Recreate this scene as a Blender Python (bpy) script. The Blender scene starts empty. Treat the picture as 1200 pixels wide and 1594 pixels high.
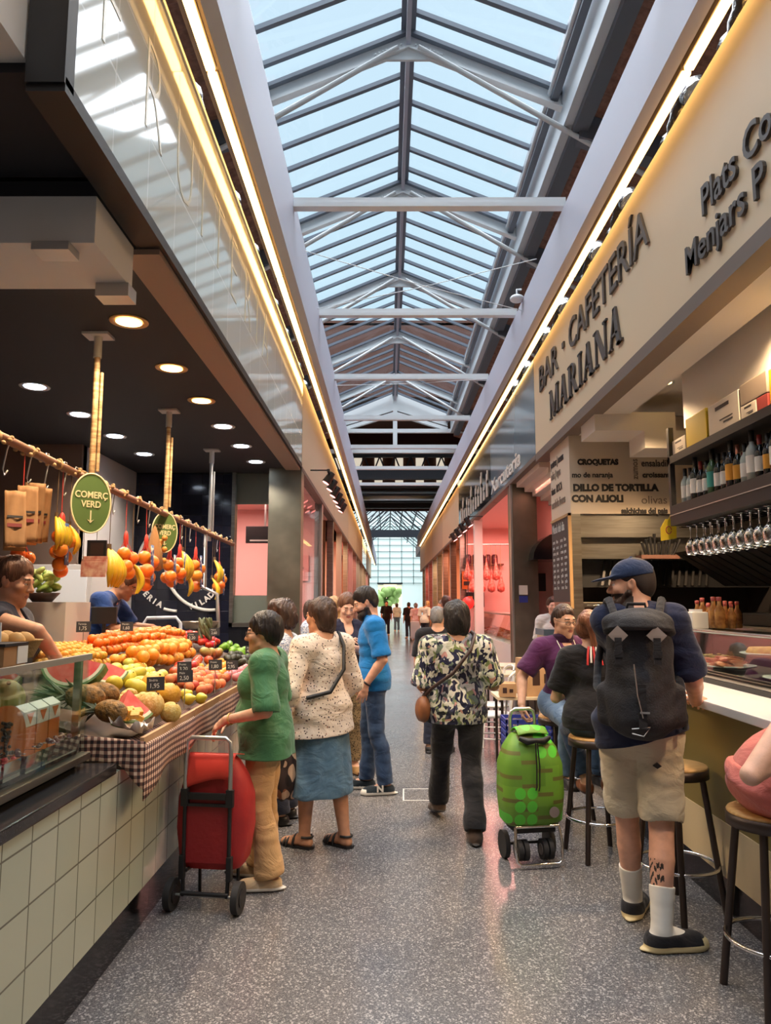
import bpy, bmesh, math, random
import numpy as np
from mathutils import Vector, Matrix
R = math.radians
rnd = random.Random(7)
C = bpy.context.scene.collection
SC = bpy.context.scene
# ------------------------------------------------------------------ camera
CAM_H, FOC, TILT, YAW = 1.6, 1150.0, 7.09, 0.15
cd = bpy.data.cameras.new('camera'); cam = bpy.data.objects.new('camera', cd); C.objects.link(cam)
cd.sensor_fit = 'AUTO'; cd.sensor_width = 36.0; cd.lens = FOC / 1594.0 * 36.0
cd.clip_start = 0.05; cd.clip_end = 400
cam.location = (0, 0, CAM_H); cam.rotation_euler = (R(90 + TILT), 0, R(YAW))
SC.camera = cam
# ------------------------------------------------------------------ exposure
vs = SC.view_settings
SC.display_settings.display_device = 'sRGB'
vs.view_transform = 'Standard'; vs.look = 'None'; vs.exposure = 0.75; vs.gamma = 1.0; vs.use_curve_mapping = False
cy = SC.cycles
cy.use_denoising = True
cy.max_bounces = 7; cy.diffuse_bounces = 4; cy.glossy_bounces = 3; cy.transmission_bounces = 6; cy.transparent_max_bounces = 12
cy.caustics_reflective = False; cy.caustics_refractive = False
cy.sample_clamp_indirect = 4.0
# ------------------------------------------------------------------ sky and sun
def lin(c):
    o = []
    for v in c[:3]:
        v = v / 255.0
        o.append(v / 12.92 if v <= 0.04045 else ((v + 0.055) / 1.055) ** 2.4)
    return (o[0], o[1], o[2], 1.0)
W = bpy.data.worlds.new('sky'); SC.world = W; W.use_nodes = True
wn = W.node_tree; wn.nodes.clear()
wo = wn.nodes.new('ShaderNodeOutputWorld'); wb = wn.nodes.new('ShaderNodeBackground')
wr = wn.nodes.new('ShaderNodeValToRGB'); wt = wn.nodes.new('ShaderNodeTexCoord'); wsx = wn.nodes.new('ShaderNodeSeparateXYZ')
wn.links.new(wt.outputs['Generated'], wsx.inputs[0]); wn.links.new(wsx.outputs['Z'], wr.inputs[0])
wr.color_ramp.elements[0].position = 0.0; wr.color_ramp.elements[0].color = lin((226, 232, 226))
wr.color_ramp.elements[1].position = 0.85; wr.color_ramp.elements[1].color = lin((204, 226, 243))
e = wr.color_ramp.elements.new(0.25); e.color = lin((196, 226, 240))
wn.links.new(wr.outputs[0], wb.inputs[0]); wb.inputs[1].default_value = 0.68
wn.links.new(wb.outputs[0], wo.inputs[0])
def lamp(name, kind, loc, energy, col=(255, 255, 255), size=0.3, size_y=None, rot=(0, 0, 0), parent=None, spot=None, spread=None, blend=0.6):
    l = bpy.data.lights.new(name, kind); l.energy = energy; l.color = lin(col)[:3]
    if kind == 'AREA':
        l.size = size
        if size_y: l.shape = 'RECTANGLE'; l.size_y = size_y
        if spread: l.spread = R(spread)
    elif kind == 'SUN': l.angle = R(size)
    else: l.shadow_soft_size = size
    if kind == 'SPOT': l.spot_size = R(spot or 100); l.spot_blend = blend
    o = bpy.data.objects.new(name, l); C.objects.link(o); o.location = loc; o.rotation_euler = rot
    if parent: o.parent = parent
    return o
lamp('hazy_sun', 'SUN', (0.4, 15, 30), 8.0, (246, 249, 255), 100, rot=(R(-8), R(0), 0))
# ------------------------------------------------------------------ helpers: pixels to points
_cm = cam.rotation_euler.to_matrix()
def ray(px, py):
    return (_cm @ Vector(((px - 600) / FOC, -(py - 797) / FOC, -1.0)))
def at_y(px, py, Y):
    r = ray(px, py); return Vector((0, 0, CAM_H)) + r * (Y / r.y)
def at_x(px, py, X):
    r = ray(px, py); return Vector((0, 0, CAM_H)) + r * (X / r.x)
def at_z(px, py, Z):
    r = ray(px, py); return Vector((0, 0, CAM_H)) + r * ((Z - CAM_H) / r.z)
# ------------------------------------------------------------------ helpers: materials
MATS = {}
def M(name, col=(200, 200, 200), rough=0.5, metal=0.0, spec=0.5, var=None, bump=None, emit=None, glass=None, coat=0.0, sheen=0.0, sss=0.0, fn=None, aniso=0.0):
    """Principled material. var=(scale, colour, detail[, lo, hi[, stretch]]) mixes a second colour by noise; bump=(scale, strength); emit=(colour, strength); glass=(tint, reflect)"""
    if name in MATS: return MATS[name]
    m = bpy.data.materials.new(name); m.use_nodes = True; MATS[name] = m
    nt = m.node_tree; N = nt.nodes; L = nt.links
    b = N['Principled BSDF']; out = N['Material Output']
    if glass is not None:
        N.remove(b)
        tr = N.new('ShaderNodeBsdfTransparent'); gl = N.new('ShaderNodeBsdfGlossy'); mx = N.new('ShaderNodeMixShader'); fr = N.new('ShaderNodeFresnel')
        mul = N.new('ShaderNodeMath'); mul.operation = 'MULTIPLY_ADD'
        tr.inputs[0].default_value = lin(glass[0]); gl.inputs['Roughness'].default_value = rough
        gl.inputs[0].default_value = lin(col)
        fr.inputs[0].default_value = 1.45; mul.inputs[1].default_value = glass[1]; mul.inputs[2].default_value = glass[2] if len(glass) > 2 else 0.0
        L.new(fr.outputs[0], mul.inputs[0]); L.new(mul.outputs[0], mx.inputs[0]); L.new(tr.outputs[0], mx.inputs[1]); L.new(gl.outputs[0], mx.inputs[2]); L.new(mx.outputs[0], out.inputs[0])
        return m
    b.inputs['Base Color'].default_value = lin(col); b.inputs['Roughness'].default_value = rough; b.inputs['Metallic'].default_value = metal
    b.inputs['Specular IOR Level'].default_value = spec
    if coat: b.inputs['Coat Weight'].default_value = coat; b.inputs['Coat Roughness'].default_value = 0.15
    if sheen: b.inputs['Sheen Weight'].default_value = sheen
    if sss:
        b.inputs['Subsurface Weight'].default_value = sss; b.inputs['Subsurface Radius'].default_value = (0.012, 0.004, 0.002); b.inputs['Subsurface Scale'].default_value = 1.0
    if emit: b.inputs['Emission Color'].default_value = lin(emit[0]); b.inputs['Emission Strength'].default_value = emit[1]
    tc = None
    if var or bump or fn:
        tc = N.new('ShaderNodeTexCoord')
    if var:
        n = N.new('ShaderNodeTexNoise'); n.inputs['Scale'].default_value = var[0]; n.inputs['Detail'].default_value = var[2]
        src = tc.outputs['Object']
        if len(var) > 5:
            mp = N.new('ShaderNodeMapping'); mp.inputs['Scale'].default_value = var[5]; L.new(src, mp.inputs[0]); src = mp.outputs[0]
        L.new(src, n.inputs['Vector'])
        r = N.new('ShaderNodeValToRGB'); r.color_ramp.elements[0].position = var[3] if len(var) > 3 else 0.35; r.color_ramp.elements[1].position = var[4] if len(var) > 4 else 0.65
        r.color_ramp.elements[0].color = lin(col); r.color_ramp.elements[1].color = lin(var[1])
        L.new(n.outputs['Fac'], r.inputs[0]); L.new(r.outputs[0], b.inputs['Base Color'])
    if bump:
        n2 = N.new('ShaderNodeTexNoise'); n2.inputs['Scale'].default_value = bump[0]; n2.inputs['Detail'].default_value = 3
        src = tc.outputs['Object']
        if len(bump) > 2:
            mp = N.new('ShaderNodeMapping'); mp.inputs['Scale'].default_value = bump[2]; L.new(src, mp.inputs[0]); src = mp.outputs[0]
        L.new(src, n2.inputs['Vector'])
        bp = N.new('ShaderNodeBump'); bp.inputs['Strength'].default_value = bump[1]; bp.inputs['Distance'].default_value = 0.01
        L.new(n2.outputs['Fac'], bp.inputs['Height']); L.new(bp.outputs[0], b.inputs['Normal'])
    if fn: fn(nt, N, L, b, tc)
    return m
def ramp(N, stops, interp='LINEAR'):
    r = N.new('ShaderNodeValToRGB'); cr = r.color_ramp; cr.interpolation = interp
    while len(cr.elements) < len(stops): cr.elements.new(0.5)
    for el, (p, c) in zip(cr.elements, stops): el.position = p; el.color = lin(c)
    return r
# ------------------------------------------------------------------ helpers: meshes
def basis(d):
    d = Vector(d).normalized(); a = Vector((0, 0, 1)) if abs(d.z) < 0.9 else Vector((1, 0, 0))
    u = d.cross(a).normalized(); return u, d.cross(u).normalized(), d
class MB:
    def __init__(s): s.v = []; s.f = []; s.m = []; s.sm = []
    def add(s, vs, fs, mi=0, smooth=False):
        b = len(s.v); s.v.extend([tuple(p) for p in vs]); s.f.extend([tuple(b + i for i in f) for f in fs]); s.m.extend([mi] * len(fs)); s.sm.extend([smooth] * len(fs)); return s
    def box(s, lo, hi, mi=0, bev=0.0, M4=None):
        lo = [min(a, b) for a, b in zip(lo, hi)] if False else lo
        x0, y0, z0 = [min(a, b) for a, b in zip(lo, hi)]; x1, y1, z1 = [max(a, b) for a, b in zip(lo, hi)]
        if bev <= 0:
            vs = [(x0, y0, z0), (x1, y0, z0), (x1, y1, z0), (x0, y1, z0), (x0, y0, z1), (x1, y0, z1), (x1, y1, z1), (x0, y1, z1)]
            fs = [(3, 2, 1, 0), (4, 5, 6, 7), (0, 1, 5, 4), (1, 2, 6, 5), (2, 3, 7, 6), (3, 0, 4, 7)]
        else:
            bev = min(bev, (x1 - x0) * .45, (y1 - y0) * .45, (z1 - z0) * .45)
            bm = bmesh.new(); bmesh.ops.create_cube(bm, size=1.0)
            for v in bm.verts: v.co = Vector((x0 + (v.co.x + .5) * (x1 - x0), y0 + (v.co.y + .5) * (y1 - y0), z0 + (v.co.z + .5) * (z1 - z0)))
            bmesh.ops.bevel(bm, geom=list(bm.edges), offset=bev, segments=2, affect='EDGES', profile=0.7)
            bm.verts.index_update(); vs = [v.co.copy() for v in bm.verts]; fs = [[v.index for v in f.verts] for f in bm.faces]; bm.free()
        if M4 is not None: vs = [M4 @ Vector(p) for p in vs]
        return s.add(vs, fs, mi)
    def cyl(s, p0, p1, r0, r1=None, n=12, mi=0, caps=True, smooth=True):
        r1 = r0 if r1 is None else r1; p0 = Vector(p0); p1 = Vector(p1); u, w, d = basis(p1 - p0)
        vs = []
        for p, r in ((p0, r0), (p1, r1)):
            for i in range(n):
                a = 2 * math.pi * i / n; vs.append(p + (u * math.cos(a) + w * math.sin(a)) * r)
        fs = [(i, (i + 1) % n, n + (i + 1) % n, n + i) for i in range(n)]
        s.add(vs, fs, mi, smooth)
        if caps: s.add(vs[:n], [tuple(range(n))[::-1]], mi); s.add(vs[n:], [tuple(range(n))], mi)
        return s
    def tube(s, pts, r, n=8, mi=0, closed=False, smooth=True):
        pts = [Vector(p) for p in pts]; k = len(pts); rs = r if isinstance(r, (list, tuple)) else [r] * k
        vs = []; ref = None
        for i in range(k):
            if closed: t = pts[(i + 1) % k] - pts[i - 1]
            else: t = pts[min(i + 1, k - 1)] - pts[max(i - 1, 0)]
            t = t.normalized() if t.length > 1e-9 else Vector((0, 0, 1))
            if ref is None: u, w, _ = basis(t)
            else:
                u = (ref - t * ref.dot(t)); u = u.normalized() if u.length > 1e-6 else basis(t)[0]; w = t.cross(u).normalized()
            ref = u
            for j in range(n):
                a = 2 * math.pi * j / n; vs.append(pts[i] + (u * math.cos(a) + w * math.sin(a)) * rs[i])
        fs = []
        for i in range(k if closed else k - 1):
            i2 = (i + 1) % k
            for j in range(n): fs.append((i * n + j, i * n + (j + 1) % n, i2 * n + (j + 1) % n, i2 * n + j))
        s.add(vs, fs, mi, smooth)
        if not closed: s.add(vs[:n], [tuple(range(n))[::-1]], mi); s.add(vs[-n:], [tuple(range(n))], mi)
        return s
    def lathe(s, prof, c=(0, 0, 0), n=20, mi=0, M4=None, smooth=True):
        c = Vector(c); vs = []; fs = []; k = len(prof)
        for r, z in prof:
            for j in range(n):
                a = 2 * math.pi * j / n; p = Vector((r * math.cos(a), r * math.sin(a), z)); vs.append((M4 @ p if M4 is not None else p) + c)
        for i in range(k - 1):
            for j in range(n): fs.append((i * n + j, i * n + (j + 1) % n, (i + 1) * n + (j + 1) % n, (i + 1) * n + j))
        s.add(vs, fs, mi, smooth)
        if prof[0][0] > 1e-5: s.add(vs[:n], [tuple(range(n))[::-1]], mi)
        if prof[-1][0] > 1e-5: s.add(vs[-n:], [tuple(range(n))], mi)
        return s
    def ball(s, c, r, n=14, m=9, mi=0, M4=None):
        r = (r, r, r) if not isinstance(r, (tuple, list)) else r; vs = []; fs = []
        for i in range(m + 1):
            t = math.pi * i / m
            for j in range(n):
                a = 2 * math.pi * j / n; p = Vector((r[0] * math.sin(t) * math.cos(a), r[1] * math.sin(t) * math.sin(a), r[2] * math.cos(t)))
                vs.append((M4 @ p if M4 is not None else p) + Vector(c))
        for i in range(m):
            for j in range(n): fs.append((i * n + j, (i + 1) * n + j, (i + 1) * n + (j + 1) % n, i * n + (j + 1) % n))
        return s.add(vs, fs, mi, True)
    def prism(s, poly, ext, mi=0):
        """poly: 3D points of a planar outline, ext: extrusion vector"""
        poly = [Vector(p) for p in poly]; ext = Vector(ext); n = len(poly)
        vs = poly + [p + ext for p in poly]
        fs = [tuple(range(n))[::-1], tuple(range(n, 2 * n))] + [(i, (i + 1) % n, n + (i + 1) % n, n + i) for i in range(n)]
        return s.add(vs, fs, mi)
    def grid(s, fn, nu, nv, mi=0, smooth=True):
        vs = [fn(i / nu, j / nv) for i in range(nu + 1) for j in range(nv + 1)]
        fs = [(i * (nv + 1) + j, (i + 1) * (nv + 1) + j, (i + 1) * (nv + 1) + j + 1, i * (nv + 1) + j + 1) for i in range(nu) for j in range(nv)]
        return s.add(vs, fs, mi, smooth)
    def sheet(s, fn, nu, nv, off, mi=0):
        """a closed sheet: fn(u,v) and fn(u,v)+off"""
        a = [Vector(fn(i / nu, j / nv)) for i in range(nu + 1) for j in range(nv + 1)]
        off = Vector(off); k = len(a); vs = a + [p + off for p in a]; w = nv + 1
        fs = []
        for i in range(nu):
            for j in range(nv):
                q = (i * w + j, (i + 1) * w + j, (i + 1) * w + j + 1, i * w + j + 1); fs.append(q); fs.append(tuple(k + x for x in q[::-1]))
        ring = [i * w for i in range(nu + 1)] + [nu * w + j for j in range(1, nv + 1)] + [i * w + nv for i in range(nu - 1, -1, -1)] + [j for j in range(nv - 1, 0, -1)]
        for x, y in zip(ring, ring[1:] + ring[:1]): fs.append((x, k + x, k + y, y))
        return s.add(vs, fs, mi, True)
    def text(s, body, loc, size=0.1, depth=0.005, right=(1, 0, 0), up=(0, 0, 1), mi=0, bold=0.0, sx=1.0, align='LEFT', shear=0.0, sp=1.0):
        vs, fs = text_geo(body, bold / max(size, 1e-6), align, shear, sp)
        r = Vector(right).normalized(); u = Vector(up).normalized(); n = r.cross(u); loc = Vector(loc)
        P = [loc + r * (x * size * sx) + u * (y * size) + n * (depth * z) for x, y, z in vs]
        return s.add(P, fs, mi)
    def build(s, name, mat, parent=None, world=True):
        me = bpy.data.meshes.new(name); v = s.v
        if parent is not None and world:
            inv = wmat(parent).inverted(); v = [inv @ Vector(p) for p in v]
        me.from_pydata([tuple(p) for p in v], [], s.f)
        mats = mat if isinstance(mat, (list, tuple)) else [mat]
        for m in mats: me.materials.append(m)
        me.polygons.foreach_set('material_index', s.m); me.polygons.foreach_set('use_smooth', s.sm); me.update()
        o = bpy.data.objects.new(name, me); C.objects.link(o)
        if parent is not None: o.parent = parent
        return o
_tg = {}
def text_geo(body, bold, align, shear, sp):
    k = (body, round(bold, 4), align, shear, sp)
    if k in _tg: return _tg[k]
    cu = bpy.data.curves.new('t', 'FONT'); cu.body = body; cu.size = 1.0; cu.extrude = 0.5; cu.offset = bold; cu.align_x = align; cu.shear = shear; cu.space_character = sp; cu.resolution_u = 3
    o = bpy.data.objects.new('t', cu); C.objects.link(o); dg = bpy.context.evaluated_depsgraph_get()
    me = bpy.data.meshes.new_from_object(o.evaluated_get(dg))
    vs = [(v.co.x, v.co.y, v.co.z + 0.5) for v in me.vertices]; fs = [tuple(p.vertices) for p in me.polygons]
    bpy.data.objects.remove(o); bpy.data.curves.remove(cu); bpy.data.meshes.remove(me)
    _tg[k] = (vs, fs); return _tg[k]
def wmat(o):
    m = Matrix.LocRotScale(o.location, o.rotation_euler, o.scale)
    return wmat(o.parent) @ m if o.parent is not None else m
def tag(o, label=None, cat=None, group=None, kind=None):
    if label: o['label'] = label
    if cat: o['category'] = cat
    if group: o['group'] = group
    if kind: o['kind'] = kind
    return o
def thing(name, label, cat, loc=(0, 0, 0), rz=0.0, group=None):
    o = bpy.data.objects.new(name, None); C.objects.link(o); o.location = loc; o.rotation_euler = (0, 0, rz); o.empty_display_size = 0.1
    return tag(o, label, cat, group)
def struct(o): o['kind'] = 'structure'; return o
KIDS = {}
def dup(root, loc=None, rz=None, label=None, group=None, scale=None, rot=None, mat=None):
    kids = KIDS.get(root.name)
    if kids is None: kids = KIDS[root.name] = [(ch, list(ch.children)) for ch in root.children]
    r = root.copy(); C.objects.link(r)
    if loc is not None: r.location = loc
    if rz is not None: r.rotation_euler = (0, 0, rz)
    if rot is not None: r.rotation_euler = rot
    if scale is not None: r.scale = (scale,) * 3 if not isinstance(scale, (tuple, list)) else scale
    if label: r['label'] = label
    if group: r['group'] = group
    for ch, gs in kids:
        c = ch.copy(); C.objects.link(c); c.parent = r
        for g in gs: d = g.copy(); C.objects.link(d); d.parent = c
    return r
# ================================================================== THE HALL
XL, XR = -1.19, 1.90          # planes of the left and right stall fascias
ZF0, ZF1 = 3.50, 4.76         # fascia bottom and top
def floor_fn(nt, N, L, b, tc):
    v = N.new('ShaderNodeTexVoronoi'); v.inputs['Scale'].default_value = 240
    v2 = N.new('ShaderNodeTexVoronoi'); v2.inputs['Scale'].default_value = 130
    L.new(tc.outputs['Object'], v.inputs['Vector']); L.new(tc.outputs['Object'], v2.inputs['Vector'])
    s = N.new('ShaderNodeSeparateColor'); L.new(v.outputs['Color'], s.inputs[0])
    r = ramp(N, [(0.0, (76, 75, 78)), (0.45, (95, 94, 96)), (0.8, (112, 111, 112)), (1.0, (140, 138, 138))]); L.new(s.outputs[0], r.inputs[0])
    s2 = N.new('ShaderNodeSeparateColor'); L.new(v2.outputs['Color'], s2.inputs[0])
    r2 = ramp(N, [(0.84, (0, 0, 0)), (0.9, (255, 255, 255))]); L.new(s2.outputs[1], r2.inputs[0])
    mx = N.new('ShaderNodeMix'); mx.data_type = 'RGBA'; L.new(r2.outputs[0], mx.inputs[0]); L.new(r.outputs[0], mx.inputs[6]); mx.inputs[7].default_value = lin((158, 155, 154))
    n = N.new('ShaderNodeTexNoise'); n.inputs['Scale'].default_value = 0.9; n.inputs['Detail'].default_value = 4; L.new(tc.outputs['Object'], n.inputs['Vector'])
    rr = N.new('ShaderNodeMapRange'); rr.inputs[3].default_value = 0.12; rr.inputs[4].default_value = 0.26; L.new(n.outputs['Fac'], rr.inputs[0]); L.new(rr.outputs[0], b.inputs['Roughness'])
    L.new(mx.outputs[2], b.inputs['Base Color'])
M('floor', rough=0.25, spec=0.5, fn=floor_fn)
M('wall_cream', (214, 198, 170), 0.6); M('white_paint', (226, 222, 214), 0.6); M('ceiling_white', (224, 216, 204), 0.7)
M('dark_ceiling', (30, 29, 34), 0.75, bump=(300, .1)); M('brown_wall', (104, 84, 72), 0.7)
M('steel', (168, 164, 156), 0.28, 1.0, var=(3, (142, 138, 130), 3, .3, .7, (1, 1, 12))); M('chrome', (220, 220, 222), 0.14, 1.0)
M('alu', (190, 190, 188), 0.35, 0.9); M('dark_metal', (46, 44, 44), 0.45, 0.6); M('black_paint', (24, 23, 25), 0.5); M('black_gloss', (16, 17, 22), 0.12)
M('truss_paint', (226, 229, 230), 0.5); M('beam_paint', (184, 186, 200), 0.55); M('purlin_paint', (214, 224, 230), 0.5); M('bar_dark', (108, 116, 128), 0.5)
M('channel_brown', (112, 98, 92), 0.6); M('roof_brown', (166, 122, 104), 0.8, var=(14, (136, 98, 82), 4), bump=(60, .3))
M('led', (255, 236, 196), emit=((255, 198, 112), 7.5)); M('foil', (214, 212, 208), 0.25, 1.0, bump=(30, 1.0))
M('fascia_cream', (216, 194, 160), 0.5); M('fascia_beige', (200, 182, 156), 0.5); M('letter_grey', (70, 64, 62), 0.5); M('letter_silver', (196, 196, 200), .4)
M('roof_glass', (255, 255, 255), 0.02, glass=((252, 254, 255), 0.03))
M('glass', (255, 255, 255), 0.02, glass=((242, 248, 246), 0.2, 0.0)); M('glass_edge', (150, 176, 166), 0.1)
M('dark_truss', (56, 62, 70), 0.6); M('dark_wood', (92, 58, 46), 0.7); M('duct', (176, 190, 196), 0.3, 0.9)
Q = MATS
struct(MB().box((-9, -9, -.1), (9, 100, 0)).build('floor', Q['floor']))
# white floor marking outline
mk = MB()
p = [at_z(628, 1228, 0), at_z(690, 1228, 0), at_z(690, 1246, 0), at_z(628, 1246, 0)]
for a, b_ in zip(p, p[1:] + p[:1]):
    d = (b_ - a).normalized() * .006; nrm = Vector((-d.y, d.x, 0))
    mk.prism([a - d - nrm, b_ + d - nrm, b_ + d + nrm, a - d + nrm], (0, 0, .0015))
M('floor_paint', (206, 206, 204), .6)
tag(mk.build('floor_marking', Q['floor_paint']), 'thin white painted rectangle on the grey speckled floor', 'floor marking')
# -------------------------------------------------- skylight
RX, RZ0, RZ1, HW = 0.29, 8.6, 9.42, 1.98     # ridge x, eave height, ridge height, half width
Y0, Y1 = -6.0, 27.2
RSL = (RZ1 - RZ0) / HW
TR = [-5.2, -1.6, 2.0, 5.6, 9.3, 12.9, 16.6, 20.4, 24.2]
for side in (-1, 1):
    g = MB()
    nrm = Vector((side * RSL, 0, 1)).normalized() * .012
    g.prism([(RX, Y0, RZ1 + .1), (RX + side * HW, Y0, RZ0 + .1), (RX + side * HW, Y1, RZ0 + .1), (RX, Y1, RZ1 + .1)], nrm)
    o = struct(g.build('ceiling_glass_' + ('left' if side < 0 else 'right'), Q['roof_glass']))
# glazing bars
gb = MB(); y = Y0
while y < Y1:
    if min(abs(y - t) for t in TR) > .25:
        for side in (-1, 1):
            a = Vector((RX + side * .06, y, RZ1 + .03)); b_ = Vector((RX + side * HW, y, RZ0 + .05))
            gb.prism([a + Vector((0, -.035, 0)), a + Vector((0, .035, 0)), a + Vector((0, .035, .07)), a + Vector((0, -.035, .07))], b_ - a)
    y += .6
struct(gb.build('trim_1', Q['bar_dark']))
rd = MB().box((RX - .10, Y0, RZ1 - .02), (RX + .10, Y1, RZ1 + .1)); rd.box((RX - .03, Y0, RZ1 - .2), (RX + .03, Y1, RZ1 - .02), 1)
struct(rd.build('trim_2', [Q['bar_dark'], Q['beam_paint']]))
for side, nm in ((-1, 'left'), (1, 'right')):
    x = RX + side * HW
    e = MB().box((x - .05, Y0, RZ0 - .22), (x + .05, Y1, RZ0 + .1), 1).box((x + side * .16 - .06, Y0, RZ0 - .62), (x + side * .16 + .06, Y1, RZ0 - .05), 0).box((x + side * .22, Y0, RZ0 - .72), (x + side * .42, Y1, RZ0 - .6), 1)
    e.tube([(x - side * .06, Y0, RZ0 - .12), (x - side * .06, Y1, RZ0 - .12)], .035, 8, 0)
    struct(e.build('trim_' + nm, [Q['purlin_paint'], Q['bar_dark']]))
    # ribbed brown roof slope
    rb = MB(); x0 = x + side * .3; x1 = x + side * 6.2; nY = int((Y1 + 1 - Y0) / .0925)
    def rf(u, v, x0=x0, x1=x1):
        i = round(u * nY); yy = Y0 + (Y1 + 1 - Y0) * u
        return Vector((x0 + (x1 - x0) * v, yy, RZ0 - .45 - 1.9 * v - (.07 if i % 4 in (1, 2) else 0)))
    rb.grid(rf, nY, 4, 0, False)
    struct(rb.build('ceiling_' + nm, Q['roof_brown']))
# roof trusses
for k, yt in enumerate(TR):
    t = MB()
    for side in (-1, 1):
        a = Vector((RX, yt, RZ1 - .02)); b_ = Vector((RX + side * (HW + .12), yt, RZ0 - .05 - RSL * .12))
        t.prism([a + Vector((0, -.09, -.03)), a + Vector((0, .09, -.03)), a + Vector((0, .09, .03)), a + Vector((0, -.09, .03))], b_ - a, 1)   # top flange
        t.prism([a + Vector((0, -.012, -.22)), a + Vector((0, .012, -.22)), a + Vector((0, .012, 0)), a + Vector((0, -.012, 0))], b_ - a)
        t.prism([a + Vector((0, -.06, -.24)), a + Vector((0, .06, -.24)), a + Vector((0, .06, -.21)), a + Vector((0, -.06, -.21))], b_ - a)
        # gusset and brace
        t.prism([(RX, yt - .02, RZ1 - .12), (RX + side * .5, yt - .02, RZ1 - .12 - RSL * .5), (RX + side * .42, yt - .02, RZ1 - .42), (RX, yt - .02, RZ1 - .42)], (0, .04, 0))
        t.cyl((RX + side * .14, yt - .05, RZ1 - .26), (RX + side * 4.3, yt - .05, RZ1 - .26 - 4.16 * .62), .045, n=4)
        for q in range(8): t.cyl((RX + side * (.1 + .05 * q), yt - .03, RZ1 - .2 - RSL * .05 * q), (RX + side * (.1 + .05 * q), yt - .045, RZ1 - .2 - RSL * .05 * q), .012, n=6)
        a2 = Vector((RX + side * (HW + .3), yt, RZ0 - .5)); t.prism([a2 + Vector((0, -.12, -.3)), a2 + Vector((0, .12, -.3)), a2 + Vector((0, .12, .1)), a2 + Vector((0, -.12, .1))], (side * 5.6, 0, -1.8), 2)
    struct(t.build('ceiling_truss', [Q['truss_paint'], Q['bar_dark'], Q['bar_dark']]))
# gable at the end of the first skylight
gz = MB()
for side in (-1, 1):
    gz.prism([(RX, Y1, RZ1 - .55), (RX, Y1, RZ1 + .1), (RX + side * HW, Y1, RZ0 + .1), (RX + side * HW, Y1, RZ0 - .35)], (0, .1, 0))
    gz.prism([(RX, Y1 - .05, RZ1 - .75), (RX, Y1 - .05, RZ1 - .62), (RX + side * HW, Y1 - .05, RZ0 - .42), (RX + side * HW, Y1 - .05, RZ0 - .55)], (0, .2, 0))
gz.box((RX - .08, Y1 - .1, 7.2), (RX + .08, Y1 + .1, RZ1)); gz.box((-3.2, Y1 - .08, 7.2), (4.0, Y1 + .08, 7.34)); gz.box((-3.2, Y1 - .08, RZ0 - .62), (4.0, Y1 + .08, RZ0 - .48))
struct(gz.build('trim_3', Q['truss_paint']))
# -------------------------------------------------- long beams with light channels above both fascias
YB0, YB1L, YB1R = -6.0, 62.0, 42.0
struct(MB().box((-.99, YB0, 4.82), (-.92, YB1L, 5.56)).box((-1.0, YB0, 4.80), (-.91, YB1L, 4.84)).box((-1.06, YB0, 4.88), (-.99, YB1L, 5.2), 1).box((-1.17, YB0, 4.93), (-1.06, YB1L, 5.02), 1).build('trim_4', [Q['beam_paint'], Q['channel_brown']]))
struct(MB().box((1.70, YB0, 4.88), (1.77, YB1R, 5.40)).box((1.69, YB0, 4.86), (1.78, YB1R, 4.90)).box((1.77, YB0, 4.92), (1.83, YB1R, 5.2), 1).box((1.80, YB0, 4.93), (1.9, YB1R, 5.02), 1).build('trim_5', [Q['beam_paint'], Q['channel_brown']]))
tie_y = [1.25, 4.1, 6.85, 9.6, 12.45, 15.3, 18.2, 21.1, 24.0]
for yy in tie_y:
    struct(MB().box((-.95, yy - .035, 5.50), (1.75, yy + .035, 5.56)).box((-.95, yy - .05, 5.46), (1.75, yy + .05, 5.505)).build('trim_6', Q['truss_paint']))
# tension wires
for (a, b_) in (((-.92, 7.8, 5.5), (1.7, 9.0, 5.3)), ((-.92, 9.3, 5.45), (1.7, 8.0, 5.5)), ((-.92, 12.9, 5.5), (1.7, 12.2, 5.4))):
    tag(MB().tube([a, (Vector(a) + Vector(b_)) / 2 - Vector((0, 0, .03)), b_], .005, 5).build('tension_wire', Q['truss_paint']), 'thin steel tension wire crossing under the skylight between the grey beams', 'wire', 'tension wires under the skylight')
# led light strips
def led_row(x, y1, side):
    y = 1.3; seg = 2.9; i = 0
    while y < y1:
        n = 'warm light strip under the long grey beam, run of tubes on the ' + ('left' if side < 0 else 'right') + ' aisle edge'
        t = thing('light_strip', n, 'light strip', (x, y, 4.86), 0, 'light strips along the ' + ('left' if side < 0 else 'right') + ' beam')
        MB().box((x - .028, y, 4.848), (x + .028, y + seg - .03, 4.872), 0, .006).build('tube', Q['led'], t)
        MB().box((x - .035, y, 4.872), (x + .035, y + seg - .03, 4.92)).build('casing', Q['channel_brown'], t)
        y += seg; i += 1
led_row(-1.085, 60, -1); led_row(1.85, 41, 1)
# foil ducts lying on the stall roofs behind the fascias
M('fascia_back', (120, 112, 104), .7)
for side in (-1, 1):
    for k in range(9):
        yy = 2.3 + k * 1.15 + (.2 if k % 2 else 0); x = (XL - .22) if side < 0 else (XR + .22)
        d = MB(); pr = []
        d.tube([(x - side * .02, yy + q * .04, 5.0 + .1 * math.sin(q * .5)) for q in range(12)], [.1 + (.012 if q % 2 else 0) for q in range(12)], 12)
        tag(d.build('foil_duct', Q['foil']), 'crinkled silver foil duct lying above the ' + ('left' if side < 0 else 'right') + ' row of stalls', 'duct', 'foil ducts above the ' + ('left' if side < 0 else 'right') + ' stalls')
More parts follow.
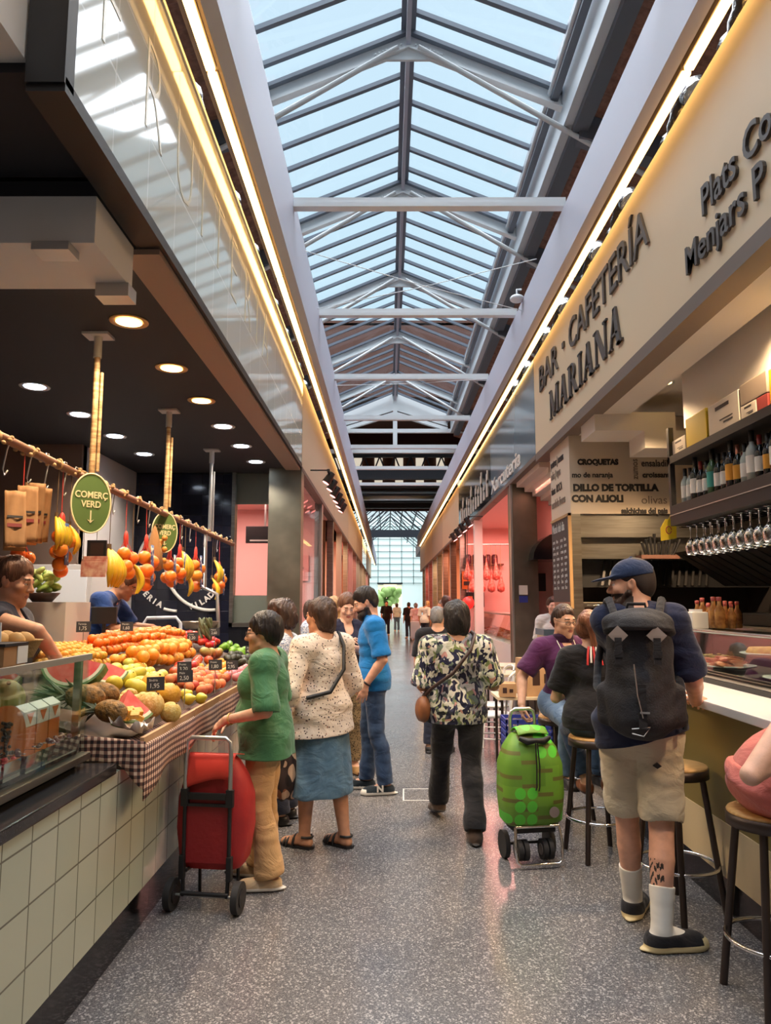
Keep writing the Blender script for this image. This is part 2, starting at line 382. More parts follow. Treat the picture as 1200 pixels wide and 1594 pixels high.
# -------------------------------------------------- far crossing and second skylight
far = MB()
far.box((-9, 30, 6.7), (9, 30.3, 7.1)).box((-9, 44, 7.3), (9, 44.3, 7.7))
for q in range(-12, 13): 
    far.cyl((q * .7, 33, 7.35), (q * .7 + .35, 33, 8.25), .035, n=5); far.cyl((q * .7 + .35, 33, 8.25), (q * .7 + .7, 33, 7.35), .035, n=5)
far.box((-9, 32.9, 7.25), (9, 33.1, 7.4)).box((-9, 32.9, 8.2), (9, 33.1, 8.4))
for q in range(4): far.box((-9, 31 + q * 3.4, 6.5 + .15 * q), (9, 31.1 + q * 3.4, 6.6 + .15 * q))
struct(far.build('ceiling_crossing', Q['dark_truss']))
M('crossing_glow', (214, 206, 190), .8, emit=((222, 210, 190), .55))
wl = MB().box((-14, 46, 7.4), (14, 46.3, 14), 0)
for q in range(-4, 5): 
    xx = RX + q * 1.3 + .2; wl.box((xx, 45.9, 8.9), (xx + .5, 45.99, 11.0), 1)
struct(wl.build('window_4', [Q['dark_wood'], Q['crossing_glow']]))
struct(MB().box((-14, 28, 12.5), (14, 46, 12.7)).box((-14, 28, 9.6), (14, 28.2, 12.6)).box((-14, 27.9, 6), (-13.8, 46, 12.6)).box((13.8, 27.9, 6), (14, 46, 12.6)).build('ceiling_back', Q['dark_wood']))
dk = thing('ventilation_duct', 'wide galvanised round ventilation duct crossing the aisle far ahead', 'duct', (RX, 42, 7.9))
d = MB().cyl((-9, 42, 7.9), (9, 42, 7.9), .42, n=20)
for q in range(-8, 9): d.cyl((q * 1.1, 42, 7.9), (q * 1.1 + .06, 42, 7.9), .44, n=20)
d.build('pipe', Q['duct'], dk)
# second skylight and glazed end wall
s2 = MB(); s2g = MB()
A0, A1, rz0, rz1, hw2 = 47.0, 86.0, 7.9, 10.4, 3.0
for side in (-1, 1):
    nrm = Vector((side * .4, 0, 1)) * .03
    s2g.prism([(RX, A0, rz1), (RX + side * hw2, A0, rz0), (RX + side * hw2, A1, rz0), (RX, A1, rz1)], nrm)
    y = A0
    while y < A1:
        a = Vector((RX, y, rz1 - .05)); b_ = Vector((RX + side * hw2, y, rz0 - .05)); s2.prism([a + Vector((0, -.05, -.08)), a + Vector((0, .05, -.08)), a + Vector((0, .05, .02)), a + Vector((0, -.05, .02))], b_ - a); y += 3.0
    for q in (0.33, .66): s2.box((RX + side * hw2 * q - .04, A0, rz1 - (rz1 - rz0) * q - .12), (RX + side * hw2 * q + .04, A1, rz1 - (rz1 - rz0) * q))
    for yy in (50, 58, 66, 74): s2.cyl((RX + side * hw2, yy, rz0), (RX + side * .1, yy, rz1 - .1), .07, n=5); s2.cyl((RX, yy, rz1), (RX + side * hw2 * .6, yy, rz0 + .1), .05, n=5)
s2.box((RX - .06, A0, rz1 - .16), (RX + .06, A1, rz1)); s2.box((-6, 60, 7.0), (6.5, 60.3, 7.6))
struct(s2g.build('ceiling_glass_back', Q['roof_glass'])); struct(s2.build('trim_7', Q['dark_truss']))
struct(MB().box((-9, A0 - .3, 7.0), (RX - hw2, A1, 8.2)).box((RX + hw2, A0 - .3, 7.0), (9, A1, 8.2)).build('ceiling_far', Q['dark_wood']))
ew = MB(); ew.box((-9, 88, 0), (RX - 1.4, 88.1, 12)).box((RX + 1.4, 88, 0), (9, 88.1, 12)).box((RX - 1.4, 88, 3.9), (RX + 1.4, 88.1, 12)).box((RX - 1.4, 88, 0), (RX + 1.4, 88.1, 1.25))
for q in range(10): ew.box((-9, 87.9, 4 + q * .75), (9, 88, 4.08 + q * .75), 1)
for q in range(-5, 6): ew.box((RX + q * 1.4 - .05, 87.9, 3.9), (RX + q * 1.4 + .05, 88, 12), 1)
ew.box((RX - 1.5, 87.8, 3.9), (RX + 1.5, 88, 4.1), 2)
M('end_glass', (206, 224, 220), 0.4, emit=((206, 228, 226), .5)); M('end_bar', (160, 176, 176), .5)
struct(ew.build('wall_back', [Q['end_glass'], Q['end_bar'], Q['black_paint']]))
# what stands outside the far doorway
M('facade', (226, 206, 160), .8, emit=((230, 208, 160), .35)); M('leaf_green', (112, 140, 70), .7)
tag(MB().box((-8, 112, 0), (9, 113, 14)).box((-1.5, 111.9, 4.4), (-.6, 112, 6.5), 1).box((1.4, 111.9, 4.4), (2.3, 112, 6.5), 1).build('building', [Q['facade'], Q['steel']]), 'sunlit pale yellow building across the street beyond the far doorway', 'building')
tr = thing('street_tree', 'green street tree seen through the doorway at the far end', 'tree', (0, 104, 0))
MB().cyl((0, 104, 0), (0, 104, 2.6), .14, .1).build('trunk', Q['dark_wood'], tr)
fb = MB()
for q in range(26): fb.ball((rnd.uniform(-1.7, 1.7), 104 + rnd.uniform(-1, 1), rnd.uniform(1.5, 3.6)), rnd.uniform(.4, .8), 8, 6)
fb.build('foliage', Q['leaf_green'], tr)
struct(MB().box((-30, 88.2, -.1), (30, 130, 0)).build('ground', Q['floor_paint']))
# outer walls of the hall and flat roofs over the stalls
struct(MB().box((-9.1, -9.2, 0), (-9, 100, 12.6)).build('wall_left', Q['brown_wall']))
struct(MB().box((9, -9.2, 0), (9.1, 100, 12.6)).build('wall_right', Q['brown_wall']))
struct(MB().box((-9.1, -9.3, 0), (9.1, -9.2, 12)).build('wall_front', Q['brown_wall']))
struct(MB().box((-9, 2.4, 4.80), (XL - .12, 42, 4.84)).build('slab_left', Q['fascia_back']))
struct(MB().box((XR + .12, .6, 4.80), (9, 42, 4.84)).build('slab_right', Q['fascia_back']))
M('dark_leather', (58, 38, 34), .5); M('patch_grey', (128, 116, 110), .7); M('rubber', (38, 37, 38), .7); M('wood_frame', (168, 132, 86), .5)
# ================================================================== FRUIT STALL, LEFT
def tile_fn(size, c1, c2, grout, gw=.006, rough=.18):
    def fn(nt, N, L, b, tc):
        mp = N.new('ShaderNodeMapping'); mp.inputs['Rotation'].default_value = (0, R(90), R(90)) if False else (0, 0, 0)
        sx = N.new('ShaderNodeSeparateXYZ'); cx = N.new('ShaderNodeCombineXYZ')
        L.new(tc.outputs['Object'], sx.inputs[0]); 
        ad = N.new('ShaderNodeMath'); ad.operation = 'ADD'; L.new(sx.outputs[0], ad.inputs[0]); L.new(sx.outputs[1], ad.inputs[1])
        L.new(ad.outputs[0], cx.inputs[0]); L.new(sx.outputs[2], cx.inputs[1])
        br = N.new('ShaderNodeTexBrick'); br.offset = 0; br.inputs['Scale'].default_value = 1.0
        br.inputs['Brick Width'].default_value = size[0]; br.inputs['Row Height'].default_value = size[1]; br.inputs['Mortar Size'].default_value = gw; br.inputs['Mortar Smooth'].default_value = .3
        br.inputs['Color1'].default_value = lin(c1); br.inputs['Color2'].default_value = lin(c2); br.inputs['Mortar'].default_value = lin(grout)
        L.new(cx.outputs[0], br.inputs['Vector']); L.new(br.outputs['Color'], b.inputs['Base Color'])
        bp = N.new('ShaderNodeBump'); bp.invert = True; bp.inputs['Strength'].default_value = .4; bp.inputs['Distance'].default_value = .004
        L.new(br.outputs['Fac'], bp.inputs['Height']); L.new(bp.outputs[0], b.inputs['Normal'])
    return fn
M('cream_tile', rough=.16, fn=tile_fn((.2, .2), (172, 178, 162), (162, 170, 154), (96, 98, 86), .004))
M('black_tile', rough=.12, fn=tile_fn((.2, .2), (22, 22, 26), (28, 28, 32), (12, 12, 14), .004))
M('navy_tile', rough=.1, fn=tile_fn((.3, .15), (22, 24, 36), (30, 32, 46), (14, 15, 22), .004))
M('granite', (40, 39, 40), .16, var=(160, (84, 82, 82), 2, .55, .8)); M('brass', (196, 164, 104), .3, .9); M('stall_grey', (196, 192, 188), .5)
M('warm_glow', (255, 220, 150), emit=((255, 206, 128), 7.0)); M('cool_glow', (230, 240, 255), emit=((228, 240, 255), 7.0))
M('gold_trim', (222, 178, 112), .35, .5); M('white_trim', (222, 226, 230), .4); M('sign_green', (86, 112, 58), .5); M('sign_cream', (226, 214, 170), .5)
M('bamboo', (196, 170, 124), .5, var=(6, (150, 112, 72), 3, .4, .6, (1, 1, 6))); M('rope', (176, 142, 100), .8); M('rust_bar', (122, 84, 64), .5, .4)
# counter front with black plinth
tt = thing('tiled_counter', 'fruit stall counter faced in pale green-cream square tiles', 'counter', (XL, 4, 0))
MB().box((-1.75, .9, .22), (-1.20, 8.2, .86)).build('tiled_front', Q['cream_tile'], tt)
MB().box((-1.75, .9, 0), (-1.24, 8.2, .22)).build('plinth', Q['black_tile'], tt)
MB().box((-1.9, .9, .86), (-1.19, 3.36, .905), 0, .006).box((-1.33, .9, .905), (-1.19, 2.36, .935), 0, .005).build('stone_ledge', Q['granite'], tt)
# glass display case
gc = thing('display_case', 'glass fronted display case on the dark stone ledge, full of cut fruit and boxes', 'display case', (-1.35, 2.3, .905))
MB().box((-1.335, 1.2, .936), (-1.285, 3.30, .965), 0, .004).box((-1.36, 3.262, .955), (-1.33, 3.285, 1.366)).box((-1.9, 3.262, .907), (-1.335, 3.285, .94)).build('rail', Q['steel'], gc)
MB().box((-1.306, 1.2, .955), (-1.298, 3.27, 1.366)).build('front_pane', Q['glass'], gc)
MB().box((-1.9, 3.268, .94), (-1.306, 3.276, 1.366)).build('end_pane', Q['glass'], gc)
MB().box((-1.95, 1.2, 1.366), (-1.295, 3.28, 1.378)).build('top_pane', Q['glass'], gc)
MB().box((-1.312, 1.2, 1.360), (-1.292, 3.285, 1.384)).build('edge_trim', Q['alu'], gc)
MB().box((-1.98, 1.2, .907), (-1.95, 3.28, 1.40)).build('back_panel', Q['dark_metal'], gc)
# fascia: glazed panels over a cream wall
fy0, fy1 = 2.52, 10.1
fl = thing('glass_fascia', 'long glass-panelled fascia above the fruit stall reflecting the light strip', 'fascia', (XL, fy0, ZF0))
M('fascia_glass', (216, 218, 206), .06, spec=.8, fn=lambda nt, N, L, b, tc: tile_fn((.46, .42), (206, 210, 200), (216, 218, 208), (232, 236, 230), .008)(nt, N, L, b, tc))
MB().box((XL - .1, fy0, ZF0), (XL, fy1, ZF1)).build('panel', Q['fascia_glass'], fl)
MB().box((XL - .14, fy0 - .02, ZF0 - .03), (XL + .006, fy1, ZF0 + .03)).box((XL - .14, fy0 - .03, ZF0), (XL + .006, fy0 + .05, ZF1)).build('black_edge', Q['black_paint'], fl)
MB().box((XL - .012, fy0, ZF1 - .01), (XL + .012, fy1, ZF1 + .02)).build('top_trim', Q['alu'], fl)
M('soffit_brown', (150, 126, 110), .6)
MB().box((XL - .22, 3.72, ZF0 - .06), (XL - .02, fy1, ZF0 - .03)).build('soffit_strip', Q['soffit_brown'], fl)
M('letter_glass', (214, 214, 196), .25)
for ch_, yq in (('F', 2.75), ('R', 3.3), ('U', 3.85), ('I', 4.4), ('T', 4.75), ('E', 5.3), ('R', 5.85), ('I', 6.4), ('A', 6.75)):
    MB().text(ch_, (XL - .004, yq, 3.92), .75, .007, (0, 1, 0), (0, 0, 1), 0, -.02, .8).build('raised_letter', Q['letter_glass'], fl)
# end face of the next stall and white shutter boxes
struct(MB().box((-4, fy0 - .3, 3.6), (XL - .15, fy0, 4.9)).build('trim_8', Q['white_paint']))
struct(MB().box((-4, fy0, 3.56), (XL - .14, 3.2, 3.62)).build('ceiling_front', Q['dark_ceiling']))
sb = thing('shutter_box', 'white sheet metal shutter box under the ceiling at the front of the fruit stall', 'shutter box', (-2.2, 3.3, 3.2))
MB().box((-4.5, 3.2, 3.24), (-1.34, 3.70, 3.468), 0, .004).build('casing', Q['white_paint'], sb)
for a_ in (((-1.50, 3.62, 3.17), (-1.33, 3.74, 3.24)), ((-1.62, 3.18, 3.2), (-1.45, 3.3, 3.24))): MB().box(*a_).build('bracket', Q['alu'], sb)
# stall ceiling, walls
struct(MB().box((-9, 3.2, 3.47), (XL - .15, 10.6, 3.54)).build('ceiling_left_stall', Q['dark_ceiling']))
struct(MB().box((-3.75, 8.6, 0), (-3.6, 10.5, 3.47)).build('wall_side', Q['stall_grey']))
struct(MB().box((-9, 8.55, 0), (-3.6, 8.7, 3.47)).build('wall_stall_back', Q['brown_wall']))
struct(MB().box((-3.6, 10.45, 0), (-2.22, 10.6, 3.47)).build('wall_tiled', Q['navy_tile']))
struct(MB().box((-9, 3.0, 0), (-5.2, 8.6, 3.47)).build('wall_far_left', Q['brown_wall']))
# shop logo on the tiled wall
lg = thing('shop_logo', 'white circular fruit shop logo on the black tiled back wall', 'sign', (-2.95, 10.44, 2.2))
cx_, cz_, rr_ = -2.93, 2.16, .66
ar = MB()
def arc(a0, a1, r, w=.03, n=24, dx=0):
    pts = [(cx_ + dx + r * math.cos(R(a0 + (a1 - a0) * i / n)), 10.435, cz_ + r * math.sin(R(a0 + (a1 - a0) * i / n))) for i in range(n + 1)]
    ar.tube(pts, w * .5, 6)
arc(252, 268, rr_ * 1.0, .045); arc(175, 276, rr_ * .98, .05, 24, .45); arc(120, 170, rr_ * .9, .045)
ar.build('line', Q['white_paint'], lg)
tx = MB()
def arc_text(s, a0, da, r, size):
    for i, ch in enumerate(s):
        a = a0 + da * i; ca, sa = math.cos(R(a)), math.sin(R(a))
        tx.text(ch, (cx_ + r * ca, 10.44, cz_ + r * sa), size, .008, (-sa, 0, ca), (-ca, 0, -sa), 0, .004, 1.0, 'CENTER')
arc_text('FRUITERIA', 184, 7.6, rr_ * 1.0, .11); tx.build('lettering', Q['white_paint'], lg); tx = MB()
arc_text('VILADOMAT', 286, 7.6, rr_ * 1.0, .11)
tx.build('lettering', Q['white_paint'], lg)
# recessed downlights
def downlight(x, y, warm, lab, grp):
    t = thing('ceiling_downlight', lab, 'ceiling light', (x, y, 3.47), 0, grp)
    MB().lathe([(.085, -.004), (.125, -.010), (.128, -.004), (.12, 0), (.085, 0)], (x, y, 3.47), 24).build('rim', Q['gold_trim'] if warm else Q['white_trim'], t)
    MB().lathe([(.0, 0.02), (.085, -.003)], (x, y, 3.462), 20).build('bulb', Q['warm_glow'] if warm else Q['cool_glow'], t)
    lamp('downlight_lamp', 'SPOT', (0, 0, -.03), 90 if warm else 70, (255, 224, 186) if warm else (255, 240, 226), .06, spot=140, parent=t)
for k in range(4): downlight(-1.72, [3.75, 4.72, 5.7, 6.65][k], True, 'warm round downlight in the row nearest the glass fascia of the fruit stall', 'warm downlights in the black ceiling')
for k in range(3): downlight(-1.74, 7.65 + k * .98, False, 'white round downlight at the far end of the row along the fascia', 'white downlights beyond the warm ones')
for k in range(4): downlight(-3.05, [6.2, 7.15, 8.1, 9.1][k], False, 'white round downlight in the inner row deeper inside the fruit stall', 'white downlights of the inner row')
# hanging rail with poles and signs
rail = thing('hanging_rail', 'long rope-wrapped rail hung along the fruit stall carrying hooks', 'rail', (-2.1, 7, 2.45))
rp = MB().tube([(-2.1, 3.3, 2.52), (-2.1, 5, 2.47), (-2.1, 7, 2.44), (-2.1, 10.0, 2.40)], .028, 8)
rp.build('bar', Q['rust_bar'], rail)
rw = MB()
for q in range(150):
    y = 3.35 + q * .044; a = q * .9; rw.ball((-2.1 + .03 * math.cos(a), y, 2.50 - .012 * (y - 3.3) + .03 * math.sin(a)), (.012, .022, .012), 6, 4)
for q in range(16): rw.ball((-2.1, 3.5 + q * .38, 2.505 - .0145 * (.2 + q * .38)), (.036, .03, .036), 7, 5)
rw.build('rope', Q['rope'], rail)
def sign_pole(y, x, zt, lab, sign):
    t = thing('sign_pole', lab, 'pole', (x, y, zt))
    MB().cyl((x, y, 3.47), (x, y, zt), .022, n=8).cyl((x + .03, y + .02, 3.2), (x + .03, y + .02, zt + .1), .012, n=6).build('cane', Q['bamboo'] if sign else Q['alu'], t)
    MB().box((x - .09, y - .07, 3.45), (x + .09, y + .07, 3.468)).cyl((x, y, 3.47), (x, y, 3.3), .03, n=8).build('ceiling_plate', Q['stall_grey'], t)
    return t
sign_pole(4.97, -2.02, 2.40, 'bamboo pole hanging from a square plate, nearest of the sign poles', True)
sign_pole(7.0, -2.12, 2.42, 'bamboo pole hanging from the black ceiling, middle of the sign poles', True)
sign_pole(8.85, -2.14, 2.35, 'grey metal pole carrying the far end of the rail', False)
for (x, y, z, s, lab) in ((-1.985, 4.9, 2.27, 1.0, 'large green oval sign reading COMERC VERD with an arrow, nearer of two'), (-2.1, 6.93, 2.27, .95, 'green oval sign reading COMERC VERD farther along the rail, smaller in view')):
    t = thing('oval_sign', lab, 'sign', (x, y, z), R(40))
    pr = [(.13 * s * math.cos(2 * math.pi * i / 40), .0, .2 * s * math.sin(2 * math.pi * i / 40)) for i in range(40)]
    MB().prism(pr, (0, .014, 0)).build('board', Q['sign_green'], t, False)
    tb = MB()
    tb.text('COMERÇ', (0, -.001, .035 * s), .062 * s, .003, mi=0, bold=.0012, sx=.85, align='CENTER').text('VERD', (0, -.001, -.028 * s), .062 * s, .003, mi=0, bold=.0012, sx=.85, align='CENTER')
    tb.box((-.004, -.004, -.125 * s), (.004, 0, -.05 * s)).prism([(-.022 * s, -.004, -.11 * s), (0, -.004, -.135 * s), (.022 * s, -.004, -.11 * s), (0, -.004, -.122 * s)], (0, .004, 0))
    tb.build('lettering', Q['sign_cream'], t, False)
    MB().tube(pr, .006, 6, closed=True).build('rim', Q['sign_cream'], t, False)
# ================================================================== BAR, RIGHT
by0, by1 = .8, 9.3
bf = thing('cream_fascia', 'long cream fascia of the bar washed by warm light, with raised dark lettering', 'fascia', (XR, by0, ZF0))
MB().box((XR, by0, ZF0), (XR + .1, by1, ZF1), 0).build('panel', Q['fascia_cream'], bf)
M('fascia_edge', (112, 98, 88), .6)
MB().box((XR - .004, by0, ZF0 - .10), (XR + .16, by1, ZF0)).build('lower_edge', Q['fascia_edge'], bf)
RD, UP = (0, -1, 0), (0, 0, 1)
def fit_text(mb, s, y_l, y_r, z, h, depth, bold, mi=0, x=XR):
    """text from y_l (far, image left) to y_r (near) with cap height h"""
    vs, fs = text_geo(s, bold / h, 'LEFT', 0, 1.0)
    w = max(v[0] for v in vs) - min(v[0] for v in vs); x0 = min(v[0] for v in vs)
    size = h / .72; sx = (y_l - y_r) / (w * size)
    mb.text(s, (x, y_l + x0 * size * sx, z), size, depth, RD, UP, mi, bold, sx)

def serif_glyph(mb, ch, O, w, h, depth, x=XR):
    """one bold high-contrast serif capital; O=(y of its left edge, z), drawn leftwards into -y"""
    def P(u, v): return (x, O[0] - u * w, O[1] + v * h)
    def poly(pts): mb.prism([P(*p) for p in pts], (-depth, 0, 0))
    def bar(u0, u1, v0, v1): poly([(u0, v0), (u1, v0), (u1, v1), (u0, v1)])
    def diag(u0, u1, v0, v1, t): poly([(u0, v0), (u0 + t, v0), (u1 + t, v1), (u1, v1)])
    s = .055
    def serif(u, c=.17): bar(u - c, u + c, 0, s)
    def tserif(u, c=.15): bar(u - c, u + c, 1 - s, 1)
    if ch == 'I': bar(.32, .68, 0, 1); serif(.5, .36); tserif(.5, .36)
    elif ch == 'A': diag(.1, .46, 0, 1, .09); diag(.66, .40, 0, 1, .22); bar(.24, .72, .3, .36); serif(.14, .14); serif(.8, .2)
    elif ch == 'N': bar(.13, .20, 0, 1); diag(.68, .1, 0, 1, .2); bar(.82, .89, 0, 1); serif(.16, .14); tserif(.14, .14); tserif(.86, .14)
    elif ch == 'M': bar(.09, .14, 0, 1); diag(.42, .06, 0, 1, .15); diag(.44, .76, 0, 1, .06); bar(.76, .93, 0, 1); serif(.11, .1); serif(.85, .14); tserif(.1, .1); tserif(.86, .13)
    elif ch == 'R':
        bar(.12, .34, 0, 1); serif(.22, .2); bar(.02, .3, 1 - s, 1)
        n = 14
        for i in range(n):
            a0 = -math.pi / 2 + math.pi * i / n; a1 = -math.pi / 2 + math.pi * (i + 1) / n
            def q(a, o): return (.45 + (.34 if o else .14) * math.cos(a), .735 + (.265 if o else .215) * math.sin(a))
            poly([q(a0, 0), q(a0, 1), q(a1, 1), q(a1, 0)])
        bar(.3, .46, 1 - s, 1); bar(.3, .46, .47, .52); diag(.76, .42, 0, .5, .22); serif(.88, .14)
for w_, a_, b_ in (('BAR', 8.90, 7.92), ('CAFETER\u00cdA', 7.40, 5.06)):
    lt1 = MB(); fit_text(lt1, w_, a_, b_, 4.20, .315, .02, .002); lt1.build('upper_lettering', Q['letter_grey'], bf)
MB().box((XR - .02, 7.62, 4.33), (XR, 7.70, 4.39)).build('middle_dot', Q['letter_grey'], bf)
lt2 = MB(); yy = 8.38
ws = dict(M=.50, A=.40, R=.41, I=.2, N=.45)
tot = sum(ws[c] for c in 'MARIANA'); sc_ = (8.38 - 5.70) / tot
for c in 'MARIANA':
    serif_glyph(lt2, c, (yy, 3.71), ws[c] * sc_ * .94, .335, .02); yy -= ws[c] * sc_
lt2.build('name_lettering', Q['letter_grey'], bf)
lt3 = MB()
fit_text(lt3, 'Plats Co', 4.17, 3.36, 3.90, .185, .02, .003); fit_text(lt3, 'Menjars P', 4.44, 3.46, 3.655, .18, .02, .003)
lt3.build('menu_lettering', Q['letter_grey'], bf)
# ceiling, bulkheads and walls of the bar
struct(MB().box((XR + .1, .6, 3.62), (5.2, 9.4, 3.7)).build('ceiling_bar', Q['ceiling_white']))
struct(MB().box((XR + .16, .6, 3.4), (XR + .42, 9.3, 3.62)).build('trim_9', Q['ceiling_white']))
struct(MB().box((2.42, .6, 3.02), (5.0, 5.9, 3.62)).build('trim_10', Q['white_paint']))
struct(MB().box((1.98, 6.9, 3.24), (2.75, 7.4, 3.42)).box((2.45, 6.9, 3.07), (3.1, 7.35, 3.24)).build('trim_11', Q['ceiling_white']))
M('kitchen_dark', (54, 50, 50), .5); M('panel_print', (206, 190, 168), .5); M('print_black', (32, 28, 28), .5); M('print_grey', (120, 106, 94), .5)
struct(MB().box((4.2, .6, 0), (4.3, 9.4, 3.62)).build('wall_bar', Q['kitchen_dark']))
struct(MB().box((1.98, 8.7, 0), (4.2, 8.8, 2.6)).build('wall_kitchen', Q['kitchen_dark']))
# printed panel over the kitchen hood
pp = thing('printed_panel', 'pale panel above the kitchen hood printed with dish names such as CROQUETAS', 'sign', (2.9, 7.8, 2.55))
MB().box((1.95, 7.8, 2.55), (4.19, 8.72, 3.61)).build('board', Q['panel_print'], pp)
FY = 7.799
def pt(s, px, py, hpx, bold=0, sx=1, mi=0, right=(1, 0, 0), up=(0, 0, 1)):
    p = at_y(px, py, FY); h = hpx * FY / FOC
    MB().text(s, p, h / .72, .004, right, up, mi, bold * h, sx).build('printed_word', [Q['print_black'], Q['print_grey']], pp)
pt('CROQUETAS', 899, 723, 8.5, .1, .92); pt('ensaladilla', 998, 726, 11, .02, .82); pt('mo de naranja', 890, 743, 8.5, .03, .95, 0); pt('croissants', 1000, 743, 8.5, .05, 1.0)
pt('DILLO DE TORTILLA', 892, 764, 10.5, .09, 1.0); pt('CON ALIOLI', 890, 781, 10.5, .09, 1.0); pt('olivas', 998, 784, 13, 0, 1.02, 1); pt('salchichas del pais', 967, 799, 8.5, .08, .85)
pt('zumos', 993, 746, 10, .02, .9, 1, (0, 0, 1), (-1, 0, 0))
# the rows on the side facing the aisle
for s, z, m in (('postres | menus', 3.19, 0), ('cafes | tapas', 3.05, 1), ('vinos  BOCA', 2.87, 0), ('ensaladas frescas', 2.71, 1)):
    MB().text(s, (1.949, 8.68, z), .13, .004, (0, -1, 0), (0, 0, 1), m, .002, .75).build('printed_word', [Q['print_black'], Q['print_grey']], pp)
# blackboard menu
M('chalk_board', (44, 44, 46), .6); M('wood_frame', (168, 132, 86), .5); M('chalk', (196, 196, 190), .8); M('photo_food', (206, 180, 110), .5, var=(40, (90, 120, 60), 3))
mb_ = thing('menu_blackboard', 'black chalk menu board with wooden frame below the printed panel', 'menu board', (1.94, 8.2, 1.5))
MB().box((1.925, 7.82, 1.62), (1.945, 8.62, 2.53)).build('board', Q['chalk_board'], mb_)
MB().box((1.918, 7.79, 1.55), (1.95, 7.82, 2.56)).box((1.918, 7.79, 2.53), (1.95, 8.65, 2.56)).build('frame', Q['wood_frame'], mb_)
ck = MB()
ck.text('Menú del dia', (1.924, 8.58, 2.40), .14, .002, RD, UP, 0, .002, .8).build('chalk_heading', Q['chalk'], mb_)
for q in range(9):
    for c0 in (8.57, 8.2):
        for w in range(2): MB().text(['arroz', 'sopa', 'pollo', 'peix', 'carn', 'flam', 'crema', 'pasta'][(q * 3 + w * 5) % 8], (1.924, c0 - w * .17, 2.28 - q * .065), .06, .002, RD, UP, 0, 0, .85).build('chalk_word', Q['chalk'], mb_)
pc = MB()
for a, c0 in ((0, 8.55), (1, 8.2)):
    pc.box((1.92, c0 - .28, 1.30), (1.926, c0, 1.58))
tag(pc.build('food_photo_card', Q['photo_food']), 'strip of food photo cards fixed under the chalk menu board', 'photo card')
struct(MB().box((1.95, 7.8, 0), (2.05, 8.7, 2.55)).build('trim_12', Q['steel']))
# cooker hoods
hd = thing('kitchen_hood', 'stainless steel kitchen hood under the printed panel', 'hood', (2.9, 7.9, 1.9))
MB().box((2.05, 7.84, 2.30), (4.2, 8.6, 2.549), 0, .004).box((2.05, 7.94, 2.08), (4.2, 8.6, 2.30)).build('canopy', Q['steel'], hd)
fb = MB()
for q in range(16): fb.prism([(2.32 + q * .075, 8.06, 1.80), (2.345 + q * .075, 8.06, 1.80), (2.42 + q * .075, 8.15, 2.08), (2.395 + q * .075, 8.15, 2.08)], (0, .02, 0), 1)
fb.box((2.1, 8.17, 1.78), (4.2, 8.2, 2.08), 0)
fb.build('baffle_filter', [Q['black_paint'], Q['dark_metal']], hd)
h2 = thing('side_hood', 'black slatted filter hood over the bar kitchen behind the hanging glasses', 'hood', (3.2, 5, 1.8))
fb = MB().prism([(2.95, 3.2, 2.12), (4.2, 3.2, 2.12), (4.2, 3.2, 1.78), (3.45, 3.2, 1.78)], (0, 4.4, 0))
fb.build('canopy', Q['black_paint'], h2)
fb = MB()
for q in range(22):
    y = 3.3 + q * .19
    fb.prism([(2.97, y + .14, 2.10), (2.97, y + .148, 2.10), (3.44, y + .008, 1.782), (3.44, y, 1.782)], (-.006, 0, -.007), 0)
fb.build('slat', Q['dark_metal'], h2)
# counter
M('olive_panel', (124, 108, 58), .45); M('beige_panel', (208, 188, 150), .5); M('white_stone', (226, 224, 218), .25)
ct = thing('bar_counter', 'bar counter with white stone top and olive and beige front', 'counter', (1.9, 4, 0))
MB().box((1.68, .9, 1.045), (2.12, 7.3, 1.09), 0, .006).build('worktop', Q['white_stone'], ct)
MB().box((1.76, .9, .47), (2.3, 7.25, 1.045)).build('olive_front', Q['olive_panel'], ct)
MB().box((1.755, .9, .19), (2.3, 7.25, .47)).build('beige_front', Q['beige_panel'], ct)
MB().box((1.78, .9, 0), (2.3, 7.25, .19)).build('plinth', Q['black_tile'], ct)
# food display
M('food_tray', (196, 120, 70), .5, var=(30, (150, 60, 40), 3)); 
fd = thing('food_display', 'glass food display on the bar counter holding prepared dishes', 'display case', (2.3, 4, 1.09))
MB().box((2.08, 2.2, 1.09), (2.9, 6.6, 1.12)).build('base', Q['black_paint'], fd)
rl = MB()
for q in range(3): rl.box((2.09 + q * .05, 2.2, 1.122 + q * .008), (2.115 + q * .05, 6.6, 1.135 + q * .008))
rl.build('rail', Q['steel'], fd)
MB().box((2.2, 2.2, 1.40), (2.75, 6.6, 1.415)).build('top_pane', Q['glass'], fd)
MB().prism([(2.2, 2.2, 1.15), (2.205, 2.2, 1.15), (2.235, 2.2, 1.40), (2.23, 2.2, 1.40)], (0, 4.4, 0)).build('front_pane', Q['glass'], fd)
MB().tube([(2.225, 2.2, 1.41), (2.225, 6.6, 1.41)], .014, 8).build('top_rail', Q['chrome'], fd)
M('plate_white', (232, 230, 224), .2); M('salad', (128, 146, 62), .6, var=(50, (190, 170, 90), 3)); M('ham', (196, 96, 70), .5, var=(20, (226, 150, 110), 3)); M('tortilla', (222, 176, 84), .6, var=(25, (188, 128, 50), 3)); M('croqueta', (176, 116, 56), .8, bump=(80, .5))
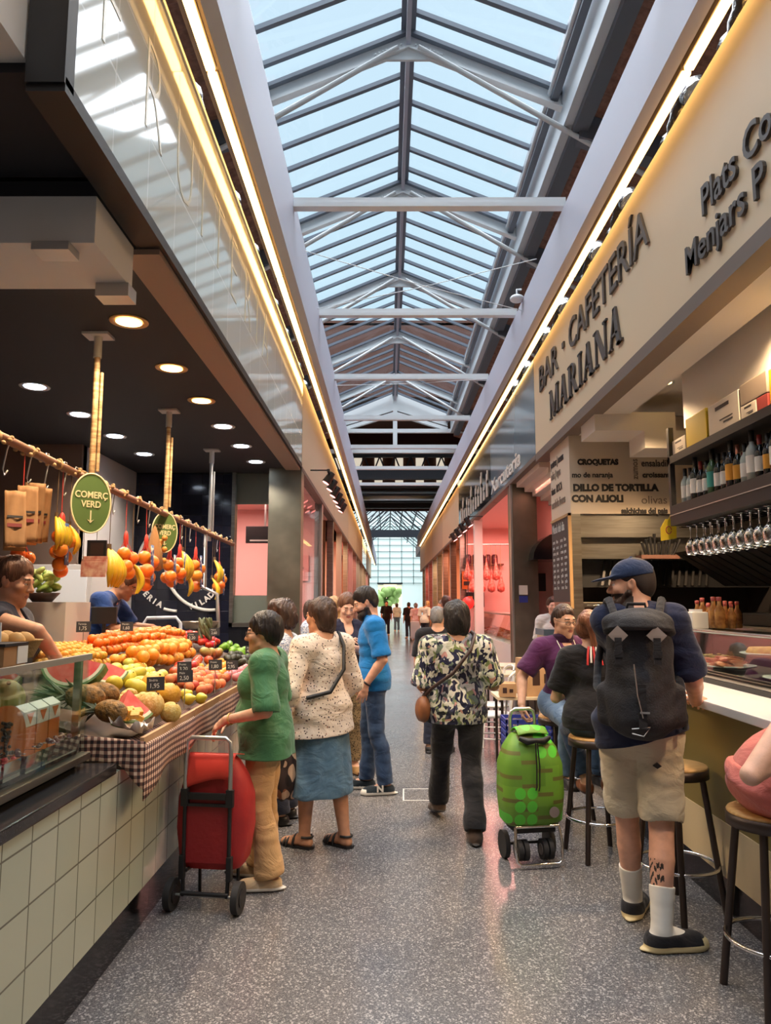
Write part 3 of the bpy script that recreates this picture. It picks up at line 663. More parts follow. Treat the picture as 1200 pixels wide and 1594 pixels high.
for k, (y, x, z, kind) in enumerate(((5.35, 2.42, 1.145, 'ham'), (4.9, 2.5, 1.26, 'tortilla'), (4.45, 2.42, 1.145, 'croqueta'), (4.3, 2.6, 1.27, 'salad'), (5.8, 2.5, 1.145, 'salad'), (3.9, 2.42, 1.145, 'ham'), (3.6, 2.55, 1.28, 'tortilla'))):
    names = dict(ham='sliced cured ham', tortilla='yellow omelette', croqueta='golden croquettes', salad='green salad')
    t = thing('food_platter', 'white oval platter of %s in the bar display, %s' % (names[kind], ['far lower row', 'upper row by the backpack', 'middle lower row', 'upper row at right', 'farthest along', 'lower row at right', 'upper row, last'][k]), 'platter', (x, y, z), 0, 'platters in the bar food display')
    MB().lathe([(0, .0), (.12, 0), (.19, .02), (.185, .026), (.12, .008), (0, .008)], (x, y, z), 24).build('dish', Q['plate_white'], t)
    f = MB()
    if kind == 'tortilla': f.lathe([(0, .0), (.14, 0), (.15, .02), (.13, .05), (0, .055)], (x, y, z + .008), 24)
    elif kind == 'ham':
        for q in range(16): f.ball((x + rnd.uniform(-.1, .1), y + rnd.uniform(-.13, .13), z + .03 + rnd.uniform(0, .04)), (.07, .045, .012), 8, 5, 0, Matrix.Rotation(rnd.uniform(0, 3), 3, 'Z') @ Matrix.Rotation(.4, 3, 'X'))
    elif kind == 'croqueta':
        for q in range(20): f.ball((x + rnd.uniform(-.11, .11), y + rnd.uniform(-.12, .12), z + .025 + rnd.uniform(0, .05)), (.022, .042, .022), 8, 6, 0, Matrix.Rotation(rnd.uniform(0, 3), 3, 'Z'))
    else:
        for q in range(40): f.ball((x + rnd.uniform(-.12, .12), y + rnd.uniform(-.12, .12), z + .02 + rnd.uniform(0, .05)), (.04, .02, .008), 6, 4, 0, Matrix.Rotation(rnd.uniform(0, 3), 3, 'Z') @ Matrix.Rotation(rnd.uniform(-.6, .6), 3, 'X'))
    f.build('food', Q[kind], t)
for k in range(2): MB().box((2.3, 3.4, 1.255 ), (2.75, 5.2, 1.262)).build('glass_shelf', Q['glass'], fd) if k == 0 else None
# bottle shelf
SX0, SX1, SY0, SY1 = 2.28, 2.62, 3.0, 5.92
sh = thing('bottle_shelf', 'black steel two-deck shelf hanging over the bar with bottles and boxes', 'shelf', (2.45, 4.5, 2.2))
MB().box((SX0, SY0, 2.72), (SX1, SY1, 2.78)).build('upper_deck', Q['black_paint'], sh)
MB().box((SX0, SY0, 2.22), (SX1, SY1, 2.38)).box((SX0 - .006, SY0, 2.30), (SX0, SY1, 2.306), 1).build('lower_deck', [Q['black_paint'], Q['alu']], sh)
for (x, y) in ((SX0, SY1 - .04), (SX1 - .04, SY1 - .04), (SX0, SY0), (SX1 - .04, SY0)):
    MB().box((x, y, 2.38), (x + .04, y + .04, 3.02)).build('post', Q['black_paint'], sh)
gr = MB()
for q in range(14): gr.box((SX0 + .02, 5.78 - q * .12 + .018, 2.195), (SX1, 5.78 - q * .12 + .026, 2.20)).box((SX0 + .02, 5.78 - q * .12 - .026, 2.195), (SX1, 5.78 - q * .12 - .018, 2.20)).box((SX1 - .02, 5.78 - q * .12 - .026, 2.195), (SX1, 5.78 - q * .12 + .026, 2.22))
gr.build('glass_rack', Q['dark_metal'], sh)
# wine bottles
M('bot_dark', (26, 34, 24), .08, spec=.8); M('bot_black', (18, 16, 18), .08, spec=.8); M('bot_green', (70, 104, 66), .08, spec=.8); M('bot_clear', (176, 186, 180), .06, spec=.8); M('lab_white', (224, 220, 210), .6); M('lab_teal', (60, 150, 140), .5); M('lab_orange', (214, 150, 50), .5); M('foil_rose', (196, 130, 110), .3, .6); M('foil_black', (30, 28, 28), .4); M('foil_red', (140, 40, 36), .4)
def bottle_proto(glass, lab, foil, h=.31, r=.038):
    t = thing('wine_bottle', 'x', 'bottle', (0, 0, 0))
    MB().lathe([(r * .8, 0), (r, .006), (r, h * .58), (r * .85, h * .66), (r * .42, h * .74), (r * .36, h * .97), (r * .42, h * .975), (r * .42, h), (0, h)], n=18).build('glass_body', Q[glass], t)
    MB().lathe([(r + .0008, h * .16), (r + .0008, h * .5)], n=18).build('paper_label', Q[lab], t)
    MB().lathe([(r * .42, h * .78), (r * .44, h * 1.002), (0, h * 1.004)], n=14).build('neck_foil', Q[foil], t)
    return t
protos = [('bot_dark', 'lab_white', 'foil_black', 'dark green bottle with white label'), ('bot_black', 'lab_white', 'foil_red', 'near-black bottle with white label and red foil'), ('bot_green', 'lab_teal', 'foil_black', 'green bottle with a teal label'), ('bot_clear', 'lab_white', 'foil_black', 'clear bottle with white label'), ('bot_dark', 'lab_orange', 'foil_rose', 'dark bottle with orange label and rose foil'), ('bot_black', 'lab_orange', 'foil_black', 'black bottle with an orange label')]
order = [3, 3, 0, 1, 0, 2, 0, 0, 5, 4, 3, 3, 1, 5, 0]
bp = {}
for row, x in ((0, SX0 + .07), (1, SX0 + .17), (2, SX0 + .27)):
    for k in range(15):
        i = order[(k + row * 4) % 15]; y = 5.76 - k * .098 + (.03 if row == 1 else 0); h = (.9, 1.0, .86, .95, 1.06, .82)[(k * 2 + row) % 6]
        lab = protos[i][3] + ', in the ' + ('front' if row == 0 else 'middle' if row == 1 else 'back') + ' row on the bar shelf'
        if i in bp: t = dup(bp[i], (x, y, 2.381), rnd.uniform(0, 6), lab, 'wine bottles on the bar shelf, ' + protos[i][3], h)
        else:
            t = bp[i] = bottle_proto(*protos[i][:3]); t.location = (x, y, 2.381); t['label'] = lab; t['group'] = 'wine bottles on the bar shelf, ' + protos[i][3]; t.scale = (h,) * 3
# hanging wine glasses
M('wineglass', (255, 255, 255), .02, glass=((244, 246, 246), 2.2, .06))
gp = None
for row, x in ((0, SX0 + .1), (1, SX0 + .22)):
    for k in range(13):
        y = 5.78 - k * .12
        if gp is None:
            gp = thing('wine_glass', 'clear stemmed wine glass hanging upside down under the black bar shelf', 'wine glass', (x, y, 2.203), 0, 'wine glasses hanging under the bar shelf')
            MB().lathe([(.034, .002), (.034, 0), (.006, -.004), (.0045, -.09), (.012, -.10), (.036, -.13), (.044, -.16), (.041, -.195), (.033, -.225), (.031, -.225), (.039, -.195), (.042, -.16), (.034, -.132), (.0, -.108)], n=20).build('bowl', Q['wineglass'], gp, False)
            gp.location.z = 2.203
        else: dup(gp, (x, y, 2.203))
# boxes on the upper deck
M('yellow_pack', (214, 186, 40), .5); M('carton_white', (214, 206, 194), .6); M('carton_grey', (150, 136, 122), .6); M('carton_red', (150, 60, 56), .6); M('ink_dark', (50, 46, 46), .6)
def pack(y0, y1, z0, z1, m, lab, name='carton', x0=SX0 + .02, x1=SX1 - .03, marks=True):
    t = thing(name, lab, 'box', ((x0 + x1) / 2, (y0 + y1) / 2, z0))
    z0 += .001; MB().box((x0, y0, z0), (x1, y1, z1), 0, .006).build('body', Q[m], t)
    if marks:
        g = MB(); w = y1 - y0; h = z1 - z0
        g.box((x0 - .001, y0 + w * .3, z0 + h * .72), (x0, y0 + w * .75, z0 + h * .84)).box((x0 - .001, y0 + w * .2, z0 + h * .22), (x0, y0 + w * .5, z0 + h * .28)).box((x0 - .001, y0 + w * .2, z0 + h * .34), (x0, y0 + w * .62, z0 + h * .38))
        g.build('printed_mark', Q['ink_dark'], t)
pack(5.60, 5.86, 2.78, 2.90, 'carton_white', 'small low white carton at the far end of the bar shelf top')
pack(5.22, 5.58, 2.78, 3.01, 'yellow_pack', 'bright yellow food pack on the shelf top beside the low white carton', 'food_pack', marks=False)
pack(4.72, 5.18, 2.78, 3.00, 'carton_white', 'large white printed carton in the middle of the bar shelf top')
pack(4.50, 4.70, 2.78, 2.87, 'carton_white', 'small white carton squeezed under the grey-brown box')
pack(4.36, 4.49, 2.78, 2.87, 'carton_red', 'small dark red carton under the grey-brown box', marks=False)
pack(4.36, 4.70, 2.873, 3.012, 'carton_grey', 'grey-brown box lying across two small cartons on the shelf top', marks=False)
pack(3.9, 4.33, 2.78, 3.0, 'yellow_pack', 'bright yellow pack at the right picture edge of the shelf top', 'food_pack', marks=False)
# yellow tag
yt = thing('yellow_tag', 'yellow house-shaped card with a red ring hanging beside the shelf post', 'tag', (2.3, 5.98, 2.2))
p = [at_y(1028, 822, 5.98), at_y(1036, 808, 5.98), at_y(1046, 808, 5.98), at_y(1053, 820, 5.98), at_y(1053, 838, 5.98), at_y(1029, 842, 5.98)]
MB().prism([tuple(v) for v in p], (0, .004, 0)).tube([(p[1] + p[2]) / 2, (2.32, 5.93, 2.39)], .003, 5).build('card', Q['yellow_pack'], yt)
c = at_y(1041, 825, 5.975); MB().tube([(c.x + .022 * math.cos(a * .4), 5.977, c.z + .03 * math.sin(a * .4)) for a in range(16)], .004, 5).build('red_ring', Q['carton_red'], yt)
for x, y, lab in ((2.55, 6.6, 'round recessed downlight in the white bar ceiling near the printed panel'), (3.1, 6.3, 'round recessed downlight in the bar ceiling seen above the yellow pack')):
    t = thing('bar_downlight', lab, 'ceiling light', (x, y, 3.62))
    MB().lathe([(.06, -.004), (.085, -.008), (.085, 0), (.06, 0)], (x, y, 3.62), 20).build('rim', Q['white_trim'], t); MB().lathe([(0, 0), (.06, -.004)], (x, y, 3.616), 16).build('bulb', Q['warm_glow'], t)
for x, y, e_ in ((2.35, 2.2, 100), (2.25, 4.2, 100), (2.2, 6.3, 130), (2.9, 6.7, 150), (3.4, 4.0, 70)): lamp('bar_lamp', 'SPOT', (x, y, 3.36 if x < 2.4 else 2.98), e_, (255, 214, 166), .08, spot=150)
# ---- things behind the bar: back counter, pots, tub, cloths, jars
M('red_tub', (176, 40, 44), .4); M('cloth_grey', (206, 198, 184), .8); M('jar_amber', (132, 86, 48), .15, var=(20, (176, 128, 70), 3)); M('pan_steel', (170, 150, 128), .3, .9)
bc = thing('back_counter', 'dark steel back counter of the bar kitchen', 'counter', (3.5, 5, 0))
MB().box((3.3, 2.0, 0), (4.19, 7.6, 1.36)).build('body', Q['kitchen_dark'], bc); MB().box((3.25, 2.0, 1.36), (4.19, 7.6, 1.40)).build('worktop', Q['steel'], bc)
kc = thing('kitchen_counter', 'steel kitchen counter below the stainless hood', 'counter', (2.8, 8.2, 0))
MB().box((2.06, 7.9, 0), (4.19, 8.69, 1.30)).build('body', Q['dark_metal'], kc); MB().box((2.06, 7.86, 1.30), (4.19, 8.69, 1.36)).build('worktop', Q['steel'], kc)
t = thing('red_tub', 'clear round tub with a red lid on the kitchen counter behind the capped man', 'tub', (2.62, 7.98, 1.36))
MB().lathe([(.14, 0), (.15, .17)], (2.62, 7.98, 1.36), 20).build('body', Q['plate_white'], t); MB().lathe([(0, .2), (.16, .2), (.16, .165), (.15, .165)], (2.62, 7.98, 1.36), 20).build('lid', Q['red_tub'], t)
cl = MB()
for q in range(9): cl.sheet(lambda u, v, q=q: (2.42 + u * .34 - .05 * q % .1, 7.92 + v * .1 + .012 * math.sin(u * 9 + q), 1.575 + .012 * q + .03 * math.sin(u * 3 + q * .6) * u), 8, 4, (0, 0, .008))
tag(cl.build('folded_cloths', Q['cloth_grey']), 'heap of folded pale kitchen cloths on the red-lidded tub', 'cloth', kind='stuff')
ov = thing('steel_oven', 'low steel oven with a dark door on the kitchen counter', 'oven', (2.28, 8.05, 1.36))
MB().box((2.07, 7.95, 1.361), (2.45, 8.5, 1.62), 0, .01).build('body', Q['steel'], ov); MB().box((2.10, 7.94, 1.39), (2.42, 7.95, 1.56)).build('door', Q['black_gloss'], ov); MB().tube([(2.12, 7.92, 1.585), (2.40, 7.92, 1.585)], .008, 6).build('handle', Q['chrome'], ov)
for k, (y, r, z) in enumerate(((5.2, .2, 1.40), (5.2, .2, 1.56))):
    t = thing('stock_pot', ('lower' if k == 0 else 'upper') + ' of two wide steel pans stacked on the back counter near the picture edge', 'pan', (3.55, y, z))
    MB().lathe([(r * .92, 0), (r, .01), (r, .13), (r + .01, .135), (r - .005, .13), (r - .005, .02), (0, .02)], (3.55, y, z), 24).build('body', Q['pan_steel'], t); MB().tube([(3.55 - r, y - .06, z + .1), (3.55 - r - .05, y - .05, z + .1), (3.55 - r - .05, y + .05, z + .1), (3.55 - r, y + .06, z + .1)], .007, 6).build('handle', Q['steel'], t)
t = thing('griddle', 'black flat-top griddle on the back counter of the bar', 'griddle', (3.5, 6.1, 1.40)); MB().box((3.28, 5.6, 1.402), (3.9, 6.9, 1.52), 0, .01).build('body', Q['black_paint'], t); MB().box((3.25, 5.7, 1.42), (3.279, 6.8, 1.5)).build('front_panel', Q['dark_metal'], t)
jp = None
for k in range(14):
    x = 2.50 + (k % 3) * .09; y = 6.02 - (k // 3) * .1
    lab = 'amber oil and sauce bottle in the cluster on the display top beside the backpacker'
    if jp is None:
        jp = thing('sauce_bottle', lab, 'bottle', (x, y, 1.416), 0, 'amber sauce bottles on the display top')
        MB().lathe([(.03, 0), (.034, .01), (.034, .12), (.014, .16), (.013, .19), (0, .19)], (x, y, 1.416), 12).build('body', Q['jar_amber'], jp); MB().lathe([(.016, .185), (.016, .21), (0, .212)], (x, y, 1.416), 10).build('cap', Q['carton_red'], jp)
    else: dup(jp, (x, y, 1.416), None, scale=rnd.uniform(.85, 1.15))
t = thing('napkin_box', 'white napkin dispenser on the glass display beside the amber bottles', 'napkin dispenser', (2.32, 5.62, 1.416)); MB().box((2.26, 5.54, 1.416), (2.38, 5.70, 1.54), 0, .008).build('body', Q['lab_white'], t); MB().box((2.29, 5.57, 1.541), (2.35, 5.67, 1.56)).build('napkins', Q['plate_white'], t)
kn = thing('utensil_bundle', 'bundle of dark kitchen utensils standing at the hood above the cap', 'utensils', (2.85, 7.75, 2.0))
u_ = MB()
for q in range(10): u_.cyl((2.72 + q * .03, 7.76, 2.08 - .01 * (q % 3)), (2.66 + q * .045, 7.72, 2.24 + .03 * (q % 4)), .008, .016, 6)
u_.build('handle', Q['black_paint'], kn); MB().box((2.66, 7.74, 2.07), (3.06, 7.94, 2.11)).build('rack', Q['dark_wood'], kn)
# ================================================================== FRUIT DISPLAY
def DP(Y, t, up=0.0):
    """a point on the sloping fruit bed, t from the aisle edge to the back"""
    return Vector((-1.12 - .95 * t, Y, .985 + .30 * t)) + Vector((.30, 0, .95)).normalized() * up
M('cardboard', (186, 150, 112), .8, var=(5, (172, 136, 98), 3)); M('white_bag', (226, 224, 220), .3)
def gingham(nt, N, L, b, tc):
    sx = N.new('ShaderNodeSeparateXYZ'); L.new(tc.outputs['Object'], sx.inputs[0])
    ad = N.new('ShaderNodeMath'); ad.operation = 'ADD'; L.new(sx.outputs[0], ad.inputs[0]); L.new(sx.outputs[1], ad.inputs[1])
    fs = []
    for src in (ad.outputs[0], sx.outputs[2]):
        m = N.new('ShaderNodeMath'); m.operation = 'MULTIPLY'; m.inputs[1].default_value = 1 / .030; L.new(src, m.inputs[0])
        f = N.new('ShaderNodeMath'); f.operation = 'FRACT'; L.new(m.outputs[0], f.inputs[0])
        g = N.new('ShaderNodeMath'); g.operation = 'GREATER_THAN'; g.inputs[1].default_value = .5; L.new(f.outputs[0], g.inputs[0]); fs.append(g)
    s_ = N.new('ShaderNodeMath'); s_.operation = 'ADD'; L.new(fs[0].outputs[0], s_.inputs[0]); L.new(fs[1].outputs[0], s_.inputs[1])
    h = N.new('ShaderNodeMath'); h.operation = 'MULTIPLY'; h.inputs[1].default_value = .5; L.new(s_.outputs[0], h.inputs[0])
    r = ramp(N, [(0, (226, 196, 170)), (.3, (134, 96, 84)), (.8, (44, 32, 34))], 'CONSTANT'); L.new(h.outputs[0], r.inputs[0]); L.new(r.outputs[0], b.inputs['Base Color'])
M('gingham', rough=.85, fn=gingham)
st = thing('fruit_stand', 'sloping wooden fruit stand edged with cardboard beside the glass case', 'stand', (-1.5, 5, .86))
MB().prism([(-1.11, 3.44, .86), (-2.16, 3.44, .86), (-2.16, 3.44, 1.25), (-1.11, 3.44, .93)], (0, 4.3, 0)).build('bed', M('bed_dark', (74, 56, 44), .7), st)
MB().box((-1.12, 3.44, .90), (-1.10, 7.74, 1.0)).build('front_board', Q['cardboard'], st)
cb = MB()
for k in range(5): cb.prism([(-1.095, 4.3 + k * .64, .955), (-1.095, 4.9 + k * .64, .955), (-1.085, 4.9 + k * .64, 1.01), (-1.085, 4.3 + k * .64, 1.01)], (-.006, 0, 0))
cb.build('cardboard_edge', Q['cardboard'], st)
gc_ = MB()
gc_.sheet(lambda u, v: (-1.088 + .012 * math.sin(u * 46) * v, 3.425 + u * 4.2, .962 - v * (.145 + .012 * math.sin(u * 17) + max(0, .09 * (1 - u * 14)))), 90, 6, (-.005, 0, 0))
gc_.sheet(lambda u, v: (-1.088 - u * .62, 3.42 - .012 * math.sin(u * 30) * v, .985 + .06 * u - v * (.11 + max(0, .10 * (1 - u * 5)))), 30, 6, (0, .005, 0))
gc_.sheet(lambda u, v: (-1.088 - .10 * v, 3.425 + u * 4.2, .966 + .002 * math.sin(u * 60) + .02 * v), 60, 2, (0, 0, -.004))
tag(gc_.build('gingham_cloth', Q['gingham']), 'brown and cream checked cloth draped over the front edge of the fruit stand', 'cloth')
# ---- fruit kinds
M('f_orange', (240, 150, 44), .4, var=(14, (244, 166, 60), 2), bump=(160, .25)); M('f_mandarin', (238, 126, 34), .38, bump=(150, .2)); M('f_peach', (228, 142, 84), .6, var=(9, (186, 74, 56), 3)); M('f_nectar', (170, 48, 40), .4, var=(8, (214, 110, 50), 2)); M('f_tomato', (200, 44, 30), .2); M('f_applegreen', (206, 204, 84), .35, var=(6, (222, 214, 110), 2)); M('f_melon', (224, 164, 44), .5, var=(12, (206, 150, 60), 4), bump=(70, .4)); M('f_galia', (196, 160, 76), .7, var=(60, (214, 190, 120), 4), bump=(80, .6)); M('f_pear', (216, 204, 70), .4, var=(12, (200, 180, 60), 2)); M('f_plum', (196, 120, 124), .4); M('f_avocado', (46, 50, 34), .5, bump=(70, .5)); M('f_lime', (110, 160, 44), .35); M('f_mango', (150, 158, 74), .35, var=(5, (176, 96, 70), 2)); M('f_cherry', (110, 18, 26), .15); M('stem_brown', (96, 72, 44), .8); M('wm_red', (222, 78, 72), .4, var=(18, (234, 120, 110), 4)); M('wm_rind', (60, 92, 50), .4, var=(8, (120, 150, 90), 3)); M('wm_white', (228, 222, 190), .5); M('leaf_dark', (74, 84, 58), .5, var=(10, (108, 114, 80), 3)); M('pineapple', (156, 112, 50), .7, var=(40, (96, 72, 36), 2), bump=(60, 1.0)); M('banana', (232, 192, 44), .45, var=(10, (214, 170, 40), 3)); M('price_card', (36, 36, 40), .6); M('lettuce', (130, 170, 70), .5, var=(16, (190, 206, 130), 3))
PROT = {}
for k_, m_ in list(MATS.items()):
    if k_.startswith('f_') or k_ in ('banana', 'nuts'):
        nt_ = m_.node_tree; b_ = nt_.nodes['Principled BSDF']; oi = nt_.nodes.new('ShaderNodeObjectInfo'); hs = nt_.nodes.new('ShaderNodeHueSaturation'); i_ = b_.inputs['Base Color']
        mr = nt_.nodes.new('ShaderNodeMapRange'); mr.inputs[3].default_value = .78; mr.inputs[4].default_value = 1.12; nt_.links.new(oi.outputs['Random'], mr.inputs[0]); nt_.links.new(mr.outputs[0], hs.inputs['Value'])
        mh = nt_.nodes.new('ShaderNodeMapRange'); mh.inputs[3].default_value = .51; mh.inputs[4].default_value = .488; nt_.links.new(oi.outputs['Random'], mh.inputs[0]); nt_.links.new(mh.outputs[0], hs.inputs['Hue'])
        if i_.is_linked: nt_.links.new(i_.links[0].from_socket, hs.inputs['Color'])
        else: hs.inputs['Color'].default_value = i_.default_value
        nt_.links.new(hs.outputs[0], i_)
def fruit_proto(kind, label, grp, mat, r, shape='round'):
    o = MB()
    if shape == 'round': o.ball((0, 0, 0), (r, r, r * .93), 14, 10)
    elif shape == 'pear': o.lathe([(0, -r), (r * .7, -r * .8), (r, -r * .2), (r * .86, r * .3), (r * .5, r * .8), (r * .34, r * 1.15), (0, r * 1.3)], n=14)
    elif shape == 'long': o.ball((0, 0, 0), (r * 1.45, r, r * .9), 14, 10)
    f = o.build(kind, Q[mat]); tag(f, label, 'fruit', grp)
    s_ = MB().cyl((0, 0, r * .86), (0, 0, r * 1.02), r * .07, n=6); s_.build('stem', Q['stem_brown'], f, False)
    f['_used'] = 0; PROT[kind + label] = f; return f
def put(f, loc, sc=1.0, rot=None):
    rot = rot or (rnd.uniform(-.8, .8), rnd.uniform(-.8, .8), rnd.uniform(0, 6))
    if f['_used'] == 0: f['_used'] = 1; f.location = loc; f.rotation_euler = rot; f.scale = (sc,) * 3; return f
    return dup(f, loc, None, scale=sc, rot=rot)
def patch(f, r, Y0, Y1, t0, t1, layers=1, mound=0.0):
    L = math.hypot(.95, .30); pts = []
    rot = R(rnd.uniform(18, 40)); ca, sa = math.cos(rot), math.sin(rot); W = (Y1 - Y0); Hh = (t1 - t0) * L; D = max(W, Hh) + .3
    for ly in range(layers):
        s_ = r * 2.16; a = -D
        row = 0
        while a < D:
            b_ = -D + (s_ / 2 if row % 2 else 0)
            while b_ < D:
                x = a * ca - b_ * sa + rnd.uniform(-.22, .22) * r + ly * r; y = a * sa + b_ * ca + rnd.uniform(-.22, .22) * r + ly * r * .6
                if abs(x) < W / 2 - ly * r and abs(y) < Hh / 2 - ly * r * .6:
                    m = mound * math.cos(math.pi * x / W) * math.cos(math.pi * y / max(Hh, .01))
                    put(f, DP((Y0 + Y1) / 2 + x, (t0 + t1) / 2 + y / L, r * .98 + ly * r * 1.45 + m + rnd.uniform(0, .3) * r), rnd.uniform(.82, 1.0))
                b_ += s_
            a += s_ * .88; row += 1
fp = fruit_proto
patch(fp('mandarin', 'small bright mandarin in the heap along the back of the stand, by the seller', 'mandarins heaped at the back of the fruit stand', 'f_mandarin', .036), .036, 4.95, 7.0, .80, 1.02, 2, .03)
patch(fp('orange', 'large orange in the rows across the middle of the fruit stand', 'oranges in the middle rows of the fruit stand', 'f_orange', .046), .046, 4.80, 6.2, .50, .70, 2, .02)
patch(fp('nectarine', 'dark red nectarine between the oranges and the peaches', 'nectarines between oranges and peaches', 'f_nectar', .040), .040, 5.1, 6.2, .36, .44)
patch(fp('apple', 'yellow-green apple in the group above the round melons', 'yellow-green apples above the melons', 'f_applegreen', .042), .042, 4.55, 4.95, .32, .62, 1)
patch(fp('peach', 'peach with red blush near the front edge of the stand', 'peaches along the front edge of the fruit stand', 'f_peach', .040), .040, 4.78, 5.65, .06, .30, 1)
patch(fp('apricot', 'apricot in the row toward the far front of the stand', 'apricots toward the far front of the stand', 'f_orange', .030), .030, 5.75, 6.4, .16, .34, 1)
patch(fp('plum', 'pinkish plum at the far front corner beside the green top', 'pink plums at the far front corner', 'f_plum', .034), .034, 5.75, 6.5, .03, .13)
patch(fp('tomato', 'red tomato in the heap at the far back of the stand', 'tomatoes at the far back of the stand', 'f_tomato', .036), .036, 7.08, 7.65, .62, .95, 1, .02)
patch(fp('mango', 'green and red mango lying in the middle of the stand', 'mangoes in the middle of the stand', 'f_mango', .052, 'long'), .062, 6.3, 6.62, .40, .52)
patch(fp('avocado', 'dark avocado in the far group near the green peppers', 'avocados near the green peppers', 'f_avocado', .040, 'long'), .05, 6.5, 7.1, .16, .34)
patch(fp('green_pepper', 'bright green pepper at the far end of the stand', 'green peppers at the far end of the stand', 'f_lime', .036, 'long'), .046, 7.15, 7.65, .22, .56, 1)
cr = MB()
for q in range(160): c = DP(rnd.uniform(5.75, 6.15), rnd.uniform(.70, .80), .02 + rnd.uniform(0, .03)); cr.ball(c, .012, 7, 5)
tag(cr.build('cherries', Q['f_cherry']), 'heap of dark red cherries among the mandarins', 'cherries', kind='stuff')
for (px, py, r, m, lab) in ((262, 1081, .068, 'f_melon', 'largest round orange-yellow melon at the centre of the melon group'), (235, 1096, .068, 'f_galia', 'netted beige melon left of the large yellow melon'), (266, 1110, .055, 'f_galia', 'small netted melon nearest the front edge below the yellow melon'), (237, 1067, .075, 'f_melon', 'netted yellow melon behind the two front melons, under the apples')):
    sl = at_z(px, py, 1.08); f = None
    n_ = r
    # find the bed point under the pixel
    best = min(((DP(3.5 + a * .02, b_ * .02, n_), a, b_) for a in range(120) for b_ in range(45)), key=lambda q: ((q[0].x - sl.x * 1) ** 2 * 0 + (Vector(((q[0] - Vector((0, 0, CAM_H))).normalized() - ray(px, py).normalized())).length)))
    o = MB().ball((0, 0, 0), (r, r, r * .96), 20, 14).build('melon', Q[m]); o.location = best[0]; o.rotation_euler = (.5, .3, 1); tag(o, lab, 'melon'); MB().cyl((0, 0, r * .93), (0, 0, r * 1.04), .006, n=6).build('stem', Q['stem_brown'], o, False)
pf = fp('pear', 'yellow pear in the pair at the front edge beside the price card', 'yellow pears at the front edge', 'f_pear', .036, 'pear')
for y, t in ((4.48, .07), (4.58, .12), (4.62, .03)): put(pf, DP(y, t, .036), 1, (1.3, .3, rnd.uniform(0, 3)))
patch(fp('green_mango', 'yellow-green mango piled behind the watermelon wedges', 'yellow-green mangoes behind the watermelon', 'f_pear', .05, 'long'), .058, 4.12, 4.55, .30, .58)
patch(fp('loquat', 'small orange-brown loquat in the heap beside the seller hand', 'loquats at the back near the glass case', 'f_melon', .028), .028, 4.1, 4.85, .70, 1.0, 2, .02)
patch(fp('kiwi', 'brown kiwi in the group at the near front of the stand', 'kiwis at the near front of the stand', 'f_galia', .030, 'long'), .036, 3.85, 4.2, .16, .32)
def wedge(lab, c, r, yaw, pitch, ang=115, th=.05, name='watermelon_wedge'):
    """slice of watermelon: half disc of flesh with rind"""
    t = thing(name, lab, 'watermelon', c)
    A = [R(-ang / 2 + ang * i / 16) for i in range(17)]
    def ringpts(rr, z): return [(rr * math.sin(a), z, -rr * math.cos(a)) for a in A]
    for nm, r0, r1, m in (('flesh', 0, .84, 'wm_red'), ('pith', .84, .93, 'wm_white'), ('rind', .93, 1, 'wm_rind')):
        f = MB(); pts = ([(0, 0, 0)] if r0 == 0 else [(r * r0 * math.sin(a), 0, -r * r0 * math.cos(a)) for a in A[::-1]]) + [(r * r1 * math.sin(a), 0, -r * r1 * math.cos(a)) for a in A]
        f.prism([Vector(p) - Vector((0, th / 2, 0)) for p in pts], (0, th, 0)); o = f.build(nm, Q[m], t, False)
    t.rotation_euler = (pitch, 0, yaw); return t
wedge('large red watermelon wedge leaning by the glass edge, wrapped and glossy', DP(3.86, .56, .17), .165, R(8), R(-28), 150, .07)
wedge('red watermelon wedge pointing down beside the pineapple at the front', DP(3.72, .22, .12), .17, R(52), R(-30), 70, .07)
wedge('pale watermelon slice behind the large red wedge', DP(4.2, .52, .13), .13, R(40), R(-30), 120, .05)
def pineapple(lab, c, rot, s=1.0):
    t = thing('pineapple', lab, 'pineapple', c)
    MB().ball((0, 0, 0), (.06 * s, .06 * s, .095 * s), 14, 10).build('body', Q['pineapple'], t, False)
    l = MB()
    for q in range(26):
        a = q * 2.4; k = q / 26; d = Vector((math.cos(a) * (1 - k * .75), math.sin(a) * (1 - k * .75), 1.1 + k)); d.normalize(); sd = d.cross(Vector((0, 0, 1))).normalized() * .012 * s; b0 = Vector((0, 0, .085 * s)); ln = (.12 + .05 * k) * s
        l.prism([b0 - sd, b0 + sd, b0 + d * ln * .6 + sd * .8 + Vector((0, 0, -.0 * s)), b0 + d * ln - Vector((0, 0, .02 * s * (1 - k))), b0 + d * ln * .6 - sd * .8], d.cross(sd).normalized() * .002)
    l.build('crown', Q['leaf_dark'], t, False); t.rotation_euler = rot; return t
pineapple('pineapple lying at the near corner of the stand behind the checked cloth', DP(3.60, .36, .07), (1.45, .2, -1.0)); pineapple('pineapple lying crosswise at the very front corner by the plastic bag', DP(3.54, .20, .06), (1.5, .2, -1.9), .9); pineapple('pineapple lying behind the front one, leaves toward the glass', DP(3.80, .36, .06), (1.5, -.2, -1.4)); 
t = thing('white_plastic_bag', 'crumpled white plastic bag holding pineapple chunks at the near cloth corner', 'bag', DP(3.58, .06))
surf_bag = MB()
surf_bag.grid(lambda u, v: Vector((-1.13 - .16 * u + .012 * math.sin(v * 17), 3.48 + .2 * v + .01 * math.sin(u * 21), .99 + .05 * u + (.06 if (u in (0, 1) or v in (0, 1)) else 0) * (.6 + .4 * math.sin(u * 13 + v * 9)) + .012)), 12, 12); surf_bag.build('plastic', Q['white_bag'], t)
ch = MB()
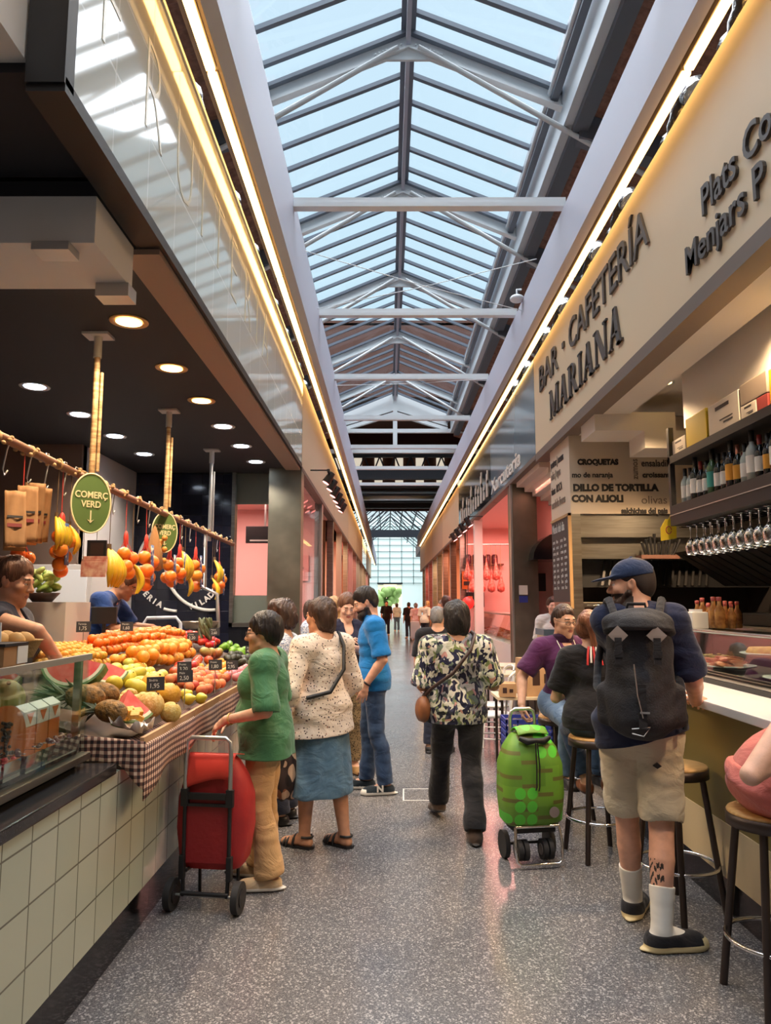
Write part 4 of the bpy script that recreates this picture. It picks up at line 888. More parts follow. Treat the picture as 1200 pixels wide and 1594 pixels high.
for q in range(14): ch.box((-.02, -.02, -.012), (.02, .02, .012), 0, .005, Matrix.Translation((-1.21 + rnd.uniform(-.05, .05), 3.58 + rnd.uniform(-.06, .06), 1.065 + rnd.uniform(0, .03))) @ Matrix.Rotation(rnd.uniform(0, 3), 4, 'Z') @ Matrix.Rotation(.5, 4, 'X'))
ch.build('pineapple_chunk', Q['f_melon'], t)
# price cards on stakes
for k, (y, t_, h) in enumerate(((3.95, .10, .14), (4.38, .06, .15), (4.85, .20, .12), (5.1, .05, .16), (5.6, .04, .12), (5.55, .86, .16), (6.2, .52, .16), (6.75, .12, .14), (4.9, .92, .16), (6.9, .5, .18))):
    p = DP(y, t_); tt = thing('price_card', ['small black chalk price card by the watermelon', 'small black price card beside the front melon', 'black price card among the peaches', 'black chalk price card at the front edge by the peaches', 'black price card near the plums', 'black price card among the mandarins', 'large black price card by the cherries and mangoes', 'black price card in front of the avocados', 'black price card at the near end of the mandarins', 'black price card in front of the green peppers'][k], 'price card', p)
    MB().cyl(p, p + Vector((0, 0, h)), .003, n=5).build('stake', Q['alu'], tt)
    c = p + Vector((0, 0, h + .03)); yw = Matrix.Translation(c) @ Matrix.Rotation(R(22), 4, 'Z') @ Matrix.Rotation(R(-12), 4, 'X')
    MB().box((-.045, -.002, -.035), (.045, .002, .035), 0, 0, yw).build('card', Q['price_card'], tt)
    tx = MB(); rr = yw.to_3x3() @ Vector((1, 0, 0)); uu = yw.to_3x3() @ Vector((0, 0, 1))
    tx.text(['1,95', '2,50', '3,20', '1,80', '2,95', '1,60', '2,20', '4,50', '1,75', '2,60'][k], yw @ Vector((-.032, -.0022, -.022)), .034, .001, rr, uu, 0, 0, .9); tx.text(['Sindria', 'Melo', 'Prunes', 'Presec', 'Pruna', 'Mandar.', 'Cirera', 'Alvocat', 'Taronja', 'Pebrot'][k], yw @ Vector((-.034, -.0022, .012)), .018, .001, rr, uu, 0, 0, .9)
    tx.build('chalk_writing', Q['chalk'], tt)
# leafy tops at the far back
lf = thing('leafy_vegetable', 'green leafy vegetable standing among the tomatoes at the far back', 'vegetable', DP(7.3, .72))
l = MB()
for q in range(16): a = q * 1.3; l.ball(DP(7.3, .72, .08) + Vector((.05 * math.cos(a), .06 * math.sin(a), .03 + .05 * (q % 3))), (.02, .02, .07), 7, 6, 0, Matrix.Rotation(.5 * math.cos(a), 3, 'X') @ Matrix.Rotation(.5 * math.sin(a), 3, 'Y'))
l.build('leaves', Q['leaf_dark'], lf)
# ---- inside the glass case
M('green_melon', (110, 116, 50), .5, var=(9, (150, 140, 60), 3)); M('papaya_skin', (200, 130, 50), .5); M('papaya', (226, 128, 60), .4, var=(10, (210, 104, 44), 2)); M('seed', (40, 34, 30), .3); M('carton_orange', (214, 108, 44), .5); M('red_berry', (190, 36, 44), .3, bump=(90, .8)); M('clear_pack', (255, 255, 255), .05, glass=((226, 230, 232), 1.2, .08)); M('dark_fruit', (70, 34, 44), .4, var=(30, (110, 60, 66), 3))
cs = thing('case_riser', 'dark stepped riser inside the glass case carrying the fruit', 'riser', (-1.6, 2.5, .94)); MB().prism([(-1.34, 1.3, .907), (-1.94, 1.3, .907), (-1.94, 1.3, 1.12), (-1.49, 1.3, 1.12), (-1.49, 1.3, .98), (-1.34, 1.3, .98)], (0, 1.93, 0)).build('step', Q['dark_metal'], cs)
for (x, y, z, rx_, rz_, m, lab) in ((-1.59, 3.12, 1.207, .088, .084, 'green_melon', 'large green-yellow melon in the glass case, right of two'), (-1.60, 2.93, 1.212, .092, .088, 'green_melon', 'large dull green melon in the glass case, left of two'), (-1.78, 3.08, 1.2, .08, .078, 'f_melon', 'orange-yellow melon at the far end of the glass case')):
    o = MB().ball((0, 0, 0), (rx_, rx_, rz_), 18, 12).build('melon', Q[m]); o.location = (x, y, z); o.rotation_euler = (.4, .5, 0); tag(o, lab, 'melon'); MB().cyl((0, 0, rz_ * .97), (0, 0, rz_ * 1.1), .008, n=6).build('stem', Q['stem_brown'], o, False)
t = thing('papaya_half', 'cut orange papaya half with dark seeds standing in the glass case', 'papaya', (-1.42, 2.84, .985))
c = Vector((-1.425, 2.84, 1.10)); Mx = Matrix.Rotation(R(28), 3, 'Z') @ Matrix.Rotation(R(-14), 3, 'X')
def half_shell(rr, dy, n=18):
    m = MB()
    for i in range(1): pass
    pr = [(rr[0] * math.sin(math.pi * i / n), rr[1] * math.cos(math.pi * i / n) * (1 + .12 * math.sin(math.pi * i / n))) for i in range(n + 1)]
    m.grid(lambda u, v: Mx @ Vector((pr[round(u * n)][0] * math.cos(math.pi * v), dy + pr[round(u * n)][0] * .8 * math.sin(math.pi * v), pr[round(u * n)][1])) + c, n, 10); return m, pr
m, pr = half_shell((.068, .12), 0); m.build('skin', Q['papaya_skin'], t)
MB().prism([Mx @ Vector((q[0], 0, q[1])) + c for q in pr] + [Mx @ Vector((-q[0], 0, q[1])) + c for q in pr[::-1]][1:-1], Mx @ Vector((0, .004, 0))).build('flesh', Q['papaya'], t)
sd = MB()
for q in range(44): sd.ball(Mx @ Vector((rnd.gauss(0, .010), -.004, rnd.uniform(-.07, .06))) + c, .0065, 7, 5)
sd.build('seeds', Q['seed'], t)['kind'] = 'stuff'
for k, (y, x, m) in enumerate(((2.99, -1.445, 'carton_orange'), (3.10, -1.445, 'carton_orange'), (3.21, -1.445, 'carton_orange'))):
    t = thing('juice_carton', ['orange and white juice carton nearest the papaya in the glass case', 'orange and white juice carton in the middle of the case row', 'orange and white juice carton at the far end of the case row'][k], 'carton', (x, y, .982))
    MB().box((x - .035, y - .05, .982), (x + .035, y + .05, 1.12), 0, .004).build('body', Q[m], t); MB().box((x - .036, y - .051, 1.12), (x + .036, y + .051, 1.18), 0, .004).prism([(x - .036, y - .05, 1.18), (x + .036, y - .05, 1.18), (x, y - .05, 1.205)], (0, .1, 0)).build('top', Q['lab_white'], t); MB().prism([(x + .0365, y - .03, 1.172), (x + .0365, y + .03, 1.172), (x + .0365, y, 1.13)], (.001, 0, 0)).build('triangle_mark', Q['carton_orange'], t)
bp_ = None
for k, (y, x, m) in enumerate(((2.56, -1.37, 'red_berry'), (2.70, -1.37, 'red_berry'), (2.84, -1.36, 'dark_fruit'), (2.97, -1.36, 'dark_fruit'), (3.08, -1.36, 'dark_fruit'), (3.19, -1.36, 'dark_fruit'), (2.40, -1.37, 'dark_fruit'))):
    t = thing('berry_punnet', 'clear plastic punnet of ' + ('bright red berries' if m == 'red_berry' else 'dark purple fruit') + ' behind the glass, ' + ['nearer of two', 'farther of two', 'first past the red', 'second past the red', 'third past the red', 'last by the cartons', 'nearest'][k], 'punnet', (x, y, .983))
    MB().prism([(x - .04, y - .055, .984), (x + .04, y - .055, .984), (x + .048, y - .065, 1.05), (x - .048, y - .065, 1.05)], (0, .12, 0)).build('tray', Q['clear_pack'], t)
    f = MB()
    for q in range(26): f.ball((x + rnd.uniform(-.032, .032), y + rnd.uniform(-.045, .045), .995 + rnd.uniform(0, .055)), .013, 8, 6)
    f.build('berries', Q[m], t)['kind'] = 'stuff'
wedge('red watermelon piece leaning at the back of the glass case', (-1.66, 3.20, 1.335), .12, R(25), R(-30), 110, .06, 'watermelon_piece')
# ---- on top of the glass case
M('kraft', (176, 132, 88), .8, var=(9, (160, 116, 74), 3)); M('nuts', (150, 112, 76), .7, var=(40, (190, 150, 110), 3), bump=(70, .8)); M('wicker', (190, 150, 96), .7, bump=(90, .8)); M('potato', (206, 160, 92), .7, var=(12, (190, 140, 76), 3))
for k, (y, x, s_) in enumerate(((2.35, -1.42, 1), (2.50, -1.46, 1.05), (2.2, -1.44, 1.0))):
    t = thing('nut_bag', ['clear bag of brown nuts on the glass case, middle one', 'clear bag of nuts on the glass case beside the kraft box', 'clear bag of nuts on the glass case at the picture edge'][k], 'bag', (x, y, 1.379))
    f = MB()
    for q in range(60): f.ball((x + rnd.gauss(0, .026), y + rnd.gauss(0, .03), 1.393 + abs(rnd.gauss(0, .035))), .013, 7, 5)
    f.build('nuts', Q['nuts'], t)['kind'] = 'stuff'
    MB().ball((x, y, 1.42), (.07, .085, .045), 14, 10).build('plastic', Q['clear_pack'], t)
t = thing('kraft_box', 'small kraft cardboard box with a white printed card on the glass case edge', 'box', (-1.40, 2.70, 1.379)); MB().box((-1.46, 2.62, 1.379), (-1.34, 2.78, 1.45), 0, .003).build('body', Q['kraft'], t); MB().box((-1.465, 2.615, 1.45), (-1.335, 2.785, 1.46)).build('lid', Q['black_paint'], t); MB().box((-1.339, 2.71, 1.385), (-1.336, 2.785, 1.448)).build('card', Q['lab_white'], t)
t = thing('jar', 'tall clear jar of nuts with a white label on the glass case', 'jar', (-1.52, 2.56, 1.379)); MB().lathe([(.04, 0), (.045, .01), (.045, .12), (.035, .135)], (-1.52, 2.56, 1.379), 18).build('glass_body', Q['clear_pack'], t); MB().lathe([(.0, .003), (.04, .003), (.04, .11), (0, .112)], (-1.52, 2.56, 1.379), 16).build('contents', Q['nuts'], t); MB().lathe([(.047, .04), (.047, .09)], (-1.52, 2.56, 1.379), 18).build('label_band', Q['lab_white'], t); MB().lathe([(.046, .135), (.046, .155), (0, .157)], (-1.52, 2.56, 1.379), 18).build('lid', Q['white_trim'], t)
t = thing('info_card', 'tall white printed card standing behind the jar on the glass case', 'card', (-1.48, 2.78, 1.379)); MB().prism([(-1.50, 2.80, 1.379), (-1.44, 2.79, 1.379), (-1.46, 2.82, 1.53), (-1.52, 2.83, 1.53)], (.0, .004, 0)).build('sheet', Q['lab_white'], t); MB().prism([(-1.495, 2.813, 1.47), (-1.475, 2.81, 1.47), (-1.48, 2.815, 1.50), (-1.50, 2.818, 1.50)], (0, -.004, 0)).build('picture', Q['chalk_board'], t)
bs = thing('wicker_basket', 'low wicker basket of round beige fruit at the end of the glass case', 'basket', (-1.55, 3.05, 1.379))
MB().lathe([(.0, .004), (.10, .004), (.13, .07), (.138, .075), (.125, .07), (.10, .012)], (-1.55, 3.05, 1.379), 26).build('weave', Q['wicker'], bs)
for q in range(9):
    a = q * 2.4; o = MB().ball((0, 0, 0), (.04, .034, .032), 12, 9).build('passion_fruit', Q['potato']); o.location = (-1.55 + .065 * math.cos(a) * (q > 0), 3.05 + .065 * math.sin(a) * (q > 0), 1.43 + (.03 if q == 0 else .012 * (q % 3))); o.rotation_euler = (a, .4, a); tag(o, 'beige oval fruit in the wicker basket on the glass case', 'fruit', 'beige fruit in the wicker basket')
t = thing('chalk_sign', 'black chalk price sign reading 1.50 at the left picture edge on the glass case', 'sign', (-1.50, 2.30, 1.46))
MB().prism([(-1.56, 2.44, 1.485), (-1.40, 2.40, 1.475), (-1.40, 2.42, 1.59), (-1.56, 2.46, 1.60)], (0, .004, 0)).cyl((-1.48, 2.432, 1.38), (-1.48, 2.436, 1.5), .004, n=5).build('board', Q['price_card'], t)
MB().text('1,50', (-1.545, 2.437, 1.50), .07, .001, (.16, -.04, -.01), (0, .02, .115), 0, .002, .85).text('Nous', (-1.545, 2.452, 1.562), .035, .001, (.16, -.04, -.01), (0, .02, .115), 0, 0, .9).build('chalk_writing', Q['chalk'], t)
t = thing('scale_display', 'black digital scale display on a post beside the basket', 'scale', (-1.95, 5.3, 1.25)); c = at_y(161, 958, 5.3)
MB().box((c.x - .09, 5.3, c.z - .06), (c.x + .09, 5.33, c.z + .06), 0, .006).build('screen_housing', Q['black_paint'], t); MB().cyl((c.x, 5.32, 1.2), (c.x, 5.32, c.z), .015, n=8).build('post', Q['dark_metal'], t)
struct(MB().box((-3.4, 3.3, .0), (-2.17, 5.6, .10)).box((-3.4, 5.6, 0), (-2.17, 7.6, .30)).build('trim_14', Q['stall_grey']))
# ---- things on the hanging rail
def hook(y, z0=2.46, ln=.16):
    t = thing('s_hook', 'bent wire S-hook hanging from the rope-wrapped rail', 'hook', (-2.1, y, z0), 0, 'wire hooks on the rail')
    MB().tube([(-2.1, y - .035, z0 - .01), (-2.1, y - .02, z0 + .035), (-2.1, y + .015, z0 + .035), (-2.1, y + .035, z0), (-2.1, y + .01, z0 - .05), (-2.1, y - .02, z0 - ln), (-2.1, y - .0, z0 - ln - .03), (-2.1, y + .03, z0 - ln)], .0045, 6).build('wire', Q['alu'], t)
def at_rail(px, py): return at_x(px, py, -2.1)
hook_px = [(8, 720), (45, 735), (72, 745), (100, 760), (118, 765), (176, 800), (215, 800), (232, 815), (267, 820), (283, 828), (296, 832), (318, 838), (338, 848)]
for px, py in hook_px:
    y = at_rail(px, py).y; hook(y, 2.5 - .0125 * (y - 3.3))
def paper_bag(lab, y, z, tilt, s=1.0, x=-2.08):
    t = thing('paper_bag', lab, 'paper bag', (x, y, z)); t.rotation_euler = (tilt, 0, R(35))
    f = MB(); w, d, h = .055 * s, .03 * s, .36 * s
    f.sheet(lambda u, v: (-w + 2 * w * u, -d * (.3 + .7 * v) + .006 * math.sin(u * 9 + v * 5), -h * v), 8, 10, (0, .003, 0)); f.sheet(lambda u, v: (-w + 2 * w * u, d * (.3 + .7 * v), -h * v), 8, 10, (0, .003, 0)); f.sheet(lambda u, v: (-w, d * (.3 + .7 * v) * (2 * u - 1), -h * v), 4, 10, (.002, 0, 0)); f.sheet(lambda u, v: (w, d * (.3 + .7 * v) * (2 * u - 1), -h * v), 4, 10, (.002, 0, 0)); f.box((-w, -d, -h - .002), (w, d, -h))
    f.build('body', Q['kraft'], t, False); MB().box((-w * .8, -d * .75 - .006, -h * .5), (w * .7, -d * .75 - .003, -h * .46)).box((-w * .8, -d * .82 - .006, -h * .66), (w * .6, -d * .82 - .003, -h * .60), 1).build('print', [Q['ink_dark'], Q['carton_red']], t, False)
for lab, px, py, tl, s_ in (('brown paper bag hanging on the rail hooks, right-most and facing front', 50, 752, .10, .98), ('brown paper bag hanging tilted left of the front paper bag', 38, 757, -.2, .95), ('brown paper bag hanging behind, nearest the picture edge', 18, 765, -.3, .95), ('brown paper bag seen edge-on right of the front paper bag', 62, 760, .25, .9)):
    p = at_rail(px, py); paper_bag(lab, p.y, p.z, tl, s_)
M('net_red', (196, 60, 48), .5, glass=None); M('label_blue', (60, 84, 134), .5, var=(24, (200, 196, 190), 2, .55, .6)); M('sausage', (196, 116, 104), .5, var=(20, (226, 190, 170), 3)); M('straw', (160, 116, 70), .8, bump=(80, .8, (1, 1, .1)))
def orange_net(lab, px, py, s=1.0, blue=True, n=5):
    p = at_rail(px, py); t = thing('orange_net', lab, 'net bag', (p.x, p.y, p.z)); r = .04 * s
    ps = [(0, 0, 0), (.02, .07, -.02), (-.02, .03, -.075), (.03, -.045, -.07), (0, .08, -.10), (.01, .0, -.14), (-.01, .06, -.17)][:n]
    for q in ps:
        o = MB().ball((0, 0, 0), r, 14, 10).build('orange', Q['f_mandarin'], t, False); o.location = (q[0] * s * 1.1, q[1] * s * 1.1, q[2] * s * 1.1)
    g = MB()
    for q in range(7): a = q * .9; g.tube([(0, .02, .13 * s), (.02 * math.cos(a), .03 + .03 * math.sin(a), .06 * s), (.045 * s * math.cos(a), .035 + .055 * s * math.sin(a), .0)], .0025, 4)
    g.ball((0, .03, .09 * s), (.02, .028, .05 * s), 8, 6); g.tube([(0, .02, .12 * s), (0, .01, 2.49 - .0145 * (p.y - 3.3) - p.z)], .003, 5); g.build('net', Q['net_red'], t, False)
    if blue: MB().sheet(lambda u, v: (.05 * s, -.05 * s + .05 * u * s + .02 * v * s, .07 * s - .23 * v * s), 3, 6, (.003, 0, 0)).build('blue_label', Q['label_blue'], t, False)
    return t
for px, py, s_, b_, n, lab in ((92, 835, 1.15, True, 7, 'net of oranges with blue label hanging below the paper bags'), (28, 862, 1.0, False, 5, 'net of oranges hanging under the tilted paper bags at the left edge'), (193, 862, 1.35, False, 5, 'net of oranges hanging above the stooping seller'), (225, 868, 1.5, True, 6, 'tall net of oranges with red top at the middle of the rail'), (262, 880, 1.4, True, 5, 'net of oranges with blue label below the far green sign'), (278, 876, 1.4, True, 5, 'net of oranges beside the pale bananas on the rail'), (303, 880, 1.5, True, 6, 'net of oranges right of the pale bananas'), (340, 898, 1.4, True, 5, 'last net of oranges at the far end of the rail')): orange_net(lab, px, py, s_, b_, n)
def bananas(lab, px, py, n=5, s=1.0, rz=0.0):
    p = at_rail(px, py); t = thing('banana_bunch', lab, 'bananas', (p.x, p.y, p.z), rz)
    for q in range(n):
        a = (q - n / 2) * .28
        pts = [(.045 * math.sin(k * .42) * math.cos(a) * s * 1.5, (.045 * math.sin(k * .42) * 1.5 + .01) * math.sin(a) * s * 1.6 + q * .006, -.035 * k * s) for k in range(7)]
        MB().tube(pts, [.006 * s, .014 * s, .018 * s, .019 * s, .018 * s, .013 * s, .005 * s], 8).build('banana', Q['banana'], t, False)
    MB().cyl((0, 0, .03 * s), (0, 0, -.012), .012 * s, .014 * s, 8).tube([(0, 0, .03 * s), (0, 0, 2.49 - .0145 * (p.y - 3.3) - p.z)], .003, 5).build('stalk', Q['stem_brown'], t, False)
for px, py, n, s_, lab, rz in ((88, 805, 5, 1.0, 'bunch of bright yellow bananas near the paper bags', 0), (108, 818, 4, .9, 'smaller yellow banana bunch right of the bright one', .4), (170, 855, 6, 1.35, 'large banana bunch hanging beside the pink packs', 0), (205, 876, 2, 1.2, 'pair of short bananas left of the tall orange net', .8), (283, 858, 5, 1.4, 'pale greenish banana bunch on the far rail', 0), (287, 890, 4, 1.2, 'banana bunch below the pale greenish one', .3), (334, 872, 3, 1.3, 'small banana bunch near the end of the rail', 0), (330, 900, 3, 1.2, 'lowest banana bunch at the rail end', .2)): bananas(lab, px, py, n, s_, rz)
p = at_rail(150, 858); t = thing('dark_board', 'small dark framed board hanging under the nearer green sign', 'board', p); MB().box((p.x - .07, p.y, p.z - .08), (p.x + .07, p.y + .02, p.z + .08), 0, .004).build('frame', Q['black_paint'], t); MB().box((p.x - .045, p.y - .002, p.z - .055), (p.x + .05, p.y, p.z + .06)).cyl((p.x, p.y, p.z + .08), (p.x, p.y, 2.48), .003, n=5, mi=1).build('panel', [Q['dark_leather'], Q['alu']], t)
p = at_rail(145, 885); t = thing('sausage_pack', 'pink packs of sliced sausage hanging below the dark board', 'pack', p)
for q in range(3): MB().box((p.x - .09, p.y + q * .012, p.z - .06 + .02 * q), (p.x + .09, p.y + q * .012 + .008, p.z + .05 + .02 * q), 0, .004).build('slice_pack', Q['sausage'], t)
MB().cyl((p.x - .08, p.y + .01, p.z), (p.x - .08, p.y + .01, 2.48), .003, n=5).build('wire', Q['alu'], t)
p = at_rail(240, 850); t = thing('straw_braid', 'bundle of tan straw hanging at the middle of the rail', 'straw bundle', p); MB().lathe([(.008, .18), (.03, .12), (.07, -.05), (.085, -.2), (.06, -.22), (0, -.22)], p, 16).build('straw', Q['straw'], t)
p = at_rail(252, 848); t = thing('onion_braid', 'string of small brown onions hanging below the far green sign', 'onion string', p)
for q in range(9): MB().ball((p.x + .03 * math.cos(q * 2.1), p.y - .02 + .03 * math.sin(q * 2.1), p.z + .06 - q * .035), .028, 10, 8).build('onion', Q['papaya_skin'], t)
# scale hanging by the wall and hand truck behind the display
c = at_y(312, 972, 8.4); t = thing('hanging_scale', 'round steel pan of a hanging scale on a bent grey frame', 'scale', c)
MB().lathe([(0, -.05), (.17, -.045), (.21, .03), (.215, .035), (.20, .03), (.165, -.035), (0, -.04)], c, 28).build('pan', Q['pan_steel'], t)
a_ = at_y(340, 930, 8.4); MB().tube([tuple(at_y(312, 912, 8.4)), tuple(at_y(338, 925, 8.4)), tuple(at_y(340, 975, 8.4)), tuple(at_y(336, 985, 8.4)), tuple(at_y(295, 982, 8.4))], .02, 8).tube([(-2.1, 8.5, 2.43), tuple(at_y(319, 915, 8.4)), tuple(at_y(312, 912, 8.4))], .02, 8).build('frame', Q['alu'], t)
t = thing('hand_truck', 'upright white tubular hand truck handle behind the heaped oranges', 'hand truck', (-2.9, 8, 0)); pp_ = [at_y(223, 1012, 7.9), at_y(223, 972, 7.9), at_y(229, 962, 7.9), at_y(274, 961, 7.9), at_y(281, 970, 7.9), at_y(281, 1012, 7.9)]
MB().tube([(pp_[0].x, 7.9, .02)] + [tuple(v) for v in pp_] + [(pp_[-1].x, 7.9, .02)], .018, 8).cyl(at_y(238, 987, 7.9), at_y(274, 986, 7.9), .012, n=8).build('frame', Q['white_trim'], t); MB().box((pp_[0].x, 7.7, .01), (pp_[-1].x, 7.9, .03)).build('toe_plate', Q['alu'], t)
t = thing('fridge', 'pale grey upright fridge standing behind the fruit seller', 'fridge', (-3.5, 8.2, 0)); MB().box((-4.0, 7.9, 0), (-3.15, 8.5, 2.02), 0, .01).build('body', Q['stall_grey'], t); MB().box((-3.95, 7.88, .2), (-3.2, 7.9, 1.96), 0, .005).build('door', Q['white_trim'], t); MB().tube([(-3.25, 7.86, .9), (-3.25, 7.86, 1.4)], .012, 6).build('handle', Q['alu'], t)
lb = thing('vegetable_bowl', 'bowl of green lettuce beside the left fruit seller', 'bowl', (-2.3, 4.9, 1.6)); c = at_y(66, 930, 4.9)
MB().lathe([(0, -.03), (.06, -.03), (.11, .03), (.105, .03), (.05, -.02)], c, 20).build('bowl', Q['dark_leather'], lb); MB().box((c.x - .2, 4.8, 0), (c.x + .2, 5.2, c.z - .031)).build('stand', Q['stall_grey'], lb); l = MB()
for q in range(22): l.ball(c + Vector((rnd.uniform(-.08, .06), rnd.uniform(-.06, .06), .05 + rnd.uniform(0, .12))), (.05, .035, .02), 8, 6, 0, Matrix.Rotation(rnd.uniform(-1, 1), 3, 'X') @ Matrix.Rotation(rnd.uniform(-1, 1), 3, 'Y'))
l.build('lettuce', Q['lettuce'], lb)
# ================================================================== FIGURES: smooth blended solids turned into one surface
class Prim:
    """tapered capsule / ellipsoid. scale = local axis scaling matrix rows for flattened shapes"""
    __slots__ = ('a', 'b', 'ra', 'rb', 'S', 'sm', 'k', 'op', 'lo', 'hi', 'fn')
    def __init__(s, a, b, ra, rb, S=None, k=.02, op='u', fn=None):
        s.a = np.array(a, np.float32); s.b = np.array(b, np.float32); s.ra = ra; s.rb = rb; s.k = k; s.op = op; s.fn = fn
        s.S = None; s.sm = 1.0; mx = 1.0
        if S is not None:
            S = np.array(S, np.float32); s.S = np.linalg.inv(S).astype(np.float32); sv = np.linalg.svd(S, compute_uv=False); s.sm = float(sv.min()); mx = float(sv.max())
        r = max(ra, rb) * mx
        s.lo = np.minimum(s.a, s.b) - r; s.hi = np.maximum(s.a, s.b) + r
    def ev(s, P):
        if s.fn is not None: return s.fn(P)
        d = P - s.a; ba = s.b - s.a
        if s.S is not None: d = d @ s.S.T; ba = ba @ s.S.T
        L2 = float(ba @ ba)
        if L2 < 1e-12: return (np.sqrt((d * d).sum(-1)) - s.ra) * s.sm
        t = np.clip((d @ ba) / L2, 0, 1); q = d - t[..., None] * ba
        return (np.sqrt((q * q).sum(-1)) - (s.ra + (s.rb - s.ra) * t)) * s.sm
def cap(a, b, ra, rb=None, k=.02, S=None, op='u'): return Prim(a, b, ra, ra if rb is None else rb, S, k, op)
def ell(c, r, k=.02, op='u', Rm=None):
    S = np.diag(r).astype(float)
    if Rm is not None: S = np.array(Rm, float) @ S
    return Prim(c, c, 1.0, 1.0, S, k, op)
def half(p, n, op='i', k=.004):
    """keep the side the normal points away from (op i): d = (P-p).n"""
    p = np.array(p, np.float32); n = np.array(n, np.float32); n = n / np.linalg.norm(n)
    return Prim((0, 0, 0), (0, 0, 0), 1, 1, None, k, op, lambda P: (P - p) @ n)
def field(prims, P, centre=None, rad=None):
    d = np.full(P.shape[:-1], 10.0, np.float32)
    for q in prims:
        if q.fn is None and centre is not None:
            m = q.k + rad + .03
            sel = ((centre > q.lo - m) & (centre < q.hi + m)).all(-1)
            if not sel.any(): continue
            if sel.all(): sub = None; e = q.ev(P); dd = d
            else: sub = sel; e = q.ev(P[sel]); dd = d[sel]
        else: sub = None; e = q.ev(P); dd = d
        if q.op == 'u':
            h = np.maximum(q.k - np.abs(dd - e), 0) / max(q.k, 1e-6); r = np.minimum(dd, e) - h * h * q.k * .25
        elif q.op == 's':
            e = -e; h = np.maximum(q.k - np.abs(dd - e), 0) / max(q.k, 1e-6); r = np.maximum(dd, e) + h * h * q.k * .25
        elif q.op == 'i':
            h = np.maximum(q.k - np.abs(dd - e), 0) / max(q.k, 1e-6); r = np.maximum(dd, e) + h * h * q.k * .25
        else: r = dd + e     # displacement
        if sub is None: d = r
        else: d[sub] = r
    return d
def surf(prims, h=.006):
    """surface nets over blocks near the surface: (verts, quads)"""
    U = [q for q in prims if q.op == 'u' and q.fn is None]
    lo = np.min([q.lo for q in U], 0) - 3 * h; hi = np.max([q.hi for q in U], 0) + 3 * h
    B = 8; bs = B * h; nb = np.ceil((hi - lo) / bs).astype(int)
    gi = np.stack(np.meshgrid(*[np.arange(n) for n in nb], indexing='ij'), -1).reshape(-1, 3)
    cen = (lo + (gi + .5) * bs).astype(np.float32)
    dc = field(prims, cen, cen, np.float32(bs))
    keep = np.abs(dc) < bs * 1.05 + .012
    gi = gi[keep]; cen = cen[keep]
    o = np.stack(np.meshgrid(*[np.arange(B + 1)] * 3, indexing='ij'), -1).reshape(-1, 3)
    V = np.empty((len(gi), (B + 1) ** 3), np.float32)
    CH = 400
    for i in range(0, len(gi), CH):
        base = (gi[i:i + CH, None, :] * B + o[None]).astype(np.float32) * h + lo.astype(np.float32)
        V[i:i + CH] = field(prims, base.astype(np.float32), cen[i:i + CH], np.float32(bs * .87))
    V = V.reshape(-1, B + 1, B + 1, B + 1)
    s = V < 0
    c = [(0, 0, 0), (1, 0, 0), (0, 1, 0), (1, 1, 0), (0, 0, 1), (1, 0, 1), (0, 1, 1), (1, 1, 1)]
    sl = lambda A, q: A[:, q[0]:q[0] + B, q[1]:q[1] + B, q[2]:q[2] + B]
    cnt = sum(sl(s, q).astype(np.int8) for q in c)
    act = np.argwhere((cnt > 0) & (cnt < 8))
    if len(act) == 0: return np.zeros((0, 3)), np.zeros((0, 4), int)
    bi, x, y, z = act.T
    val = np.stack([V[bi, x + q[0], y + q[1], z + q[2]] for q in c], 1)
    E = [(0, 1), (2, 3), (4, 5), (6, 7), (0, 2), (1, 3), (4, 6), (5, 7), (0, 4), (1, 5), (2, 6), (3, 7)]
    acc = np.zeros((len(act), 3), np.float32); n = np.zeros(len(act), np.float32); cc = np.array(c, np.float32)
    for a, b in E:
        va, vb = val[:, a], val[:, b]; m = (va < 0) != (vb < 0)
        t = np.where(m, va / np.where(m, va - vb, 1), 0)
        acc += np.where(m[:, None], cc[a] + (cc[b] - cc[a]) * t[:, None], 0); n += m
    g = gi[bi] * B + np.stack([x, y, z], 1)
    pos = lo + (g + acc / n[:, None]) * h
    dims = nb * B + 2
    key = (g[:, 0].astype(np.int64) * dims[1] + g[:, 1]) * dims[2] + g[:, 2]
    order = np.argsort(key); ks = key[order]
    def find(gg):
        k = (gg[:, 0].astype(np.int64) * dims[1] + gg[:, 1]) * dims[2] + gg[:, 2]
        i = np.searchsorted(ks, k); i = np.minimum(i, len(ks) - 1)
        return np.where(ks[i] == k, order[i], -1)
    F = []
    for ax, ca, cb in ((0, 1, 2), (1, 2, 0), (2, 0, 1)):
        v0 = val[:, 0]; v1 = val[:, 1 << ax]; m = (v0 < 0) != (v1 < 0)
        gg = g[m]; fl = v0[m] < 0
        ea = np.zeros(3, int); ea[ca] = 1; eb = np.zeros(3, int); eb[cb] = 1
        q = np.stack([find(gg), find(gg - ea), find(gg - ea - eb), find(gg - eb)], 1)
        ok = (q >= 0).all(1); q = q[ok]; fl = fl[ok]
        q[~fl] = q[~fl][:, ::-1]
        F.append(q)
    return pos, np.concatenate(F)
